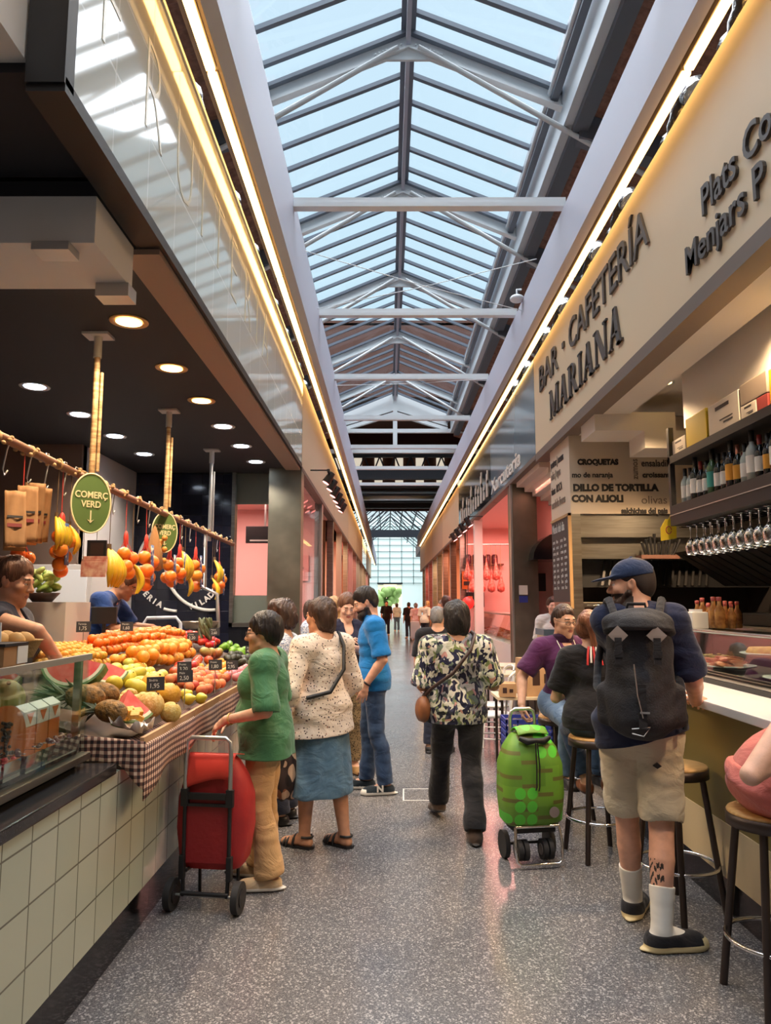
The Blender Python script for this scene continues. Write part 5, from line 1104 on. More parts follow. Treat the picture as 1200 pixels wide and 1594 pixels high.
def surf_obj(name, prims, h, mat, parent=None, matfn=None):
    v, f = surf(prims, h)
    me = bpy.data.meshes.new(name)
    me.vertices.add(len(v)); me.vertices.foreach_set('co', v.astype(np.float32).ravel())
    me.loops.add(f.size); me.polygons.add(len(f))
    me.loops.foreach_set('vertex_index', f.astype(np.int32).ravel()); me.polygons.foreach_set('loop_start', np.arange(0, f.size, 4, dtype=np.int32))
    me.polygons.foreach_set('use_smooth', np.ones(len(f), bool))
    for m in (mat if isinstance(mat, (list, tuple)) else [mat]): me.materials.append(m)
    if matfn is not None: me.polygons.foreach_set('material_index', matfn(v[f].mean(1)).astype(np.int32))
    me.update(); me.validate()
    o = bpy.data.objects.new(name, me); C.objects.link(o)
    if parent is not None: o.parent = parent
    return o
def wrinkle(amp, s=(18, 18, 40), seed=0):
    """sum of warped waves, for cloth folds"""
    r = np.random.RandomState(seed); D = (r.randn(5, 3) * np.array(s)).astype(np.float32); ph = r.rand(5) * 6
    def fn(P):
        o = 0
        for i in range(5): o = o + np.sin(P @ D[i] + ph[i] + 1.5 * np.sin(P @ D[(i + 2) % 5] * .6)) + .8 * (.5 - np.abs(np.sin(P @ D[(i + 1) % 5] * 1.1 + ph[i] * 2 + 1.2 * np.sin(P @ D[(i + 3) % 5] * .5))))
        return o * (amp / 3.2)
    return Prim((0, 0, 0), (0, 0, 0), 1, 1, None, .0, 'd', fn)
V3 = lambda *a: np.array(a, float)
def nrm(v): v = np.array(v, float); return v / max(np.linalg.norm(v), 1e-9)
def rotm(ax, deg):
    return np.array(Matrix.Rotation(R(deg), 3, Vector(ax)))
# ------------------------------------------------------------------ head
def head_prims(H, Rm, s=1.0, fem=False, beard=False):
    """H: centre of head; Rm columns = right, forward, up"""
    T = lambda x, y, z: H + Rm @ (np.array((x, y, z)) * s)
    e = lambda c, r, k=.02, op='u': ell(T(*c), np.array(r) * s, k, op, Rm)
    j = .92 if fem else 1.0
    p = [e((0, -.012, .032), (.074, .094, .088)), e((0, .028, -.028), (.062 * j, .068, .082), .03),
         e((0, .05, -.085), (.036 * j, .038, .032), .03),
         cap(T(-.040 * j, .015, -.070), T(.040 * j, .015, -.070), .024 * s, k=.03),
         cap(T(0, .085, -.108), T(0, .085, -.100), .014 * s, k=.022),
         cap(T(-.032, .082, .026), T(.032, .082, .026), .012 * s, k=.014),
         ell(T(-.040, .064, -.022), np.array((.022, .024, .02)) * s, .02, 'u', Rm), ell(T(.040, .064, -.022), np.array((.022, .024, .02)) * s, .02, 'u', Rm),
         cap(T(-.031, .102, .006), T(-.031, .090, .006), .013 * s, k=.010, op='s'), cap(T(.031, .102, .006), T(.031, .090, .006), .013 * s, k=.010, op='s'),
         cap(T(0, .090, .014), T(0, .112, -.026), .008 * s, .0125 * s, k=.012), cap(T(-.013, .098, -.031), T(.013, .098, -.031), .0085 * s, k=.008),
         cap(T(-.020, .088, -.057), T(.020, .088, -.057), .0068 * s, k=.008), cap(T(-.016, .087, -.069), T(.016, .087, -.069), .0075 * s, k=.008), cap(T(-.02, .101, -.0630), T(.02, .101, -.0630), .0028 * s, k=.004, op='s')]
    for q in (-1, 1):
        p += [cap(T(q * .020, .0905, .0135), T(q * .042, .0865, .0125), .0062 * s, k=.004), cap(T(q * .020, .0895, -.0045), T(q * .042, .0860, -.0045), .0052 * s, k=.004)]
        p += [ell(T(q * .076, -.006, -.004), np.array((.010, .020, .032)) * s, .008, 'u', Rm @ rotm((0, 1, 0), q * 14) @ rotm((1, 0, 0), 12)), ell(T(q * .086, .0, .002), np.array((.007, .010, .018)) * s, .006, 's', Rm)]
    return p, T
def hand_prims(W, d, n, side, curl=.35, s=1.0, spread=.12, thumb=.6, k=.006, curls=None):
    """W wrist, d direction to the fingers, n palm normal (the way the palm faces); thumb on +side of t = n x d"""
    d = nrm(d); n = nrm(n - d * np.dot(n, d)); t = np.cross(d, n) * side
    p = [cap(W - d * .01, W + d * .035 * s, .024 * s, .026 * s, .015, None), ell(W + d * .055 * s, np.array((.036, .048, .0155)) * s, .014, 'u', np.stack([t, d, n], 1))]
    spec = [(.030, .094, .040, .0080), (.010, .100, .045, .0083), (-.010, .096, .042, .0080), (-.029, .084, .033, .0070)]
    for i, (off, base, L, r) in enumerate(spec):
        c = (curls[i] if curls else curl) ; a0 = c * 1.0
        o = W + t * off * s + d * (base - .010) * s
        dd = nrm(d + t * (off * spread / .03 * 1.4))
        L = L * s
        q = o
        for seg, (ln, an) in enumerate(((1.0, .55), (.68, 1.35), (.52, 2.1))):
            v = dd * math.cos(a0 * an) + n * math.sin(a0 * an)
            q2 = q + v * L * ln; rr = r * s * (1 - .09 * seg)
            p.append(cap(q, q2, rr * 1.03, rr * .93, .010 if seg == 0 else .003)); q = q2
    o = W + t * .024 * s + d * .022 * s
    v1 = nrm(t * .75 * (1.1 - thumb * .5) + d * .75 + n * thumb * .8); q1 = o + v1 * .042 * s
    v2 = nrm(d * .9 + t * .25 * (1 - thumb) + n * thumb * .7); q2 = q1 + v2 * .032 * s; q3 = q2 + nrm(v2 + n * .15 * thumb) * .026 * s
    p += [cap(o, q1, .0145 * s, .0115 * s, .014), cap(q1, q2, .0110 * s, .0100 * s, .004), cap(q2, q3, .0100 * s, .0085 * s, .003)]
    return p
# ------------------------------------------------------------------ body
class Body:
    """Standing or seated figure. Local frame: +y forward, +x right, z up, origin on the floor."""
    def __init__(s, h=1.70, fem=False, stout=1.0, **J):
        f = h / 1.70; s.h = h; s.f = f; s.fem = fem; s.st = stout
        sw = (.162 if fem else .185) * f * (.5 + .5 * stout); hw = .085 * f * (.7 + .3 * stout)
        D = dict(pelvis=V3(0, 0, .93 * f), chest=V3(0, 0.0, 1.24 * f), neck=V3(0, -.015, 1.43 * f), head=V3(0, .025, 1.585 * f),
                 shR=V3(sw, -.01, 1.375 * f), shL=V3(-sw, -.01, 1.375 * f), hipR=V3(hw, 0, .90 * f), hipL=V3(-hw, 0, .90 * f))
        for q, sg in (('R', 1), ('L', -1)):
            D['el' + q] = D['sh' + q] + V3(sg * .055, -.03, -.29) * f; D['wr' + q] = D['el' + q] + V3(sg * .0, .07, -.24) * f
            D['kn' + q] = V3(sg * .095, .02, .49 * f); D['an' + q] = V3(sg * .10, -.03, .085 * f); D['fd' + q] = V3(sg * .12, 1, 0)
            D['hd' + q] = None; D['hn' + q] = None; D['curl' + q] = .4
        D.update(J); s.J = D; s.__dict__.update(D)
        s.look = J.get('look', (0, 0)); s.roll = J.get('roll', 0)
        yaw, pit = s.look
        s.HR = rotm((0, 0, 1), yaw) @ rotm((1, 0, 0), pit) @ rotm((0, 1, 0), s.roll)
        # torso frame: shoulders and spine
        s.tx = nrm(s.shR - s.shL); s.tz = nrm(s.chest - s.pelvis); s.ty = nrm(np.cross(s.tz, s.tx)); s.TX = np.stack([s.tx, s.ty, s.tz], 1)
        hx = nrm(s.hipR - s.hipL); s.hx = hx; s.hy = nrm(np.cross(V3(0, 0, 1), hx)); s.HX = np.stack([hx, s.hy, V3(0, 0, 1)], 1)
    def torso(s, g=0.0, k=.05, belly=0.0, sh=True):
        f = s.f; st = s.st; W = np.linalg.norm(s.shR - s.shL); T = s.TX
        mid = (s.pelvis * .55 + s.chest * .45); up = s.chest + s.tz * .10 * f
        hw = np.linalg.norm(s.hipR - s.hipL)
        p = [ell(s.chest + s.tz * .02 * f + s.ty * .01, (W * .40 + g, .112 * f * st + g, .17 * f), k, 'u', T),
             ell(mid + s.ty * (.01 + belly * .5), (W * .36 * (.4 + .6 * st) + g, .10 * f * st + g + belly, .16 * f), k, 'u', T),
             ell(s.pelvis + s.hy * -.01, (hw * .5 + .085 * f * st + g, .115 * f * st + g, .13 * f), k, 'u', s.HX),
             cap(s.shL * .8 + s.neck * .2 + s.tz * -.03, s.shR * .8 + s.neck * .2 + s.tz * -.03, .055 * f + g, k=k)]
        if s.fem:
            for q in (-1, 1): p.append(ell(s.chest + s.tx * q * .075 * f + s.ty * (.085 * f * st) + s.tz * .01, (.062 * f + g, .055 * f + g, .062 * f + g), .04, 'u', T))
        if sh:
            for a in (s.shR, s.shL): p.append(cap(a, s.neck * .75 + a * .25 + s.tz * .005, .051 * f * (.8 + .2 * st) + g, .046 * f + g, k))
        return p
    def arm(s, q, g=0.0, g2=None, to=1.0, k=.03, frm=0.0):
        f = s.f * (.75 + .25 * s.st) * (.9 if s.fem else 1.0); S, E, W = s.J['sh' + q], s.J['el' + q], s.J['wr' + q]; g2 = g if g2 is None else g2
        p = []
        if to <= .5: E2 = S + (E - S) * to * 2; return [cap(S, E2, .054 * f + g, .046 * f + g2, k)]
        p.append(cap(S, E, .054 * f + g, .042 * f + g, k)); W2 = E + (W - E) * (to - .5) * 2
        p.append(cap(E, E * .7 + W * .3, .041 * f + g, .0415 * f + g, .006)); p.append(cap(E * .7 + W * .3, W2, .0415 * f + g, .029 * f + g2, .006))
        return p
    def leg(s, q, g=0.0, g2=None, to=1.0, k=.03):
        f = s.f * (.7 + .3 * s.st); Hh, K, A = s.J['hip' + q], s.J['kn' + q], s.J['an' + q]; g2 = g if g2 is None else g2
        if to <= .5: return [cap(Hh, Hh + (K - Hh) * to * 2, .085 * f + g, .063 * f + g2, k)]
        bk = nrm(np.cross(nrm(A - K), s.hx)); bk = -bk if np.dot(bk, s.hy) > 0 else bk
        C_ = K * .68 + A * .32 + bk * .018
        p = [cap(Hh, K, .085 * f + g, .056 * f + g, k)]
        t = (to - .5) * 2
        p += [cap(K, C_, .054 * f + g, .055 * f + g, .006)]
        E = C_ + (A - C_) * max(0, (t - .32) / .68); p.append(cap(C_, E, .055 * f + g, .036 * f + g2, .006))
        return p
    def foot_frame(s, q):
        A = s.J['an' + q]; d = np.array(s.J['fd' + q], float); d = nrm(d); u = V3(0, 0, 1); u = nrm(u - d * np.dot(u, d)); r = np.cross(d, u); return A, d, u, r
    def foot(s, q, g=0.0, k=.02):
        A, d, u, r = s.foot_frame(q); f = s.f; F = np.stack([r, d, u], 1); h = .085 * f - .012
        hl = A - u * (h - .022) - d * .035 * f
        return [cap(A, A - u * h * .5 - d * .01, .034 * f + g, .036 * f + g, k), cap(hl, A + d * .06 * f - u * h * .55, .030 * f + g, .032 * f + g, .03), cap(A + d * .06 * f - u * h * .55, A + d * .15 * f - u * (h - .016), .034 * f + g, .024 * f + g, .03), ell(A + d * .13 * f - u * (h - .012), (.042 * f + g, .065 * f + g, .022 + g), .025, 'u', F)]
    def prims(s, hands=True, feet=True):
        p, s.T = head_prims(s.head, s.HR, s.f ** .5, s.fem)
        p.append(cap(s.neck - s.tz * .03, s.head + s.HR @ V3(0, -.03, -.05), (.052 if s.fem else .06) * s.f, (.050 if s.fem else .057) * s.f, .03))
        p = p + s.torso(-.004)
        for q, sg in (('R', 1), ('L', -1)):
            p += s.arm(q, 0)
            if hands:
                fd = nrm(s.J['wr' + q] - s.J['el' + q]); d = s.J['hd' + q]; d = fd if d is None else d; n = s.J['hn' + q]
                n = -s.tx * sg if n is None else n
                p += hand_prims(s.J['wr' + q] + nrm(d) * .01, d, np.array(n, float), sg, s.J['curl' + q], s.f * (.93 if s.fem else 1.0))
            p += s.leg(q, 0)
            if feet: p += s.foot(q)
        return p
SKINS = {}
def skin(name, c, lip, stub=None):
    return [M('skin_' + name, c, .5, var=(22, tuple(int(x * .93) for x in c), 3), bump=(180, .08)), M('lip_' + name, lip, .4), M('brow_' + name, stub or (60, 44, 36), .7)]
def make_person(B, label, pos, heading, skn, h=.005, stubble=False, group=None, hands=True, feet=True, brow=True, ink=None):
    pr = B.prims(hands, feet); T = B.T; sc = B.f ** .5
    inv = np.linalg.inv(B.HR); H = B.head
    def mf(c):
        l = ((c - H) @ inv.T) / sc; x, y, z = l.T; ax = np.abs(x)
        o = np.zeros(len(c))
        lip = (y > .074) & (ax < .023) & (np.abs(z + .0632) < .0098 * (1 - (ax / .0235) ** 2) + .001); o[lip] = 1
        if brow: o[(y > .07) & (np.abs(z - .030 + .12 * np.maximum(ax - .03, 0)) < .0042 - .05 * np.maximum(ax - .03, 0)) & (ax > .013) & (ax < .048)] = 2
        if stubble: o[(y > -.005) & (z < -.042) & (z > -.125) & ~lip & ((z < -.075) | (ax > .03) | (z > -.054) & (z < -.044) & (ax < .03)) & (y > -.01 + .3 * (z + .042))] = 2
        if ink is not None: o[ink(c)] = 2
        return o
    o = surf_obj('person', pr, h, skn, None, mf)
    o.location = pos; o.rotation_euler = (0, 0, R(heading)); tag(o, label, 'person', group)
    for sg in (-1, 1):
        e = MB().ball(T(sg * .031, .0820, .0045), .0112 * sc, 12, 8, 0).ball(T(sg * .031, .0882, .0045), .0058 * sc, 10, 6, 1)
        e.build('eye', [Q['eye_white'], Q['eye_iris']], o, False)
    return o
M('eye_white', (226, 220, 212), .2); M('eye_iris', (44, 30, 22), .1)
def hair_prims(B, style):
    """hair shell over the skull"""
    sc = B.f ** .5; Rm = B.HR; T = lambda x, y, z: B.head + Rm @ (np.array((x, y, z)) * sc)
    e = lambda c, r, k=.02, op='u': ell(T(*c), np.array(r) * sc, k, op, Rm)
    if style == 'short_m': p = [e((0, -.018, .044), (.082, .098, .09)), e((0, -.055, -.01), (.07, .06, .07), .03), e((.012, .112, -.012), (.082, .085, .084), .015, 's'), e((-.09, .01, -.055), (.05, .06, .06), .01, 's'), e((.09, .01, -.055), (.05, .06, .06), .01, 's'), cap(T(-.1, 0, -.01), T(.1, 0, -.01), .024, k=.006, op='s')]
    elif style == 'bob': p = [e((0, -.02, .045), (.094, .108, .10)), e((0, -.055, -.02), (.088, .072, .105), .03), e((.018, .124, -.034), (.072, .085, .098), .025, 's')]
    elif style == 'short_f': p = [e((0, -.02, .045), (.092, .106, .098)), e((0, -.06, -.01), (.082, .066, .085), .03), e((.02, .124, -.03), (.072, .082, .092), .025, 's'), cap(T(-.1, .02, -.03), T(.1, .02, -.03), .028, k=.01, op='s')]
    elif style == 'curly': p = [e((0, -.02, .05), (.102, .115, .105)), e((0, -.06, -.015), (.096, .075, .10), .03), e((0, .125, -.045), (.074, .085, .092), .02, 's')]
    elif style == 'long': p = [e((0, -.02, .045), (.092, .106, .098)), e((0, -.06, -.07), (.092, .06, .15), .03), e((0, -.065, -.16), (.085, .045, .09), .03), e((.016, .122, -.04), (.072, .085, .105), .02, 's')]
    elif style == 'updo': p = [e((0, -.02, .045), (.088, .106, .098)), e((0, -.06, .0), (.075, .062, .07), .03), e((0, -.12, .06), (.05, .05, .05), .02), e((.016, .122, -.03), (.074, .082, .098), .025, 's'), cap(T(-.1, .01, -.03), T(.1, .01, -.03), .03, k=.01, op='s')]
    elif style == 'mop': p = [e((0, -.02, .045), (.096, .112, .10)), e((0, -.05, -.03), (.094, .08, .09), .03), e((0, -.05, -.09), (.07, .05, .05), .03), e((0, .125, -.06), (.074, .085, .085), .02, 's')]
    return p
def hairfn(name, c, c2, freq=90):
    return M(name, c, .42, spec=.4, var=(30, c2, 4, .35, .7, (1, 1, .25)), bump=(freq, .9, (1, 1, .15)))
# ------------------------------------------------------------------ clothing
def shirt(B, g=.012, sl=.42, slg=.014, hem=.75, neck=(.075, .0), wr=.004, seed=0, flare=.0, belly=0.0, sides='RL', vneck=0.0, k=.05, hemtilt=0, zneck=.02, shoulder=True):
    p = []
    for q in sides:
        a = B.arm(q, g + slg * .25, g + slg, sl, .02); p += a
        S, E, W = B.J['sh' + q], B.J['el' + q], B.J['wr' + q]
        if sl <= .5: c = S + (E - S) * sl * 2; d = nrm(E - S)
        else: c = E + (W - E) * (sl - .5) * 2; d = nrm(W - E)
        p.append(cap(c + d * .10, c + d * .102, .10, .10, .002, op='s'))
    p += B.torso(g, k, belly)
    lo = B.pelvis * 1.0; hw = np.linalg.norm(B.hipR - B.hipL)
    if hem < B.pelvis[2] - .02:
        bt = V3(B.pelvis[0], B.pelvis[1] - .005, hem - .03)
        p.append(Prim(B.pelvis, bt, 1.0, 1.0 + flare, B.HX @ np.diag((hw * .5 + .092 * B.f * B.st + g, .12 * B.f * B.st + g, .2)), .05))
    p.append(half((0, 0, hem), (hemtilt, 0, -1), 'i', .006))
    f = B.f
    p.append(ell(B.neck + B.tz * zneck, (neck[0], neck[0] * .95, .055), .012, 's', B.TX))
    if vneck: p.append(ell(B.neck + B.tz * (-.045) + B.ty * .08, (.05, .07, vneck), .012, 's', B.TX))
    p.append(wrinkle(wr, (9, 9, 26), seed))
    return p
def trousers(B, g=.012, to=.97, flare=.02, waist=None, wr=.004, seed=1, k=.03):
    p = []
    for q in 'RL':
        p += [Prim(z_.a, z_.b, z_.ra, z_.rb, None, k if i_ == 0 else z_.k) for i_, z_ in enumerate(B.leg(q, g, g + flare, to, k))]
        Hh, K, A = B.J['hip' + q], B.J['kn' + q], B.J['an' + q]
        if to <= .5: c = Hh + (K - Hh) * to * 2; d = nrm(K - Hh)
        else: c = K + (A - K) * (to - .5) * 2; d = nrm(A - K)
        p.append(cap(c + d * .12, c + d * .122, .12, .12, .002, op='s'))
    hw = np.linalg.norm(B.hipR - B.hipL)
    p.append(ell(B.pelvis + B.hy * -.01, (hw * .5 + .087 * B.f * B.st + g, .117 * B.f * B.st + g, .15 * B.f), .05, 'u', B.HX))
    w = B.pelvis[2] + .10 * B.f if waist is None else waist
    p.append(half((0, 0, w), (0, 0, 1), 'i', .004))
    p.append(wrinkle(wr, (12, 12, 24), seed))
    return p
def shoes(o, B, upper, sole, name='shoe', g=.010, st=.022, low=True, parts=None):
    for q in 'RL':
        A, d, u, r = B.foot_frame(q); bot = A - u * (.085 * B.f)
        p = B.foot(q, g)
        if low: p.append(half(A - u * .012 + d * 0, u, 'i', .006))
        F = np.stack([r, d, u], 1)
        p.append(ell(A + d * .045 * B.f - u * (.085 * B.f - .012), (.050 * B.f, .150 * B.f, .016), .008, 'u', F))
        p.append(half(bot + u * .003, -u, 'i', .003))
        def mf(c, bot=bot, u=u, d=d, A=A):
            hgt = (c - bot) @ u; return (hgt < st) | ((hgt < st + .022) & ((c - A) @ d > .165 * B.f))
        surf_obj(name, p, .004, [upper, sole], o, mf)
def fabric(name, c, c2=None, rough=.85, bump=(260, .25), fn=None, sc=7):
    c2 = c2 or tuple(int(x * .9) for x in c)
    m = M(name, c, rough, spec=.2, var=None if fn else (sc, c2, 3, .3, .7), sheen=.15, fn=fn)
    N = m.node_tree.nodes; L = m.node_tree.links
    if 'fold' in N: return m
    tc = N.new('ShaderNodeTexCoord'); mp = N.new('ShaderNodeMapping'); mp.inputs['Scale'].default_value = (1, 1, 1.7); mp.inputs['Rotation'].default_value = (.5, .3, 0); L.new(tc.outputs['Object'], mp.inputs[0])
    n = N.new('ShaderNodeTexNoise'); n.name = 'fold'; n.inputs['Scale'].default_value = 6.5; n.inputs['Detail'].default_value = 3; n.inputs['Distortion'].default_value = 1.4; n.inputs['Roughness'].default_value = .45; L.new(mp.outputs[0], n.inputs['Vector'])
    b1 = N.new('ShaderNodeBump'); b1.inputs['Strength'].default_value = .42; b1.inputs['Distance'].default_value = .035; L.new(n.outputs['Fac'], b1.inputs['Height'])
    n2 = N.new('ShaderNodeTexNoise'); n2.inputs['Scale'].default_value = bump[0]; L.new(tc.outputs['Object'], n2.inputs['Vector'])
    b2 = N.new('ShaderNodeBump'); b2.inputs['Strength'].default_value = bump[1]; b2.inputs['Distance'].default_value = .004; L.new(n2.outputs['Fac'], b2.inputs['Height']); L.new(b1.outputs[0], b2.inputs['Normal']); L.new(b2.outputs[0], N['Principled BSDF'].inputs['Normal'])
    return m
def pat_spots(base, stops, scale, thr, stretch=(1, 1, 1)):
    def fn(nt, N, L, b, tc):
        mp = N.new('ShaderNodeMapping'); mp.inputs['Scale'].default_value = stretch; L.new(tc.outputs['Object'], mp.inputs[0])
        v = N.new('ShaderNodeTexVoronoi'); v.inputs['Scale'].default_value = scale; L.new(mp.outputs[0], v.inputs['Vector'])
        s = N.new('ShaderNodeSeparateColor'); L.new(v.outputs['Color'], s.inputs[0])
        r = ramp(N, stops, 'CONSTANT'); L.new(s.outputs[0], r.inputs[0])
        m = N.new('ShaderNodeMath'); m.operation = 'LESS_THAN'; m.inputs[1].default_value = thr; L.new(v.outputs['Distance'], m.inputs[0])
        mx = N.new('ShaderNodeMix'); mx.data_type = 'RGBA'; L.new(m.outputs[0], mx.inputs[0]); mx.inputs[6].default_value = lin(base); L.new(r.outputs[0], mx.inputs[7])
        L.new(mx.outputs[2], b.inputs['Base Color'])
    return fn
def pat_floral(nt, N, L, b, tc):
    n = N.new('ShaderNodeTexNoise'); n.inputs['Scale'].default_value = 7; n.inputs['Detail'].default_value = 2; L.new(tc.outputs['Object'], n.inputs['Vector'])
    mx0 = N.new('ShaderNodeMix'); mx0.data_type = 'RGBA'; mx0.inputs[0].default_value = .16; L.new(tc.outputs['Object'], mx0.inputs[6]); L.new(n.outputs['Color'], mx0.inputs[7])
    mp = N.new('ShaderNodeMapping'); mp.inputs['Scale'].default_value = (1, 1, .45); mp.inputs['Rotation'].default_value = (.3, .6, 0); L.new(mx0.outputs[2], mp.inputs[0])
    v = N.new('ShaderNodeTexVoronoi'); v.inputs['Scale'].default_value = 62; L.new(mp.outputs[0], v.inputs['Vector'])
    s = N.new('ShaderNodeSeparateColor'); L.new(v.outputs['Color'], s.inputs[0])
    r = ramp(N, [(0, (44, 44, 70)), (.20, (226, 224, 210)), (.42, (74, 76, 100)), (.50, (140, 152, 100)), (.58, (234, 230, 216)), (.76, (120, 136, 120)), (.86, (40, 40, 62)), (.95, (214, 160, 150))], 'CONSTANT'); L.new(s.outputs[0], r.inputs[0])
    v2 = N.new('ShaderNodeTexVoronoi'); v2.inputs['Scale'].default_value = 9; L.new(mx0.outputs[2], v2.inputs['Vector'])
    s2 = N.new('ShaderNodeSeparateColor'); L.new(v2.outputs['Color'], s2.inputs[0]); r2 = ramp(N, [(0, (120, 122, 150)), (.4, (255, 255, 255)), (.75, (214, 216, 200))], 'CONSTANT'); L.new(s2.outputs[1], r2.inputs[0])
    mm = N.new('ShaderNodeMix'); mm.data_type = 'RGBA'; mm.blend_type = 'MULTIPLY'; mm.inputs[0].default_value = .8; L.new(r.outputs[0], mm.inputs[6]); L.new(r2.outputs[0], mm.inputs[7])
    L.new(mm.outputs[2], b.inputs['Base Color'])
SK1 = skin('olive', (216, 166, 136), (168, 100, 86)); SK2 = skin('tan', (202, 148, 116), (150, 90, 76)); SK3 = skin('pale', (228, 182, 158), (186, 110, 100), (90, 62, 46)); SKB = skin('bearded', (216, 164, 138), (166, 98, 86), (46, 36, 32))
HB = hairfn('hair_black', (20, 17, 17), (46, 40, 40)); HD = hairfn('hair_dark_brown', (46, 31, 25), (84, 60, 48)); HBR = hairfn('hair_brown', (78, 50, 36), (122, 86, 64)); HAU = hairfn('hair_auburn', (92, 52, 36), (146, 96, 66)); HBL = hairfn('hair_blond', (168, 128, 84), (206, 170, 122)); HG = hairfn('hair_grey', (104, 100, 98), (150, 146, 142))
def hair(o, B, style, mat, extra=None, h=.0055, wr=.005):
    surf_obj('hair', hair_prims(B, style) + (extra or []) + [wrinkle(wr, (46, 46, 14), 5), wrinkle(wr * .5, (110, 110, 30), 6)], h, mat, o)
def glasses(o, B, mat):
    sc = B.f ** .5; T = lambda x, y, z: Vector(B.head + B.HR @ (np.array((x, y, z)) * sc)); g = MB()
    for sg in (-1, 1):
        g.tube([T(sg * .031 + .021 * math.cos(a * .45), .104, .002 + .017 * math.sin(a * .45)) for a in range(14)], .0016, 6, closed=True)
        g.tube([T(sg * .052, .103, .006), T(sg * .077, .06, .006), T(sg * .081, -.005, .008)], .0018, 6)
    g.tube([T(-.010, .105, .004), T(0, .109, .007), T(.010, .105, .004)], .0016, 6)
    g.build('spectacles', mat, o, False)
# ---------------- woman in green, at the fruit display
B = Body(1.53, True, 1.22, elL=V3(-.255, -.05, 1.00), wrL=V3(-.185, .19, .945), elR=V3(.26, -.04, 1.00), wrR=V3(.02, .24, .90), hdL=V3(.25, .75, -.5), hnL=V3(.5, -.1, -.8), hdR=V3(-.7, .5, -.35), hnR=V3(-.1, -.5, -.8), curlL=.7, curlR=.6,
         shL=V3(-.175, -.01, 1.255), shR=V3(.175, -.01, 1.255), look=(4, -6), fdL=V3(-.1, 1, 0), fdR=V3(.15, 1, 0), anL=V3(-.11, -.06, .079), anR=V3(.10, .04, .079))
o = make_person(B, 'person in a loose green top and beige trousers standing at the fruit display, facing left', (-.72, 4.5, 0), 88, SK1)
hair(o, B, 'short_f', HB)
surf_obj('top', shirt(B, .020, .45, .020, .72, seed=3, wr=.006, flare=.12, belly=.03), .005, fabric('green_silk', (74, 128, 88), (64, 114, 78), .5, (40, .3)), o)
surf_obj('trousers', trousers(B, .016, .96, .03, seed=4, wr=.006), .005, fabric('beige_cotton', (206, 166, 116), (190, 150, 102)), o)
shoes(o, B, fabric('cream_suede', (206, 182, 148)), Q['lab_white'])
glasses(o, B, Q['dark_metal'])
MB().tube([tuple(B.wrL + nrm(B.elL - B.wrL) * .025 + .031 * (nrm(np.cross(B.elL - B.wrL, V3(0, 0, 1))) * math.cos(a * .4) + nrm(np.cross(np.cross(B.elL - B.wrL, V3(0, 0, 1)), B.elL - B.wrL)) * math.sin(a * .4))) for a in range(16)], .0045, 6, closed=True).build('bracelet', Q['gold_trim'], o, False)
# ---------------- woman in blue and white print behind her
B = Body(1.60, True, 1.15, look=(10, -12), elL=V3(-.25, 0, 1.02), wrL=V3(-.17, .2, .95))
o = make_person(B, 'curly brown-haired person in a blue and white print blouse behind the green top', (-.80, 5.72, 0), 80, SK1)
hair(o, B, 'curly', HD, wr=.009)
surf_obj('blouse', shirt(B, .016, .45, .02, .78, seed=5), .006, fabric('blue_print', (214, 218, 226), fn=pat_spots((214, 218, 226), [(0, (90, 116, 160)), (.5, (120, 140, 176)), (.8, (70, 90, 130))], 70, .42)), o)
surf_obj('trousers', trousers(B, .014, .97, .03), .007, fabric('navy_cotton', (40, 44, 60)), o); shoes(o, B, Q['black_paint'], Q['black_paint'])
# ---------------- woman in white speckled blouse and denim skirt
B = Body(1.62, True, 1.2, elL=V3(-.30, -.06, 1.04), wrL=V3(-.25, .10, .84), elR=V3(.27, -.02, 1.04), wrR=V3(.17, .2, .95), look=(14, -4), hdL=V3(0, .35, -.9), hnL=V3(.9, 0, 0), curlL=1.0,
         anL=V3(-.10, .04, .081), anR=V3(.11, -.12, .081), fdL=V3(-.35, 1, 0), fdR=V3(-.1, 1, 0), knL=V3(-.09, .06, .46), knR=V3(.10, -.03, .46))
o = make_person(B, 'person in a white speckled blouse and denim skirt, seen from behind with a black strap', (-.45, 5.16, 0), 42, SK2)
hair(o, B, 'bob', HD)
surf_obj('blouse', shirt(B, .020, .62, .03, .74, seed=6, wr=.006, flare=.20, belly=.02, hemtilt=.06), .005, fabric('speckled', (226, 210, 194), fn=pat_spots((226, 210, 194), [(0, (70, 50, 50)), (.3, (226, 210, 194)), (.45, (150, 110, 96)), (.6, (226, 210, 194)), (.8, (60, 48, 48))], 60, .30)), o)
sk_ = [Prim(B.pelvis + V3(0, 0, .05), V3(0, -.02, .36), 1.0, 1.24, np.diag((.178, .145, .2)), .03), half((0, 0, .345), (0, 0, -1), 'i', .004), half((0, 0, .90), (0, 0, 1), 'i', .004), wrinkle(.007, (13, 13, 3), 8)]
surf_obj('skirt', sk_, .006, fabric('denim_light', (78, 110, 136), (100, 132, 156), .9, sc=14), o)
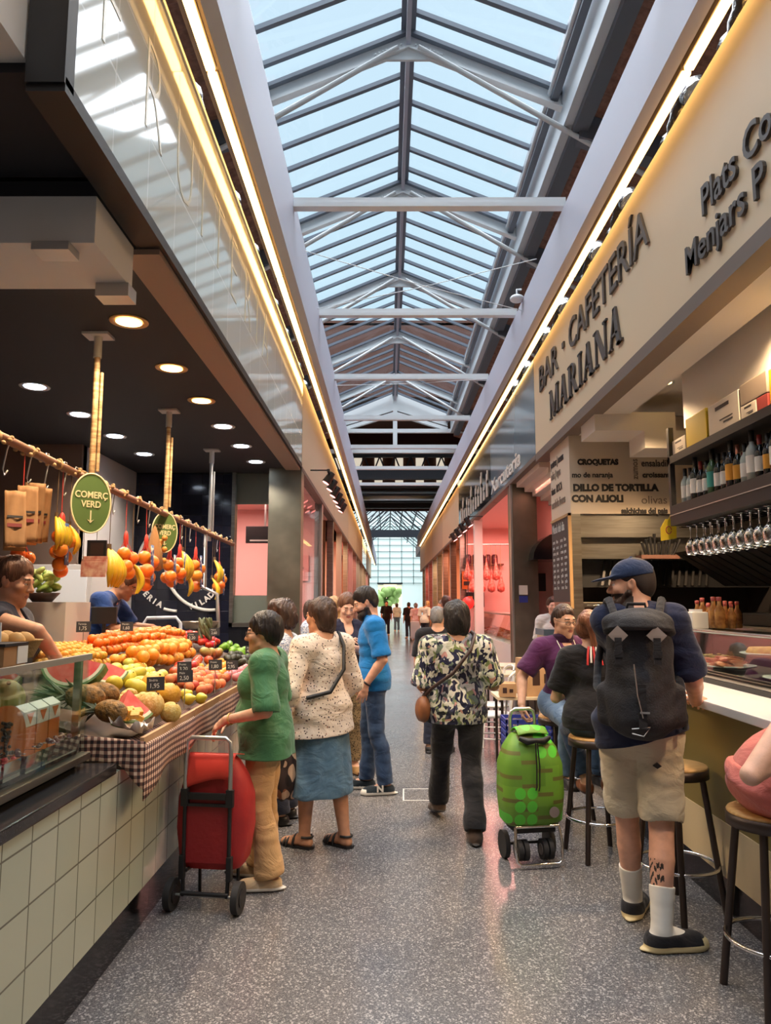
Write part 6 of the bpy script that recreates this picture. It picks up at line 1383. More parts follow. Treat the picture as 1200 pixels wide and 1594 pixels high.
for q in 'RL':
    A, d, u, r = B.foot_frame(q); bt = A - u * .081
    sd = MB()
    pts = [bt + d * y_ + r * x_ for x_, y_ in ((-.035, -.06), (-.045, .03), (-.05, .11), (-.03, .18), (.0, .195), (.035, .17), (.05, .1), (.042, .02), (.035, -.06), (0, -.075))]
    sd.prism([tuple(x) for x in pts], (0, 0, .016))
    for yy, zz, ww in ((.11, .035, .055), (.06, .055, .052), (.135, .03, .055)): sd.tube([tuple(bt + d * yy + r * ww * math.cos(t) + u * (.01 + zz * 1.25 * math.sin(t))) for t in [math.pi * i / 8 for i in range(9)]], .009, 6)
    sd.tube([tuple(bt + d * (-.005 - .055 * math.sin(t)) + r * .042 * math.cos(t) + u * .075) for t in [math.pi * i / 8 for i in range(9)]], .008, 6)
    sd.build('sandal', Q['black_paint'], o, False)
MB().tube([tuple(B.shR * .6 + B.neck * .4 + V3(0, -.035, .075)), tuple(B.shR * .5 + B.neck * .5 + V3(0, -.12, -.02)), tuple(B.chest + V3(.06, -.165, -.02)), tuple(B.chest + V3(-.06, -.175, -.16)), tuple(B.pelvis + V3(-.2, -.10, .10))], .014, 8).build('strap', Q['black_paint'], o, False)
M('scarf_print', (60, 46, 44), .8, fn=pat_spots((60, 46, 44), [(0, (206, 176, 150)), (.35, (150, 96, 70)), (.6, (40, 34, 34)), (.8, (226, 206, 190))], 18, .5, (1, 1, .6)))
t = thing('shopping_bag', 'brown and cream print cloth bag hanging from the hand of the denim-skirted person', 'bag', (-.68, 5.06, .33))
bgp = [ell((0, 0, .15), (.10, .085, .17), .02), cap((0, 0, .26), (0, 0, .42), .07, .025, .05), wrinkle(.010, (30, 30, 12), 3)]
surf_obj('pouch', bgp, .006, Q['scarf_print'], t); MB().tube([(0, 0, .40), (.02, .0, .50), (.005, 0, .53), (-.02, 0, .5), (0, 0, .40)], .012, 8).build('handle', Q['black_paint'], t, False)
# ---------------- man in bright blue polo
B = Body(1.74, False, 1.0, look=(6, -24), head=V3(0, .075, 1.61), neck=V3(0, .02, 1.455), elL=V3(-.265, -.07, 1.13), wrL=V3(-.235, .07, .93), hdL=V3(.15, .25, -.95), hnL=V3(1, 0, 0), curlL=.5, elR=V3(.26, .02, 1.15), wrR=V3(.12, .26, 1.22), hdR=V3(-.3, .9, .3), hnR=V3(-.8, .1, .3), curlR=.6,
         anL=V3(-.10, -.10, .087), anR=V3(.10, .06, .087), knL=V3(-.095, -.02, .5), knR=V3(.095, .05, .5))
o = make_person(B, 'person with dark hair and beard in a bright blue shirt and jeans, hand in pocket', (-.12, 6.6, 0), 92, SKB, stubble=True)
hair(o, B, 'short_m', HB, extra=[ell(B.head + B.HR @ V3(0, -.01, .085), (.07, .085, .06), .03, 'u', B.HR)])
sc = B.f ** .5; T = lambda x, y, z: B.head + B.HR @ (np.array((x, y, z)) * sc)
surf_obj('beard', [ell(T(0, .052, -.098), (.052, .062, .046), .03, 'u', B.HR), cap(T(-.06, .02, -.05), T(-.03, .075, -.10), .022, .024, .03), cap(T(.06, .02, -.05), T(.03, .075, -.10), .022, .024, .03), cap(T(-.024, .094, -.048), T(.024, .094, -.048), .008, .008, .01), wrinkle(.003, (80, 80, 60), 4)], .004, HB, o)
surf_obj('shirt', shirt(B, .016, .40, .018, .86, seed=9, wr=.005), .005, fabric('azure', (24, 118, 190), (20, 104, 172)), o)
cl_ = [Prim(B.neck + V3(0, -.0, -.005), B.neck + V3(0, .012, .03), 1.0, .92, np.diag((.083, .083, .04)), .01), Prim(B.neck + V3(0, 0, -.05), B.neck + V3(0, .012, .10), 1.0, .92, np.diag((.068, .068, .04)), .004, 's')]
surf_obj('collar', cl_, .004, Q['azure'], o)
surf_obj('jeans', trousers(B, .012, .985, .022, seed=10, wr=.006), .005, fabric('denim_dark', (36, 54, 84), (54, 76, 108), .9, sc=12), o)
shoes(o, B, fabric('sneaker_navy', (34, 44, 52)), Q['lab_white'], 'sneaker', .014, .03)
for q in 'L':
    A, d, u, r = B.foot_frame(q)
    MB().text('N', tuple(A + d * .085 - r * .062 - u * .05), .07, .004, tuple(-d), (0, 0, 1), 0, .003, 1.1).build('side_letter', Q['lab_white'], o, False)
wd = nrm(B.elL - B.wrL); wx = nrm(np.cross(wd, V3(0, 0, 1))); wy = np.cross(wd, wx)
MB().tube([tuple(B.wrL + wd * .01 + .033 * (wx * math.cos(a * .4) + wy * math.sin(a * .4))) for a in range(16)], .009, 6, closed=True).build('watch', Q['black_paint'], o, False)
# ---------------- woman in navy top with phone
B = Body(1.68, True, .98, look=(-8, -20), elR=V3(.26, .02, 1.10), wrR=V3(.10, .24, 1.17), elL=V3(-.24, .04, 1.09), wrL=V3(-.06, .25, 1.16), hdR=V3(-.3, .5, .5), hnR=V3(-.6, .2, .6), hdL=V3(.3, .5, .5), hnL=V3(.6, .2, .6), curlR=.8, curlL=.8)
o = make_person(B, 'person in a navy top and leopard print trousers looking down at a phone', (-.40, 7.25, 0), -158, SK3)
hair(o, B, 'updo', HBR)
surf_obj('top', shirt(B, .014, .34, .018, .92, seed=12, vneck=.11), .006, fabric('navy_jersey', (38, 40, 64)), o)
surf_obj('trousers', trousers(B, .016, .93, .014, seed=13), .006, fabric('leopard', (120, 104, 78), fn=pat_spots((134, 116, 88), [(0, (50, 44, 38)), (.6, (60, 50, 40)), (.85, (90, 76, 58))], 70, .38)), o)
shoes(o, B, Q['wood_frame'], Q['dark_wood'], 'flat_shoe', .006, .014)
ph = thing('mobile_phone', 'dark mobile phone held in both hands of the person in navy', 'phone', (0, 0, 0)); M_ = o.matrix_world if False else Matrix.Translation((-.40, 7.25, 0)) @ Matrix.Rotation(R(-158), 4, 'Z')
ph.location = M_ @ Vector((.03, .315, 1.235)); ph.rotation_euler = (R(40), 0, R(-158)); MB().box((-.036, -.005, -.07), (.036, .004, .07), 0, .004).build('body', Q['black_gloss'], ph, False); MB().box((-.032, -.0065, -.064), (.032, -.005, .064)).build('screen', Q['chalk_board'], ph, False)
# ---------------- person in floral shirt walking away
B = Body(1.60, False, 1.16, pelvis=V3(0, .02, .88), elR=V3(.265, .0, 1.02), wrR=V3(.22, .22, 1.02), elL=V3(-.25, .02, 1.02), wrL=V3(-.16, .23, 1.0), hdR=V3(-.3, .9, .1), anR=V3(.075, -.22, .082), knR=V3(.09, -.02, .46), anL=V3(-.085, .42, .12), knL=V3(-.09, .24, .50), fdL=V3(-.1, 1, -.15), fdR=V3(.1, 1, 0), look=(4, -8))
o = make_person(B, 'person in a leafy floral shirt and black trousers walking away down the aisle', (.50, 5.42, 0), 4, SK2)
hair(o, B, 'mop', HB, wr=.006)
surf_obj('shirt', shirt(B, .020, .44, .022, .76, seed=15, wr=.006, flare=.05, belly=.01, neck=(.068, 0)), .005, fabric('floral', (200, 200, 190), fn=pat_floral), o)
surf_obj('trousers', trousers(B, .016, .97, .022, seed=16, wr=.007), .005, fabric('black_denim', (30, 29, 32), (42, 41, 44)), o)
shoes(o, B, fabric('brown_boot', (84, 66, 54)), Q['black_paint'], 'boot', .014, .022, low=False)
t = thing('shoulder_bag', 'small tan leather shoulder bag worn across the floral shirt', 'bag', (.50, 5.42, 0), R(4))
M('tan_leather', (146, 92, 56), .5, var=(9, (112, 66, 40), 3)); M('dark_leather', (58, 38, 34), .5)
surf_obj('pouch', [cap((-.245, -.03, .86), (-.25, .10, .84), .075, .07, .02, np.diag((.62, 1, 1.25)))], .005, Q['tan_leather'], t)
MB().tube([(-.245, .0, .94), (-.19, -.12, 1.02), (-.06, -.188, 1.12), (.07, -.178, 1.28), (.115, -.10, 1.385), (.11, -.01, 1.40), (.08, .10, 1.33), (-.05, .175, 1.15), (-.19, .14, .98), (-.245, .05, .93)], .013, 8).build('strap', Q['dark_leather'], t, False)
# ---------------- grey-haired person in black beyond
B = Body(1.55, False, 1.1, look=(-10, -6))
o = make_person(B, 'grey-haired person in a black T-shirt ahead of the floral shirt, back turned', (.56, 8.3, 0), -12, SK1, h=.008)
hair(o, B, 'short_m', HG, h=.008); surf_obj('shirt', shirt(B, .014, .4, .02, .8), .009, fabric('black_jersey', (28, 27, 30)), o); surf_obj('trousers', trousers(B), .009, Q['navy_cotton'], o); shoes(o, B, Q['black_paint'], Q['black_paint'])
# ---------------- seated man in purple polo
def seated(h, fem, stout, seat, **J):
    f = h / 1.7; z = seat + .105 * f
    sw = (.162 if fem else .185) * f * (.5 + .5 * stout)
    D = dict(pelvis=V3(0, 0, z), chest=V3(0, .05, z + .31 * f), neck=V3(0, .055, z + .50 * f), head=V3(0, .10, z + .655 * f), shR=V3(sw, .04, z + .44 * f), shL=V3(-sw, .04, z + .44 * f), hipR=V3(.09 * f, .03, z - .02), hipL=V3(-.09 * f, .03, z - .02),
             knR=V3(.13, .42 * f, z - .10), knL=V3(-.13, .42 * f, z - .10), anR=V3(.12, .36 * f, z - .50 * f), anL=V3(-.12, .36 * f, z - .50 * f))
    D.update(J); return Body(h, fem, stout, **D)
B = seated(1.60, False, .98, .755, look=(8, -10), chest=V3(0, .07, 1.13), elR=V3(.32, .02, 1.05), wrR=V3(.38, .14, .86), elL=V3(-.26, .12, 1.02), wrL=V3(-.12, .30, .98), hdR=V3(0, .25, -.95), hnR=V3(-.9, .3, 0), curlR=1.1)
o = make_person(B, 'person in a purple polo shirt sitting at the bar and holding the green trolley', (1.34, 5.85, 0), -168, SK1)
hair(o, B, 'short_m', HD); glasses(o, B, Q['dark_metal'])
surf_obj('polo_shirt', shirt(B, .016, .38, .022, .84, seed=18), .005, fabric('purple_cotton', (86, 40, 84), (74, 34, 72)), o)
surf_obj('collar', [Prim(B.neck + V3(0, -.0, -.005), B.neck + V3(0, .016, .03), 1.0, .95, np.diag((.085, .085, .04)), .01), Prim(B.neck + V3(0, 0, -.05), B.neck + V3(0, .016, .10), 1.0, .92, np.diag((.070, .070, .04)), .004, 's')], .004, fabric('purple_dark', (60, 26, 60)), o)
surf_obj('jeans', trousers(B, .014, .97, .02, waist=.98, seed=19), .006, fabric('denim_mid', (82, 106, 134), (104, 128, 154), .9, sc=12), o); shoes(o, B, Q['black_paint'], Q['dark_metal'])
MB().tube([tuple(B.neck + V3(.07, .05, .0)), tuple(B.chest + V3(.06, .13, .1)), tuple(B.chest + V3(.0, .15, -.02)), tuple(B.chest + V3(-.06, .13, .1)), tuple(B.neck + V3(-.07, .05, 0))], .004, 6).build('cord', Q['lab_white'], o, False)
# ---------------- woman in black T-shirt on a stool
B = seated(1.50, True, 1.2, .755, look=(-20, -4), anR=V3(.10, .22, .42), anL=V3(-.04, .24, .40), knR=V3(.14, .42, .72), knL=V3(-.13, .40, .72), elR=V3(.25, .12, .98), wrR=V3(.16, .34, 1.03), elL=V3(-.24, .10, .97), wrL=V3(-.12, .32, 1.0))
o = make_person(B, 'person with auburn hair in a black T-shirt sitting on a bar stool, back turned', (1.36, 4.98, 0), -8, SK3)
hair(o, B, 'updo', HAU, extra=[cap(B.head + V3(0, -.13, .02), B.head + V3(.01, -.13, -.10), .035, .02, .03)])
surf_obj('t_shirt', shirt(B, .018, .34, .022, .80, seed=21, wr=.005), .005, Q['black_jersey'], o)
surf_obj('jeans', trousers(B, .012, .93, .012, waist=.96, seed=22), .006, Q['denim_dark'], o); shoes(o, B, Q['tan_leather'], Q['dark_leather'], 'sandal')
rb_ = MB(); M('ribbon_red', (190, 40, 40), .6)
for q in range(5): rb_.tube([tuple(B.neck + V3(-.03 + .015 * q, -.095, .03)), tuple(B.neck + V3(-.04 + .02 * q, -.125, -.02)), tuple(B.neck + V3(-.045 + .024 * q, -.14, -.085 + .015 * (q % 2)))], .007, 6, q % 2)
rb_.build('neck_scarf', [Q['ribbon_red'], Q['lab_white']], o, False)
# ---------------- man in cap with backpack
B = Body(1.82, False, 1.0, chest=V3(0, 0, 1.36), shR=V3(.175, .0, 1.515), shL=V3(-.135, .03, 1.515), elR=V3(.27, .06, 1.22), wrR=V3(.30, .29, 1.09), hdR=V3(.3, .9, .05), hnR=V3(-.1, .2, -1), curlR=.8, elL=V3(-.06, .27, 1.26), wrL=V3(.13, .38, 1.16), look=(84, -4), head=V3(-.01, .03, 1.70), neck=V3(0, -.01, 1.555),
         anL=V3(-.06, .22, .09), knL=V3(-.075, .10, .52), anR=V3(.055, -.15, .09), knR=V3(.08, -.04, .52), fdL=V3(.2, 1, 0), fdR=V3(1, .45, 0))
o = make_person(B, 'person in navy cap, navy T-shirt and beige shorts leaning on the bar', (1.27, 3.83, 0), -16, SKB, h=.0045, stubble=True, ink=lambda c: (c[:, 2] > .26) & (c[:, 2] < .40) & (c[:, 0] > .0) & (c[:, 0] < .075) & (np.sin(c[:, 2] * 130 + 3 * np.sin(c[:, 0] * 160)) + np.sin(c[:, 1] * 210 + c[:, 2] * 90) > .25))
surf_obj('hair', hair_prims(B, 'short_m'), .006, SKB[2], o)
sc = B.f ** .5; T = lambda x, y, z: B.head + B.HR @ (np.array((x, y, z)) * sc)
surf_obj('beard', [ell(T(0, .05, -.095), (.052, .058, .04), .03, 'u', B.HR), cap(T(-.066, .01, -.04), T(-.03, .07, -.10), .016, .022, .03), cap(T(.066, .01, -.04), T(.03, .07, -.10), .016, .022, .03), cap(T(-.024, .094, -.048), T(.024, .094, -.048), .007, .007, .01), wrinkle(.002, (80, 80, 60), 4)], .004, HD, o)
fabric('navy_cap', (36, 52, 84), (30, 44, 74)); fabric('navy_tee', (30, 38, 66), (26, 33, 58))
surf_obj('cap', [ell(T(0, -.012, .045), (.088 * sc, .108 * sc, .088 * sc), .01, 'u', B.HR), half(T(0, 0, .035), B.HR @ V3(0, -.10, -1), 'i', .006), ell(T(0, .125, .038), (.070, .075, .0075), .012, 'u', B.HR @ rotm((1, 0, 0), -8)), ell(T(0, -.13, .05), (.032, .04, .022), .008, 's', B.HR), ell(T(0, -.012, .134), (.010, .010, .008), .004, 'u', B.HR)], .004, Q['navy_cap'], o)
surf_obj('t_shirt', shirt(B, .024, .40, .012, .93, seed=24, wr=.006, neck=(.072, 0), k=.035, hemtilt=.25), .005, Q['navy_tee'], o)
surf_obj('shorts', trousers(B, .016, .41, .026, seed=25, wr=.006, waist=.97, k=.008), .005, fabric('beige_twill', (206, 196, 172), (190, 180, 156)), o)
MB().prism([(.045, -.185, .835), (.065, -.185, .850), (.085, -.185, .835), (.065, -.185, .822)], (0, .02, 0)).build('shorts_label', Q['dark_metal'], o, False)
for q in 'RL':
    K, A = B.J['kn' + q], B.J['an' + q]; a_ = A + (K - A) * .42
    surf_obj('sock', B.leg(q, .008) + B.foot(q, .006) + [half(a_, nrm(K - A), 'i', .004), wrinkle(.002, (10, 10, 80), 3)], .004, Q['lab_white'], o)
    A_, d_, u_, r_ = B.foot_frame(q); c_ = A + (K - A) * .36
    MB().tube([tuple(c_ + V3(-.02, -.056, .006)), tuple(c_ + V3(-.008, -.059, -.003)), tuple(c_ + V3(.02, -.056, .003))], [.0015, .004, .0015], 5).build('sock_mark', Q['carton_red'] if q == 'R' else Q['dark_metal'], o, False)
shoes(o, B, fabric('black_canvas', (34, 33, 36)), M('cream_rubber', (216, 196, 146), .5), 'shoe', .018, .034)
A, d, u, r = B.foot_frame('R'); lc = MB()
for q in range(4): lc.tube([tuple(A + d * (.05 + q * .022) - u * (.012 + .011 * q) + r * x_ + u * (.014 - abs(x_) * .25)) for x_ in (-.028, 0, .028)], .0035, 5)
lc.build('laces', Q['dark_metal'], o, False)
# backpack
bk = thing('backpack', 'black canvas backpack with two grey diamond patches worn over the navy T-shirt', 'backpack', (1.27, 3.83, .085), R(-16))
M('pack_canvas', (32, 32, 36), .8, var=(16, (44, 44, 48), 3), bump=(120, .35)); fabric('pack_strap', (40, 40, 44)); M('patch_grey', (128, 116, 110), .7)
surf_obj('main_body', [Prim((0, -.245, 1.00), (0, -.24, 1.34), 1, .92, np.diag((.165, .115, .12)), .03), Prim((0, -.30, 1.0), (0, -.29, 1.16), 1, .9, np.diag((.12, .09, .08)), .02), cap((-.16, -.22, .98), (-.16, -.22, 1.10), .045, .04, .02), cap((.16, -.22, .98), (.16, -.22, 1.10), .045, .04, .02), wrinkle(.006, (16, 16, 22), 31)], .005, Q['pack_canvas'], bk)
surf_obj('flap', [Prim((0, -.255, 1.42), (0, -.275, 1.35), 1, 1.05, np.diag((.165, .125, .075)), .03), half((0, 0, 1.31), (0, -.25, -1), 'i', .01), wrinkle(.005, (20, 20, 20), 33)], .005, Q['pack_canvas'], bk)
for x in (-.095, .075):
    c = V3(x, -.387, 1.37)
    MB().prism([tuple(c + V3(-.045, .004, 0)), tuple(c + V3(0, 0, -.045)), tuple(c + V3(.045, .004, 0)), tuple(c + V3(0, .012, .045))], (0, -.004, 0)).build('diamond_patch', Q['patch_grey'], bk, False)
    MB().box((x - .016, -.400, 1.24), (x + .016, -.392, 1.36)).box((x - .02, -.404, 1.27), (x + .02, -.39, 1.30)).build('buckle_strap', Q['pack_strap'], bk, False)
MB().box((-.018, -.402, .95), (.018, -.393, 1.15)).box((-.012, -.408, 1.02), (.03, -.400, 1.028), 1).tube([(-.05, -.398, .93), (.0, -.405, .92), (.03, -.4, .96), (-.05, -.398, .95)], .003, 5, 1).tube([(-.03, -.40, 1.24), (-.02, -.405, 1.1), (0, -.405, 1.0)], .003, 5, 1).build('webbing', [Q['pack_strap'], Q['alu']], bk, False)
for sg in (-1, 1):
    MB().tube([(sg * .10, -.17, 1.45), (sg * .125, -.07, 1.535), (sg * .135, .02, 1.53), (sg * .15, .115, 1.40), (sg * .19, .10, 1.22), (sg * .20, -.06, 1.10), (sg * .16, -.17, 1.06)], .02, 8).build('shoulder_strap', Q['pack_strap'], bk, False)
MB().tube([(-.05, -.17, 1.47), (-.04, -.18, 1.515), (.04, -.18, 1.515), (.05, -.17, 1.47)], .009, 6).build('grab_loop', Q['pack_strap'], bk, False)
MB().tube([(.185, -.15, 1.08), (.205, -.15, .98), (.20, -.145, .92)], .013, 6).build('loose_strap_end', Q['pack_strap'], bk, False)
# ---------------- person at the right picture edge
B = seated(1.66, True, 1.2, .755, chest=V3(0, .19, 1.13), neck=V3(0, .24, 1.31), head=V3(0, .31, 1.46), shR=V3(.23, .04, 1.27), shL=V3(-.17, .26, 1.24), elR=V3(.31, -.25, .96), wrR=V3(.20, .10, 1.10), elL=V3(-.24, .26, 1.05), wrL=V3(-.12, .42, 1.13))
o = make_person(B, 'seated person at the right picture edge with a bare arm and salmon pink clothes', (1.62, 3.20, 0), -90, SK3)
hair(o, B, 'bob', HBR)
surf_obj('top', shirt(B, .016, .06, .01, .80, seed=40), .006, fabric('salmon', (206, 118, 108), (190, 104, 96)), o)
surf_obj('trousers', trousers(B, .036, .6, .04, waist=.93, seed=41, wr=.012), .006, Q['salmon'], o); shoes(o, B, Q['lab_white'], Q['lab_white'])
# ---------------- fruit sellers
B = Body(1.70, False, 1.1, chest=V3(0, .13, 1.20), neck=V3(0, .25, 1.37), head=V3(0, .36, 1.47), shR=V3(.19, .20, 1.33), shL=V3(-.19, .20, 1.33), elR=V3(.26, .34, 1.08), wrR=V3(.20, .58, 1.06), elL=V3(-.24, .36, 1.08), wrL=V3(-.14, .58, 1.08), look=(0, -30), hdR=V3(0, .9, -.3), hnR=V3(0, -.3, -1), hdL=V3(0, .9, -.3), hnL=V3(0, -.3, -1))
o = make_person(B, 'fruit seller in a royal blue T-shirt bending over the oranges behind the display', (-2.80, 6.9, .301), -88, SK2, h=.006)
hair(o, B, 'short_m', HBR); surf_obj('t_shirt', shirt(B, .018, .42, .02, .86, seed=44, wr=.006), .006, fabric('royal_blue', (34, 66, 128), (28, 56, 110)), o); surf_obj('trousers', trousers(B), .008, Q['navy_cotton'], o); shoes(o, B, Q['black_paint'], Q['black_paint'])
B = Body(1.74, True, 1.1, look=(-4, -14), elR=V3(.20, .24, 1.36), wrR=V3(.10, .33, 1.19), hdR=V3(-.2, .6, -.6), elL=V3(-.24, .1, 1.14), wrL=V3(-.15, .33, 1.12), shR=V3(.17, .0, 1.42))
o = make_person(B, 'fruit seller with tied-back brown hair reaching out a bare arm at the left edge', (-2.07, 4.05, .101), -86, SK2)
hair(o, B, 'updo', HBR); surf_obj('vest_top', shirt(B, .012, .06, .01, .9, seed=46, vneck=.08), .006, Q['navy_cotton'], o); surf_obj('trousers', trousers(B), .008, Q['navy_cotton'], o); shoes(o, B, Q['black_paint'], Q['black_paint'])
# ---------------- people further off
def simple(lab, pos, hd, h, fem, sk, hs, hm, top, bot, group=None, vox=.012, **J):
    B = Body(h, fem, 1.05, **J); o = make_person(B, lab, pos, hd, sk, h=vox, group=group, brow=False)
    hair(o, B, hs, hm, h=vox * .8); surf_obj('top', shirt(B, .02, .42, .02, .82), vox, top, o); surf_obj('trousers', trousers(B, .016), vox, bot, o)
    return o, B
simple('blond person half hidden behind the white speckled blouse', (-.62, 8.6, 0), 150, 1.66, True, SK3, 'long', HBL, Q['beige_cotton'], Q['navy_cotton'], vox=.009)
o, B = simple('person with dark hair and glasses by the pink stall front, left of the speckled blouse', (-.95, 9.3, 0), -95, 1.62, True, SK3, 'bob', HD, Q['blue_print'], Q['black_denim'], vox=.009); glasses(o, B, Q['dark_metal'])
fabric('white_cotton', (222, 220, 214)); fabric('pale_pink', (222, 186, 188)); 
simple('person in white butcher coat behind the red-lit meat counter', (2.35, 10.6, 0), 178, 1.68, True, SK3, 'updo', HD, Q['white_cotton'], Q['white_cotton'], vox=.009)
simple('far person in dark clothes in the middle of the aisle', (-.05, 38, 0), 185, 1.74, False, SK2, 'short_m', HB, Q['black_jersey'], Q['navy_cotton'])
simple('far person in a white top walking right of the dark-clothed one', (.55, 44, 0), 5, 1.62, True, SK3, 'bob', HD, Q['white_cotton'], Q['denim_mid'])
simple('far person in dark jacket beside the pale pink one', (1.0, 35, 0), 20, 1.66, False, SK2, 'short_m', HB, Q['black_jersey'], Q['navy_cotton'])
simple('far person in a pale pink top with a grey cart', (1.25, 33, 0), 8, 1.62, True, SK3, 'short_f', HG, Q['pale_pink'], Q['denim_mid'])
simple('far person in a loose white shirt leaning to the right', (1.55, 31, 0), -30, 1.70, False, SK2, 'short_m', HBL, Q['white_cotton'], Q['navy_cotton'], chest=V3(.06, .05, 1.25), head=V3(.10, .1, 1.6))
simple('person with grey hair facing left near the yellow post down the aisle', (1.55, 21, 0), 60, 1.70, False, SK3, 'short_m', HG, Q['black_jersey'], Q['navy_cotton'])
simple('tall person with brown hair behind the grey-haired one in black', (1.15, 14.5, 0), 20, 1.74, True, SK3, 'bob', HD, Q['black_jersey'], Q['navy_cotton'], vox=.010)
# ================================================================== STOOLS, TROLLEYS, TABLES
M('stool_metal', (72, 62, 58), .4, .7); M('seat_wood', (206, 164, 104), .45, var=(5, (186, 140, 82), 4, .35, .65, (1, 12, 1)))
def stool(lab, x, y, rz=0.0, h=.745):
    t = thing('bar_stool', lab, 'stool', (x, y, 0), rz)
    MB().lathe([(0, h - .022), (.168, h - .022), (.172, h - .008), (.168, h), (0, h)], n=32).build('seat', Q['seat_wood'], t, False)
    MB().lathe([(.165, h - .06), (.176, h - .06), (.176, h - .012), (.170, h - .012)], n=32).build('seat_rim', Q['stool_metal'], t, False)
    for k in range(4):
        a = R(45 + 90 * k); MB().cyl((.135 * math.cos(a), .135 * math.sin(a), h - .03), (.225 * math.cos(a), .225 * math.sin(a), .002), .0165, n=10).build('leg', Q['stool_metal'], t, False)
    MB().tube([(.20 * math.cos(q * math.pi / 16), .20 * math.sin(q * math.pi / 16), .24) for q in range(32)], .009, 8, closed=True).build('foot_ring', Q['chrome'], t, False)
    return t
stool('round bar stool under the seated person in the black T-shirt', 1.36, 4.98, .2)
stool('empty round bar stool with a wooden seat behind the legs in beige shorts', 1.54, 4.12, .5)
stool('bar stool with a wooden seat at the right picture edge, under the salmon clothes', 1.60, 3.22, .1)
stool('bar stool under the person in the purple polo shirt', 1.34, 5.86, .3)
M('nylon_red', (170, 36, 36), .55, var=(6, (150, 28, 30), 3), bump=(30, .25)); M('nylon_red_light', (214, 62, 48), .5); M('rubber', (38, 37, 38), .7)
def grn(nt, N, L, b, tc):
    mp = N.new('ShaderNodeMapping'); mp.inputs['Scale'].default_value = (1, 1, 1); L.new(tc.outputs['Object'], mp.inputs[0])
    sx = N.new('ShaderNodeSeparateXYZ'); L.new(mp.outputs[0], sx.inputs[0]); cx = N.new('ShaderNodeCombineXYZ'); L.new(sx.outputs[0], cx.inputs[0]); L.new(sx.outputs[2], cx.inputs[1])
    br = N.new('ShaderNodeTexBrick'); br.offset = .5; br.inputs['Scale'].default_value = 1; br.inputs['Brick Width'].default_value = .10; br.inputs['Row Height'].default_value = .12; br.inputs['Mortar Size'].default_value = 0.0
    br.inputs['Color1'].default_value = lin((112, 160, 50)); br.inputs['Color2'].default_value = lin((96, 140, 44)); br.inputs['Mortar'].default_value = lin((104, 150, 46)); L.new(cx.outputs[0], br.inputs[0])
    def M2(op, a, v=None, b2=None):
        m = N.new('ShaderNodeMath'); m.operation = op; L.new(a, m.inputs[0])
        if b2 is not None: L.new(b2, m.inputs[1])
        elif v is not None: m.inputs[1].default_value = v
        return m.outputs[0]
    def cell(a, w): return M2('SUBTRACT', M2('FRACT', M2('DIVIDE', a, w)), .5)
    dx = cell(sx.outputs[0], .075); dz = cell(sx.outputs[2], .08)
    dist = M2('SQRT', M2('ADD', M2('MULTIPLY', dx, None, dx), None, M2('MULTIPLY', dz, None, dz)))
    circ = M2('LESS_THAN', dist, .44)
    ix = M2('FLOOR', M2('DIVIDE', sx.outputs[0], .15)); iz = M2('FLOOR', M2('DIVIDE', sx.outputs[2], .16)); c2 = N.new('ShaderNodeCombineXYZ'); L.new(ix, c2.inputs[0]); L.new(iz, c2.inputs[1])
    wn_ = N.new('ShaderNodeTexWhiteNoise'); L.new(c2.outputs[0], wn_.inputs[0]); pick = M2('GREATER_THAN', wn_.outputs['Value'], .52)
    mask = M2('MULTIPLY', circ, None, pick)
    mx = N.new('ShaderNodeMix'); mx.data_type = 'RGBA'; L.new(mask, mx.inputs[0]); L.new(br.outputs[0], mx.inputs[6]); mx.inputs[7].default_value = lin((96, 206, 60))
    bz = M2('LESS_THAN', M2('FRACT', M2('ADD', M2('DIVIDE', sx.outputs[2], .14), None, M2('MULTIPLY', M2('FLOOR', M2('DIVIDE', sx.outputs[0], .1)), .37))), .17); inv = M2('SUBTRACT', bz, None, mask); inv2 = M2('MAXIMUM', inv, 0)
    mx2 = N.new('ShaderNodeMix'); mx2.data_type = 'RGBA'; L.new(inv2, mx2.inputs[0]); L.new(mx.outputs[2], mx2.inputs[6]); mx2.inputs[7].default_value = lin((104, 104, 48)); L.new(mx2.outputs[2], b.inputs['Base Color'])
M('nylon_green', rough=.5, fn=grn)
def loft(sections, n=28, p=3.2):
    """rounded-box sections: (z, half-width x, half-depth y, y-offset)"""
    m = MB(); vs = []
    for z, a, b_, yo in sections:
        for j in range(n):
            t = 2 * math.pi * j / n; c, s_ = math.cos(t), math.sin(t); vs.append((a * math.copysign(abs(c) ** (2 / p), c), yo + b_ * math.copysign(abs(s_) ** (2 / p), s_), z))
    k = len(sections); fs = [(i * n + j, i * n + (j + 1) % n, (i + 1) * n + (j + 1) % n, (i + 1) * n + j) for i in range(k - 1) for j in range(n)]
    m.add(vs, fs, 0, True); m.add(vs[:n], [tuple(range(n))[::-1]]); m.add(vs[-n:], [tuple(range(n))]); return m
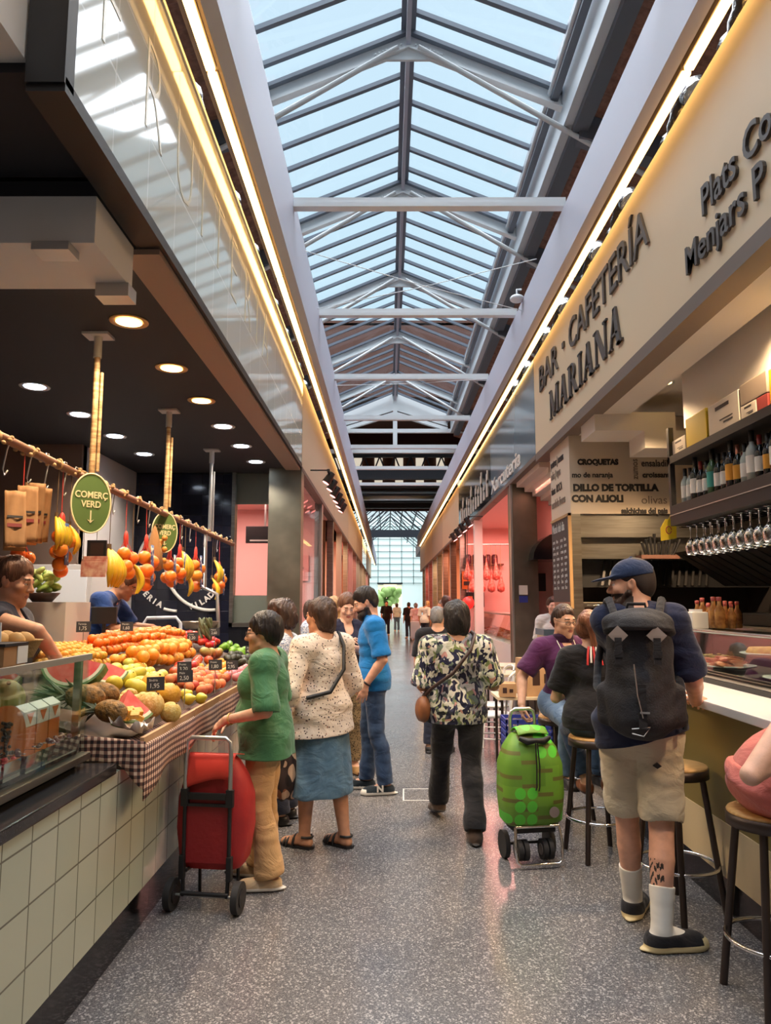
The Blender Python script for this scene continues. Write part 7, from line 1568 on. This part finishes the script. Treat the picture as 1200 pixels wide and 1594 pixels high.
# red trolley
rt = thing('shopping_trolley', 'red two-wheeled shopping trolley with a lighter red flap beside the green-topped person', 'shopping trolley', (-.955, 4.12, 0), R(-8))
loft([(.20, .16, .09, .10), (.24, .185, .11, .11), (.40, .205, .135, .12), (.56, .20, .13, .12), (.66, .17, .11, .11), (.74, .13, .085, .09), (.77, .11, .06, .08)], p=3.6).build('bag', Q['nylon_red'], rt, False)
MB().box((-.135, -.018, .235), (.135, -.004, .585), 0, .006).build('back_panel', M('nylon_red_dark', (140, 28, 32), .55, bump=(40, .2)), rt, False)
fl_ = MB(); fl_.sheet(lambda u, v: (-.115 + .26 * u - .02 * v, -.005 - .028 * math.sin(v * 2.2), .80 - .175 * v * (1 - .42 * u) - .02 * (abs(u - .4) * 2) ** 3 * v), 12, 8, (0, -.004, 0)); fl_.sheet(lambda u, v: (-.115 + .26 * u, -.005 + .14 * v, .80 - .03 * v), 8, 4, (0, 0, .004)); fl_.build('flap', Q['nylon_red_light'], rt, False)
fr = MB()
fr.tube([(-.125, -.03, .60), (-.125, -.03, .80), (-.12, -.03, .865), (-.095, -.03, .885), (.095, -.03, .885), (.12, -.03, .865), (.125, -.03, .80), (.125, -.03, .60)], .0115, 10); fr.build('handle', Q['alu'], rt, False)
fr = MB()
for sg in (-1, 1): fr.tube([(sg * .125, -.028, .62), (sg * .125, -.026, .20), (sg * .12, -.03, .075)], .011, 8); fr.box((sg * .125 - .02, -.045, .53), (sg * .125 + .02, -.015, .62), 0, .004); fr.box((sg * .13 - .014, -.045, .16), (sg * .13 + .014, -.01, .28), 0, .004)
fr.box((-.12, -.04, .565), (.12, -.022, .60), 0, .004).box((-.12, -.036, .53), (.12, -.024, .545)).tube([(-.13, -.035, .09), (.13, -.035, .09)], .012, 8).tube([(-.11, -.02, .20), (-.11, .17, .19), (.11, .17, .19), (.11, -.02, .20)], .009, 8).tube([(-.11, .17, .19), (-.11, .18, .02)], .009, 6).tube([(.11, .17, .19), (.11, .18, .02)], .009, 6)
fr.build('frame', Q['black_paint'], rt, False)
for sg in (-1, 1):
    w = MB().cyl((sg * .165, -.03, .08), (sg * .20, -.03, .08), .08, n=28).build('wheel', Q['rubber'], rt, False); MB().cyl((sg * .16, -.03, .08), (sg * .205, -.03, .08), .045, n=20).build('hub', Q['dark_metal'], w, False)
MB().tube([(-.2, -.03, .08), (.2, -.03, .08)], .008, 8).build('axle', Q['alu'], rt, False)
# green trolley
gt = thing('shopping_trolley', 'bright green patterned shopping trolley with cord closure beside the bar stools', 'shopping trolley', (.905, 4.88, 0), R(10))
loft([(.235, .17, .10, 0), (.26, .19, .125, 0), (.42, .205, .145, 0), (.60, .198, .14, 0), (.70, .165, .115, 0), (.765, .12, .08, .01), (.78, .10, .06, .01)], p=3.4).build('bag', Q['nylon_green'], gt, False)
MB().sheet(lambda u, v: (-.10 + .2 * u, -.085 + .15 * v, .79 + .035 * math.sin(math.pi * v) - .012 * (2 * u - 1) ** 2), 10, 8, (0, 0, .006)).build('top_flap', Q['nylon_green'], gt, False)
MB().tube([(-.10, -.098, .765), (-.05, -.118, .745), (0, -.123, .752), (.05, -.118, .745), (.10, -.098, .765)], [.014, .022, .016, .022, .014], 8).build('dark_opening', Q['black_paint'], gt, False)
MB().tube([(-.004, -.127, .75), (-.008, -.15, .62), (-.012, -.155, .48), (-.02, -.155, .46)], .004, 6).tube([(.008, -.127, .75), (.012, -.15, .60), (.006, -.155, .48), (.0, -.155, .455)], .004, 6).build('cord', Q['black_paint'], gt, False)
MB().cyl((.10, -.150, .325), (.10, -.146, .325), .032, n=24).build('round_badge', Q['patch_grey'] if 'patch_grey' in Q else M('patch_grey', (128, 116, 110), .7), gt, False)
MB().tube([(-.085, .11, .25), (-.085, .115, .86), (-.075, .11, .90), (-.05, .11, .915), (.05, .11, .915), (.075, .11, .90), (.085, .115, .86), (.085, .11, .25)], .011, 10).build('handle', Q['alu'], gt, False)
MB().tube([(-.14, -.11, .235), (-.15, -.14, .12), (-.145, -.15, .045), (-.12, -.155, .025), (.12, -.155, .025), (.145, -.15, .045), (.15, -.14, .12), (.14, -.11, .235)], .0095, 10).tube([(-.14, -.11, .235), (.14, -.11, .235)], .0095, 8).build('stand_frame', Q['chrome'], gt, False)
MB().box((-.13, -.09, .19), (.13, .10, .235), 0, .01).tube([(-.16, .08, .085), (.16, .08, .085)], .01, 8).build('base_tray', Q['dark_metal'], gt, False)
for x in (-.105, -.065, .055, .095): 
    w = MB().cyl((x - .014, -.06, .085), (x + .014, -.06, .085), .062, n=24).build('front_wheel', Q['rubber'], gt, False); MB().cyl((x - .017, -.06, .085), (x + .017, -.06, .085), .034, n=18).build('hub', Q['patch_grey'], w, False)
for sg in (-1, 1): MB().cyl((sg * .135, .08, .085), (sg * .165, .08, .085), .084, n=26).build('rear_wheel', Q['rubber'], gt, False)
# small cafe table with boxes, white chairs, crates
M('table_cream', (214, 196, 164), .5); M('chair_white', (226, 224, 220), .35); M('crate_blue', (44, 58, 140), .5)
def cafe_table(lab, x, y, z, w, d, legs=True):
    t = thing('cafe_table', lab, 'table', (x, y, 0)); MB().box((-w / 2, -d / 2, z - .03), (w / 2, d / 2, z), 0, .006).build('top', Q['table_cream'], t, False)
    for sx_ in (-1, 1):
        for sy in (-1, 1): MB().cyl((sx_ * (w / 2 - .05), sy * (d / 2 - .05), z - .03), (sx_ * (w / 2 - .05), sy * (d / 2 - .05), .001), .014, n=8).build('leg', Q['stool_metal'], t, False)
cafe_table('cream cafe table by the steel pillar, farther of the two stepped tops', 1.60, 10.0, .80, .7, .6); cafe_table('cream cafe table in front of the farther one by the steel pillar', 1.62, 9.1, .78, .7, .6); cafe_table('brown low table carrying cardboard boxes behind the purple polo', 1.38, 7.6, .70, .62, .5)
def cbox(lab, x, y, z, w, d, h, rz=0):
    t = thing('cardboard_box', lab, 'box', (x, y, z), rz); MB().box((-w / 2, -d / 2, .001), (w / 2, d / 2, h), 0, .003).build('body', Q['cardboard'], t, False); MB().box((-w / 2, -.025, h), (w / 2, .025, h + .002)).build('tape', Q['kraft'], t, False)
    MB().box((-w * .3, -d / 2 - .002, h * .3), (-w * .05, -d / 2, h * .7)).box((w * .1, -d / 2 - .002, h * .35), (w * .32, -d / 2, h * .6)).build('print', Q['dark_leather'], t, False)
cbox('tall brown cardboard box on the low table beside the purple polo', 1.48, 7.55, .70, .30, .30, .36, .2); cbox('flat brown cardboard box at the near left edge of the low table', 1.18, 7.45, .70, .16, .22, .13, -.1)
def cafe_chair(lab, x, y, rz):
    t = thing('cafe_chair', lab, 'chair', (x, y, 0), rz)
    MB().lathe([(0, .43), (.19, .43), (.2, .445), (.19, .46), (0, .46)], n=26).build('seat', Q['chair_white'], t, False)
    for a, b_ in (((.14, .14), (.19, .19)), ((-.14, .14), (-.19, .19))): MB().tube([(b_[0], b_[1], .001), (a[0], a[1], .44)], .012, 8).build('leg', Q['chair_white'], t, False)
    for sg in (-1, 1): MB().tube([(sg * .19, -.21, .001), (sg * .15, -.15, .44), (sg * .16, -.20, .84)], .012, 8).build('leg', Q['chair_white'], t, False)
    MB().tube([(-.16, -.20, .84), (-.1, -.23, .88), (0, -.235, .89), (.1, -.23, .88), (.16, -.20, .84)], .013, 8).tube([(-.155, -.18, .66), (0, -.21, .68), (.155, -.18, .66)], .011, 8).build('backrest', Q['chair_white'], t, False)
    MB().tube([(.19 * math.cos(q * math.pi / 12), .19 * math.sin(q * math.pi / 12), .22) for q in range(24)], .008, 6, closed=True).build('ring', Q['chair_white'], t, False)
cafe_chair('white metal cafe chair beside the walking floral shirt, nearer of two', 1.12, 8.0, R(70)); cafe_chair('white metal cafe chair behind the nearer white chair', 1.22, 8.75, R(100))
def crate(lab, x, y, z):
    t = thing('plastic_crate', lab, 'crate', (x, y, z)); m = MB(); w, d, h = .2, .15, .2
    for i in range(4):
        zz = .01 + i * .055; m.box((-w, -d, zz), (w, -d + .01, zz + .03)).box((-w, d - .01, zz), (w, d, zz + .03)).box((-w, -d, zz), (-w + .01, d, zz + .03)).box((w - .01, -d, zz), (w, d, zz + .03))
    for q in range(5): m.box((-w + .0 + q * .0975, -d, 0.001), (-w + .012 + q * .0975, -d + .012, h)).box((-w + q * .0975, d - .012, .001), (-w + .012 + q * .0975, d, h))
    m.box((-w, -d, .001), (w, d, .012)); m.build('body', Q['crate_blue'], t, False)
crate('blue plastic crate behind the green trolley, upper of a stack', 1.22, 6.7, .404); crate('blue plastic crate in the middle of the stack behind the green trolley', 1.22, 6.7, .202); crate('blue plastic crate at the bottom of the stack behind the green trolley', 1.22, 6.7, 0.0)
# ================================================================== STALLS FURTHER ALONG
M('pink_panel', (232, 168, 164), .35); M('pink_wall', (236, 190, 184), .5); M('wood_panel', (172, 128, 88), .5, var=(3, (146, 104, 70), 3)); M('spot_black', (26, 25, 27), .5); M('meat', (190, 70, 60), .4, var=(18, (226, 150, 136), 3)); M('steel_dark', (140, 138, 124), .36, .85, var=(2, (112, 110, 98), 3)); M('pink_light', (255, 170, 160), emit=((255, 150, 140), 4)); M('warm_panel', (255, 230, 190), emit=((255, 214, 150), 3.0)); M('teal_glass', (120, 136, 146), .1, spec=.8)
# left: steel pillar, window and pink shop
lp = struct(MB().box((-1.64, 10.1, 0), (-1.19, 10.4, 3.47)).build('column_left', Q['steel_dark']))
wn1 = MB(); wx0, wx1 = -2.22, -1.64
wn1.box((wx0, 10.43, 1.28), (wx0 + .05, 10.6, 3.47), 0).box((wx1 - .04, 10.43, 1.28), (wx1, 10.6, 3.47), 0).box((wx0, 10.43, 1.28), (wx1, 10.6, 1.34), 0)
struct(wn1.build('window_frame', Q['steel'])); struct(MB().box((wx0 + .05, 10.5, 1.34), (wx1 - .04, 10.51, 3.47)).build('window_1', Q['glass']))
struct(MB().box((wx0, 10.45, 0), (wx1, 10.6, 1.28)).build('wall_sill', Q['black_tile']))
M('frosted', (150, 140, 132), .35); MB_ = MB().box((wx0 + .05, 10.52, 1.34), (wx1 - .04, 10.53, 1.72)).box((wx0 + .05, 10.52, 3.02), (wx1 - .04, 10.53, 3.47))
tag(MB_.build('frosted_film', Q['frosted']), 'grey frosted film covering the foot and head of the pink shop window', 'window film')
struct(MB().box((-5, 14.6, 0), (-1.35, 14.8, 3.5)).box((-5, 10.7, 0), (-4.8, 14.6, 3.5)).build('wall_pink', Q['pink_wall'])); struct(MB().box((-5, 10.7, 3.46), (XL - .14, 22, 3.54)).build('ceiling_pink', Q['pink_wall']))
lamp('pink_lamp', 'AREA', (-2.9, 12.4, 3.4), 120, (255, 196, 186), 1.6); lamp('pink_lamp', 'AREA', (-2.8, 17.5, 3.4), 90, (255, 170, 140), 1.4)
t = thing('price_screen', 'black screen hanging in the pink shop behind the window', 'screen', (-2.1, 12.2, 2.75)); MB().box((-2.35, 12.2, 2.6), (-1.75, 12.26, 2.88), 0, .005).build('housing', Q['black_paint'], t); MB().box((-2.05, 12.22, 2.88), (-2.02, 12.24, 3.46)).build('bracket', Q['alu'], t); MB().box((-2.28, 12.195, 2.63), (-1.82, 12.2, 2.655)).build('text_line', Q['chalk'], t)
struct(MB().box((-1.30, 10.4, 0.9), (-1.24, 13.6, 3.5)).build('window_2', Q['glass'])); struct(MB().box((-1.42, 10.4, 0), (-1.24, 13.6, .9)).build('wall_shopfront', Q['pink_panel']))
t = thing('notice_plate', 'pale pink notice plate behind the pink shop glass', 'notice', (-1.5, 13, 2.4)); MB().box((-2.15, 14.55, 2.05), (-1.55, 14.598, 2.55)).build('plate', Q['pink_panel'], t); MB().box((-2.05, 14.54, 2.28), (-1.65, 14.55, 2.32)).build('writing', Q['frosted'], t)
def fascia(name, lab, x, y0, y1, m, side):
    t = thing('stall_fascia', lab, 'fascia', (x, y0, ZF0)); MB().box((x, y0, ZF0), (x + side * .1, y1, ZF1)).build('panel', Q[m], t); MB().box((x - side * .004, y0, ZF0 - .06), (x + side * .13, y1, ZF0)).build('lower_edge', Q['fascia_edge'], t); return t
fascia('', 'plain beige fascia next after the glass one on the left side', XL, 10.14, 16.4, 'fascia_beige', -1)
ys = [16.45, 22.4, 28.6, 35, 41.5, 48, 54]
for k in range(6): fascia('', ['second beige fascia along the left side of the aisle', 'third fascia along the left side of the aisle', 'fourth fascia along the left side of the aisle', 'fifth fascia along the left side of the aisle', 'sixth fascia along the left, far off', 'last fascia on the far left'][k], XL, ys[k], ys[k + 1] - .05, ['fascia_beige', 'fascia_cream', 'fascia_beige', 'teal_glass', 'fascia_beige', 'fascia_cream'][k], -1)
# posts and stall backs on the left
for k, y in enumerate((13.6, 16.4, 19.4, 22.4, 25.5, 28.6, 31.8, 35, 38.3, 41.5, 46, 50)):
    struct(MB().box((XL - .16, y, 0), (XL - .02, y + .18, 3.5)).build('column_left', Q['steel' if k % 2 else 'alu']))
for k, y in enumerate((16.5, 22.5, 28.7, 35.1, 41.6, 48)):
    m = ['wood_panel', 'pink_wall', 'wood_panel', 'fascia_cream', 'wood_panel', 'fascia_cream'][k]
    struct(MB().box((XL - 2.2, y, 0), (XL - 2.1, y + 6, 3.5)).box((XL - 2.2, y - .05, 0), (XL - .2, y + .05, 3.46)).box((XL - 2.2, y, 3.46), (XL - .14, y + 6, 3.5)).build('wall_stall', Q[m]))
    t = thing('stall_counter', ['glass-topped stall counter beyond the pink shop', 'second stall counter on the left beyond the pink shop', 'third stall counter on the left, far along', 'fourth stall counter on the left, far along', 'fifth stall counter on the left, far along', 'last stall counter on the far left'][k], 'counter', (XL - .4, y + 3, 0)); MB().box((XL - .9, y + .4, 0), (XL - .2, y + 5.6, .95)).build('base', Q[['wood_panel', 'fascia_cream', 'steel', 'wood_panel', 'fascia_cream', 'steel'][k]], t); MB().prism([(XL - .22, y + .4, .96), (XL - .66, y + .4, .96), (XL - .66, y + .4, 1.35), (XL - .36, y + .4, 1.35)], (0, 5.2, 0)).build('glass_case', Q['glass'], t); MB().box((XL - .64, y + .5, .955), (XL - .28, y + 5.5, 1.05)).build('goods', Q[['meat', 'nuts', 'meat', 'f_peach', 'meat', 'nuts'][k]], t)
    lamp('stall_lamp', 'AREA', (XL - 1.0, y + 3, 3.4), 100, [(255, 210, 160), (255, 160, 140), (255, 214, 170)][k % 3], 1.2, 3)
# spotlights on a rail, left
def spot_rail(lab, x, y0, n, dy, z, side):
    t = thing('spotlight_rail', lab, 'spotlights', (x, y0, z)); MB().box((x - .02, y0 - .2, z), (x + .02, y0 + n * dy, z + .04)).tube([(x, y0 - .15, z + .03), (x - side * .28, y0 - .15, z + .03)], .012, 6).build('rail', Q['spot_black'], t)
    for k in range(n):
        y = y0 + k * dy; b_ = Vector((-side * .5, -.1, -.8)).normalized(); p = Vector((x, y, z)); s_ = MB().cyl(p, p - Vector((0, 0, .08)), .01, n=6).cyl(p - Vector((0, 0, .06)) - b_ * .09, p - Vector((0, 0, .06)) + b_ * .10, .05, .068, n=14).build('spot_head', Q['spot_black'], t); MB().cyl(p - Vector((0, 0, .06)) + b_ * .1, p - Vector((0, 0, .06)) + b_ * .104, .055, n=14).build('lens', Q['pink_light'], s_)
spot_rail('row of black spotlights on a black rail over the pink shop on the left', XL + .28, 11.4, 6, .72, 3.62, 1)
spot_rail('row of black spotlights on a rail over the red-lit butcher stall on the right', XR - .30, 14.6, 4, 1.1, 3.28, -1)
# right: dark glass fascia with white script after the bar
gf = fascia('', 'dark blue-grey glass fascia with white script lettering after the bar on the right', XR, 9.32, 13.4, 'teal_glass', 1)
tw = MB(); tw.text('Xarcuteria', (XR - .001, 13.3, 3.58), .34, .01, (0, -1, 0), (0, 0, 1), 0, .006, 2.0); tw.build('lettering', Q['lab_white'], gf)
fascia('', 'black fascia hung with white letter strips over the butcher stall', XR, 13.42, 19.5, 'black_gloss', 1)
hw = None
for k in range(12):
    y = 13.9 + k * .45; ln = (.5, .3, .62, .4)[k % 4]
    lab = 'white cut-out letter shape on the black fascia of the butcher stall'
    o = MB().box((-.012, -.09, 0), (.0, -.02, ln)).box((-.012, -.09, ln * .5), (0, .08, ln * .62)).box((-.012, .04, 0), (0, .09, ln * .9)).build('letter_shape', Q['lab_white']); o.location = (XR - .002, y, 3.62); tag(o, lab, 'letter', 'white letters on the black fascia')
ysr = [19.55, 25.5, 31.5, 37.5, 43]
for k in range(4): fascia('', ['beige fascia beyond the black one on the right side', 'second beige fascia on the right beyond the black one', 'third fascia on the right, far along the aisle', 'last fascia on the far right'][k], XR, ysr[k], ysr[k + 1] - .05, ['fascia_cream', 'fascia_beige', 'fascia_cream', 'fascia_beige'][k], 1)
t = thing('steel_pillar', 'brushed steel pillar with small notices between the bar and the butcher stall', 'pillar', (2.05, 11.4, 0)); MB().box((1.93, 11.3, 0), (2.30, 11.75, 3.52)).build('cladding', Q['steel_dark'], t); MB().box((1.90, 11.34, 0), (1.93, 11.40, 3.52)).build('edge_strip', Q['alu'], t); MB().box((2.0, 11.29, 1.74), (2.13, 11.30, 1.88)).build('paper_notice', Q['lab_white'], t); MB().box((2.0, 11.29, 1.62), (2.13, 11.30, 1.72)).build('blue_notice', Q['crate_blue'], t)
# stepped bulkhead beyond the bar
stp = MB()
for q in range(7): stp.box((1.98 + .12 * q, 9.5 + .0 * q, 2.95 + .07 * (6 - q)), (2.10 + .12 * q, 11.2, 3.6))
struct(stp.build('trim_15', Q['ceiling_white']))
# red-lit butcher stall
struct(MB().box((4.6, 9.4, 0), (4.7, 19.4, 3.6)).box((2.06, 19.3, 0), (4.7, 19.4, 3.6)).build('wall_butcher', Q['pink_wall'])); t = thing('menu_sign', 'black food sign low on the back wall of the butcher stall', 'sign', (2.3, 19.2, 1.7)); MB().box((2.04, 19.22, 1.52), (2.5, 19.25, 1.9)).build('board', Q['black_paint'], t); MB().box((2.08, 19.21, 1.6), (2.2, 19.22, 1.8)).box((2.25, 19.21, 1.6), (2.45, 19.22, 1.7)).build('picture', Q['f_peach'], t)
t = thing('wall_screen', 'small black screen on the red-lit wall behind the butcher counter', 'screen', (2.5, 11.7, 1.95)); MB().box((2.36, 11.72, 1.80), (2.50, 11.779, 2.08)).build('housing', Q['black_paint'], t)
for k in range(3):
    t = thing('product_box', ['upper red product box on the wall behind the butcher', 'middle red product box on the wall behind the butcher', 'lower red product box on the wall behind the butcher'][k], 'box', (2.75, 11.7, 1.7 + .25 * k)); MB().box((2.62, 11.6, 2.2 - .25 * k), (2.95, 11.779, 2.4 - .25 * k)).build('body', Q['meat' if k % 2 else 'sausage'], t); MB().box((2.66, 11.59, 2.25 - .25 * k), (2.9, 11.6, 2.32 - .25 * k)).build('label_strip', Q['lab_white'], t)
struct(MB().box((2.0, 9.4, 3.55), (4.7, 19.4, 3.6)).build('ceiling_butcher', Q['pink_wall'])); struct(MB().box((2.32, 11.78, 0), (4.6, 11.86, 3.5)).build('wall_divider', Q['pink_wall']))
lamp('butcher_lamp', 'AREA', (2.7, 10.4, 3.3), 80, (255, 168, 148), 1.1); lamp('butcher_lamp', 'AREA', (2.9, 14.4, 3.45), 90, (255, 172, 158), 1.6); lamp('butcher_lamp', 'AREA', (2.9, 17.4, 3.45), 80, (255, 168, 152), 1.6)
ct = thing('butcher_counter', 'cream fronted butcher counter with a dark band facing the bar', 'counter', (2.9, 9.6, 0)); MB().box((2.0, 9.5, 0), (4.5, 10.0, 1.2)).build('base', Q['table_cream'], ct); MB().box((1.98, 9.48, 1.2), (4.5, 10.02, 1.28)).build('band', Q['teal_glass'], ct); MB().box((2.06, 9.47, .12), (2.9, 9.5, 1.1), 0, .01).build('front_panel', Q['fascia_cream'], ct)
def meat_heap(name, lab, x0, x1, y0, y1, z, n, s=.07, grp='trays of meat'):
    f = MB()
    for q in range(n): f.ball((rnd.uniform(x0, x1), rnd.uniform(y0, y1), z + .03 + rnd.uniform(0, .06)), (s, s * .7, s * .4), 8, 6, 0, Matrix.Rotation(rnd.uniform(0, 3), 3, 'Z'))
    tag(f.build(name, Q['meat']), lab, 'meat', kind='stuff')
meat_heap('meat_heap', 'heap of red meat cuts on the butcher counter facing the bar', 2.08, 4.2, 9.58, 9.95, 1.28, 60, .08)
bc2 = thing('meat_display', 'red-lit glass meat display of the butcher stall along the aisle', 'display case', (2.2, 15, 0)); MB().box((2.12, 12.0, 0), (2.8, 19.2, .9)).build('base', Q['lab_white'], bc2); MB().prism([(2.13, 12.0, .9), (2.14, 12.0, .9), (2.24, 12.0, 1.4), (2.23, 12.0, 1.4)], (0, 7.2, 0)).build('front_pane', Q['glass'], bc2); MB().box((2.22, 12.0, 1.39), (2.8, 19.2, 1.42)).build('top', Q['steel'], bc2)
meat_heap('meat_cuts', 'rows of red meat cuts in the aisle-side butcher display', 2.24, 2.7, 12.1, 19, .93, 150, .09)
for k in range(8):
    y = 18.7; xx = 2.02 + k * .12; t = thing('hanging_ham', 'whole cured ham hanging from the bar of the butcher stall', 'ham', (xx, y, 2.3), 0, 'hams hanging in the butcher stall'); MB().lathe([(.012, .45), (.02, .36), (.05, .2), (.10, .02), (.09, -.08), (0, -.12)], (xx, y, 2.3 - .3 * (k % 2)), 12).build('ham_body', Q['meat'], t); MB().tube([(xx, y, 2.45), (xx, y, 3.1)], .006, 5).build('string', Q['rope'], t)
struct(MB().tube([(2.0, 18.7, 3.1), (4.6, 18.7, 3.1)], .02, 8).build('trim_16', Q['chrome']))
for k in range(5):
    x = 2.1 + .17 * k; t = thing('shelf_jar', 'glass jar on the wall shelf of the butcher stall', 'jar', (x, 19.2, 2.63), 0, 'jars on the butcher wall shelf'); MB().lathe([(.07, 0), (.08, .02), (.08, .2), (.05, .24), (0, .24)], (x, 19.18, 2.631), 12).build('jar_body', Q['dark_fruit'], t)
t = thing('wall_shelf', 'dark wall shelf with jars in the red-lit butcher stall', 'shelf', (2.5, 19.2, 2.6)); MB().box((2.0, 19.05, 2.59), (3.0, 19.3, 2.63)).build('board', Q['dark_wood'], t)
t = thing('arched_hood', 'dark arched hood over the butcher counter near the bar', 'hood', (2.6, 10.8, 2.2)); MB().prism([(2.15 + .5 + .5 * math.cos(a * math.pi / 12), 10.9, 2.25 + .42 * math.sin(a * math.pi / 12)) for a in range(13)], (0, .7, 0)).build('canopy', Q['black_gloss'], t); MB().box((2.9, 11.0, 0), (3.0, 11.6, 2.3)).build('leg', Q['black_paint'], t)
t = thing('food_poster', 'square orange poster of sausages on the butcher stall post', 'poster', (2.0, 18, 2.0)); MB().box((1.94, 19.27, 1.98), (2.22, 19.29, 2.44)).build('sheet', Q['carton_orange'], t); MB().box((1.98, 19.26, 2.08), (2.18, 19.27, 2.18)).box((1.98, 19.26, 2.24), (2.18, 19.27, 2.34)).build('sausages', Q['dark_leather'], t)
t = thing('red_balloon_lamp', 'round red lamp glowing at the front of the butcher stall', 'lamp', (1.85, 15, 1.65)); MB().ball((2.0, 18.45, 1.62), (.15, .15, .16), 16, 12).build('shade', M('red_lamp', (220, 40, 36), .4, emit=((230, 40, 34), .6)), t); MB().cyl((2.0, 18.45, 1.75), (2.0, 18.45, 3.56), .008, n=6).build('cord', Q['black_paint'], t)
for k, y in enumerate((16.25, 19.5, 22.5, 25.5, 28.5, 31.5, 34.5, 37.5, 40.5)):
    struct(MB().box((XR + .02, y, 0), (XR + .2, y + .2, 3.5)).build('column_right', Q['white_paint' if k == 0 else 'steel']))
for k, y in enumerate((19.6, 25.6, 31.6, 37.6)):
    struct(MB().box((XR + 2.1, y, 0), (XR + 2.2, y + 5.9, 3.5)).box((XR + .2, y - .05, 0), (XR + 2.2, y + .05, 3.5)).box((XR + .14, y, 3.46), (XR + 2.2, y + 5.9, 3.5)).build('wall_stall', Q[['wood_panel', 'fascia_cream', 'pink_wall', 'wood_panel'][k]]))
    t = thing('stall_counter', ['stall counter on the right after the butcher stall', 'second stall counter on the right beyond the butcher', 'third stall counter on the right, far along', 'last stall counter on the far right'][k], 'counter', (XR + .4, y + 3, 0)); MB().box((XR + .22, y + .4, 0), (XR + .9, y + 5.5, .95)).build('base', Q[['wood_panel', 'steel', 'fascia_cream', 'wood_panel'][k]], t); MB().prism([(XR + .24, y + .4, .96), (XR + .68, y + .4, .96), (XR + .68, y + .4, 1.35), (XR + .38, y + .4, 1.35)], (0, 5.1, 0)).build('glass_case', Q['glass'], t); MB().box((XR + .3, y + .5, .955), (XR + .66, y + 5.4, 1.06)).build('goods', Q[['f_peach', 'meat', 'meat', 'nuts'][k]], t)
    lamp('stall_lamp', 'AREA', (XR + 1.0, y + 3, 3.4), 110, [(255, 150, 110), (255, 200, 150), (255, 120, 100), (255, 210, 160)][k], 1.2, 3)
t = thing('yellow_post', 'yellow barrier post standing at the right side of the far aisle', 'post', (1.25, 17, 0)); M('yellow_paint', (222, 176, 40), .5)
MB().cyl((1.22, 17, 0), (1.22, 17, 1.05), .045, n=10).cyl((1.40, 17, 0), (1.40, 17, 1.05), .045, n=10).box((1.2, 16.97, .9), (1.42, 17.03, 1.0)).build('frame', Q['yellow_paint'], t)
t = thing('grey_cart', 'grey wheeled shopping cart pulled by the far pale pink person', 'cart', (1.2, 32.4, 0)); MB().box((1.0, 32.2, .12), (1.42, 32.5, .85), 0, .05).build('bag', Q['beam_paint'], t); MB().cyl((.98, 32.4, .08), (1.02, 32.4, .08), .08, n=14).build('wheel', Q['rubber'], t); MB().cyl((1.40, 32.4, .08), (1.44, 32.4, .08), .08, n=14).build('wheel', Q['rubber'], t)
t = thing('ceiling_dome_camera', 'white dome camera on a bracket under the right grey beam', 'camera', (1.55, 7.2, 5.2)); c = at_x(812, 465, 1.69); MB().ball(c - Vector((.06, 0, .0)), (.09, .09, .05), 14, 10).build('dome', Q['white_trim'], t); MB().tube([tuple(c - Vector((.06, 0, -.04))), tuple(c - Vector((.06, 0, -.12))), tuple(c + Vector((0, 0, .12)))], .012, 6).build('bracket', Q['white_trim'], t)
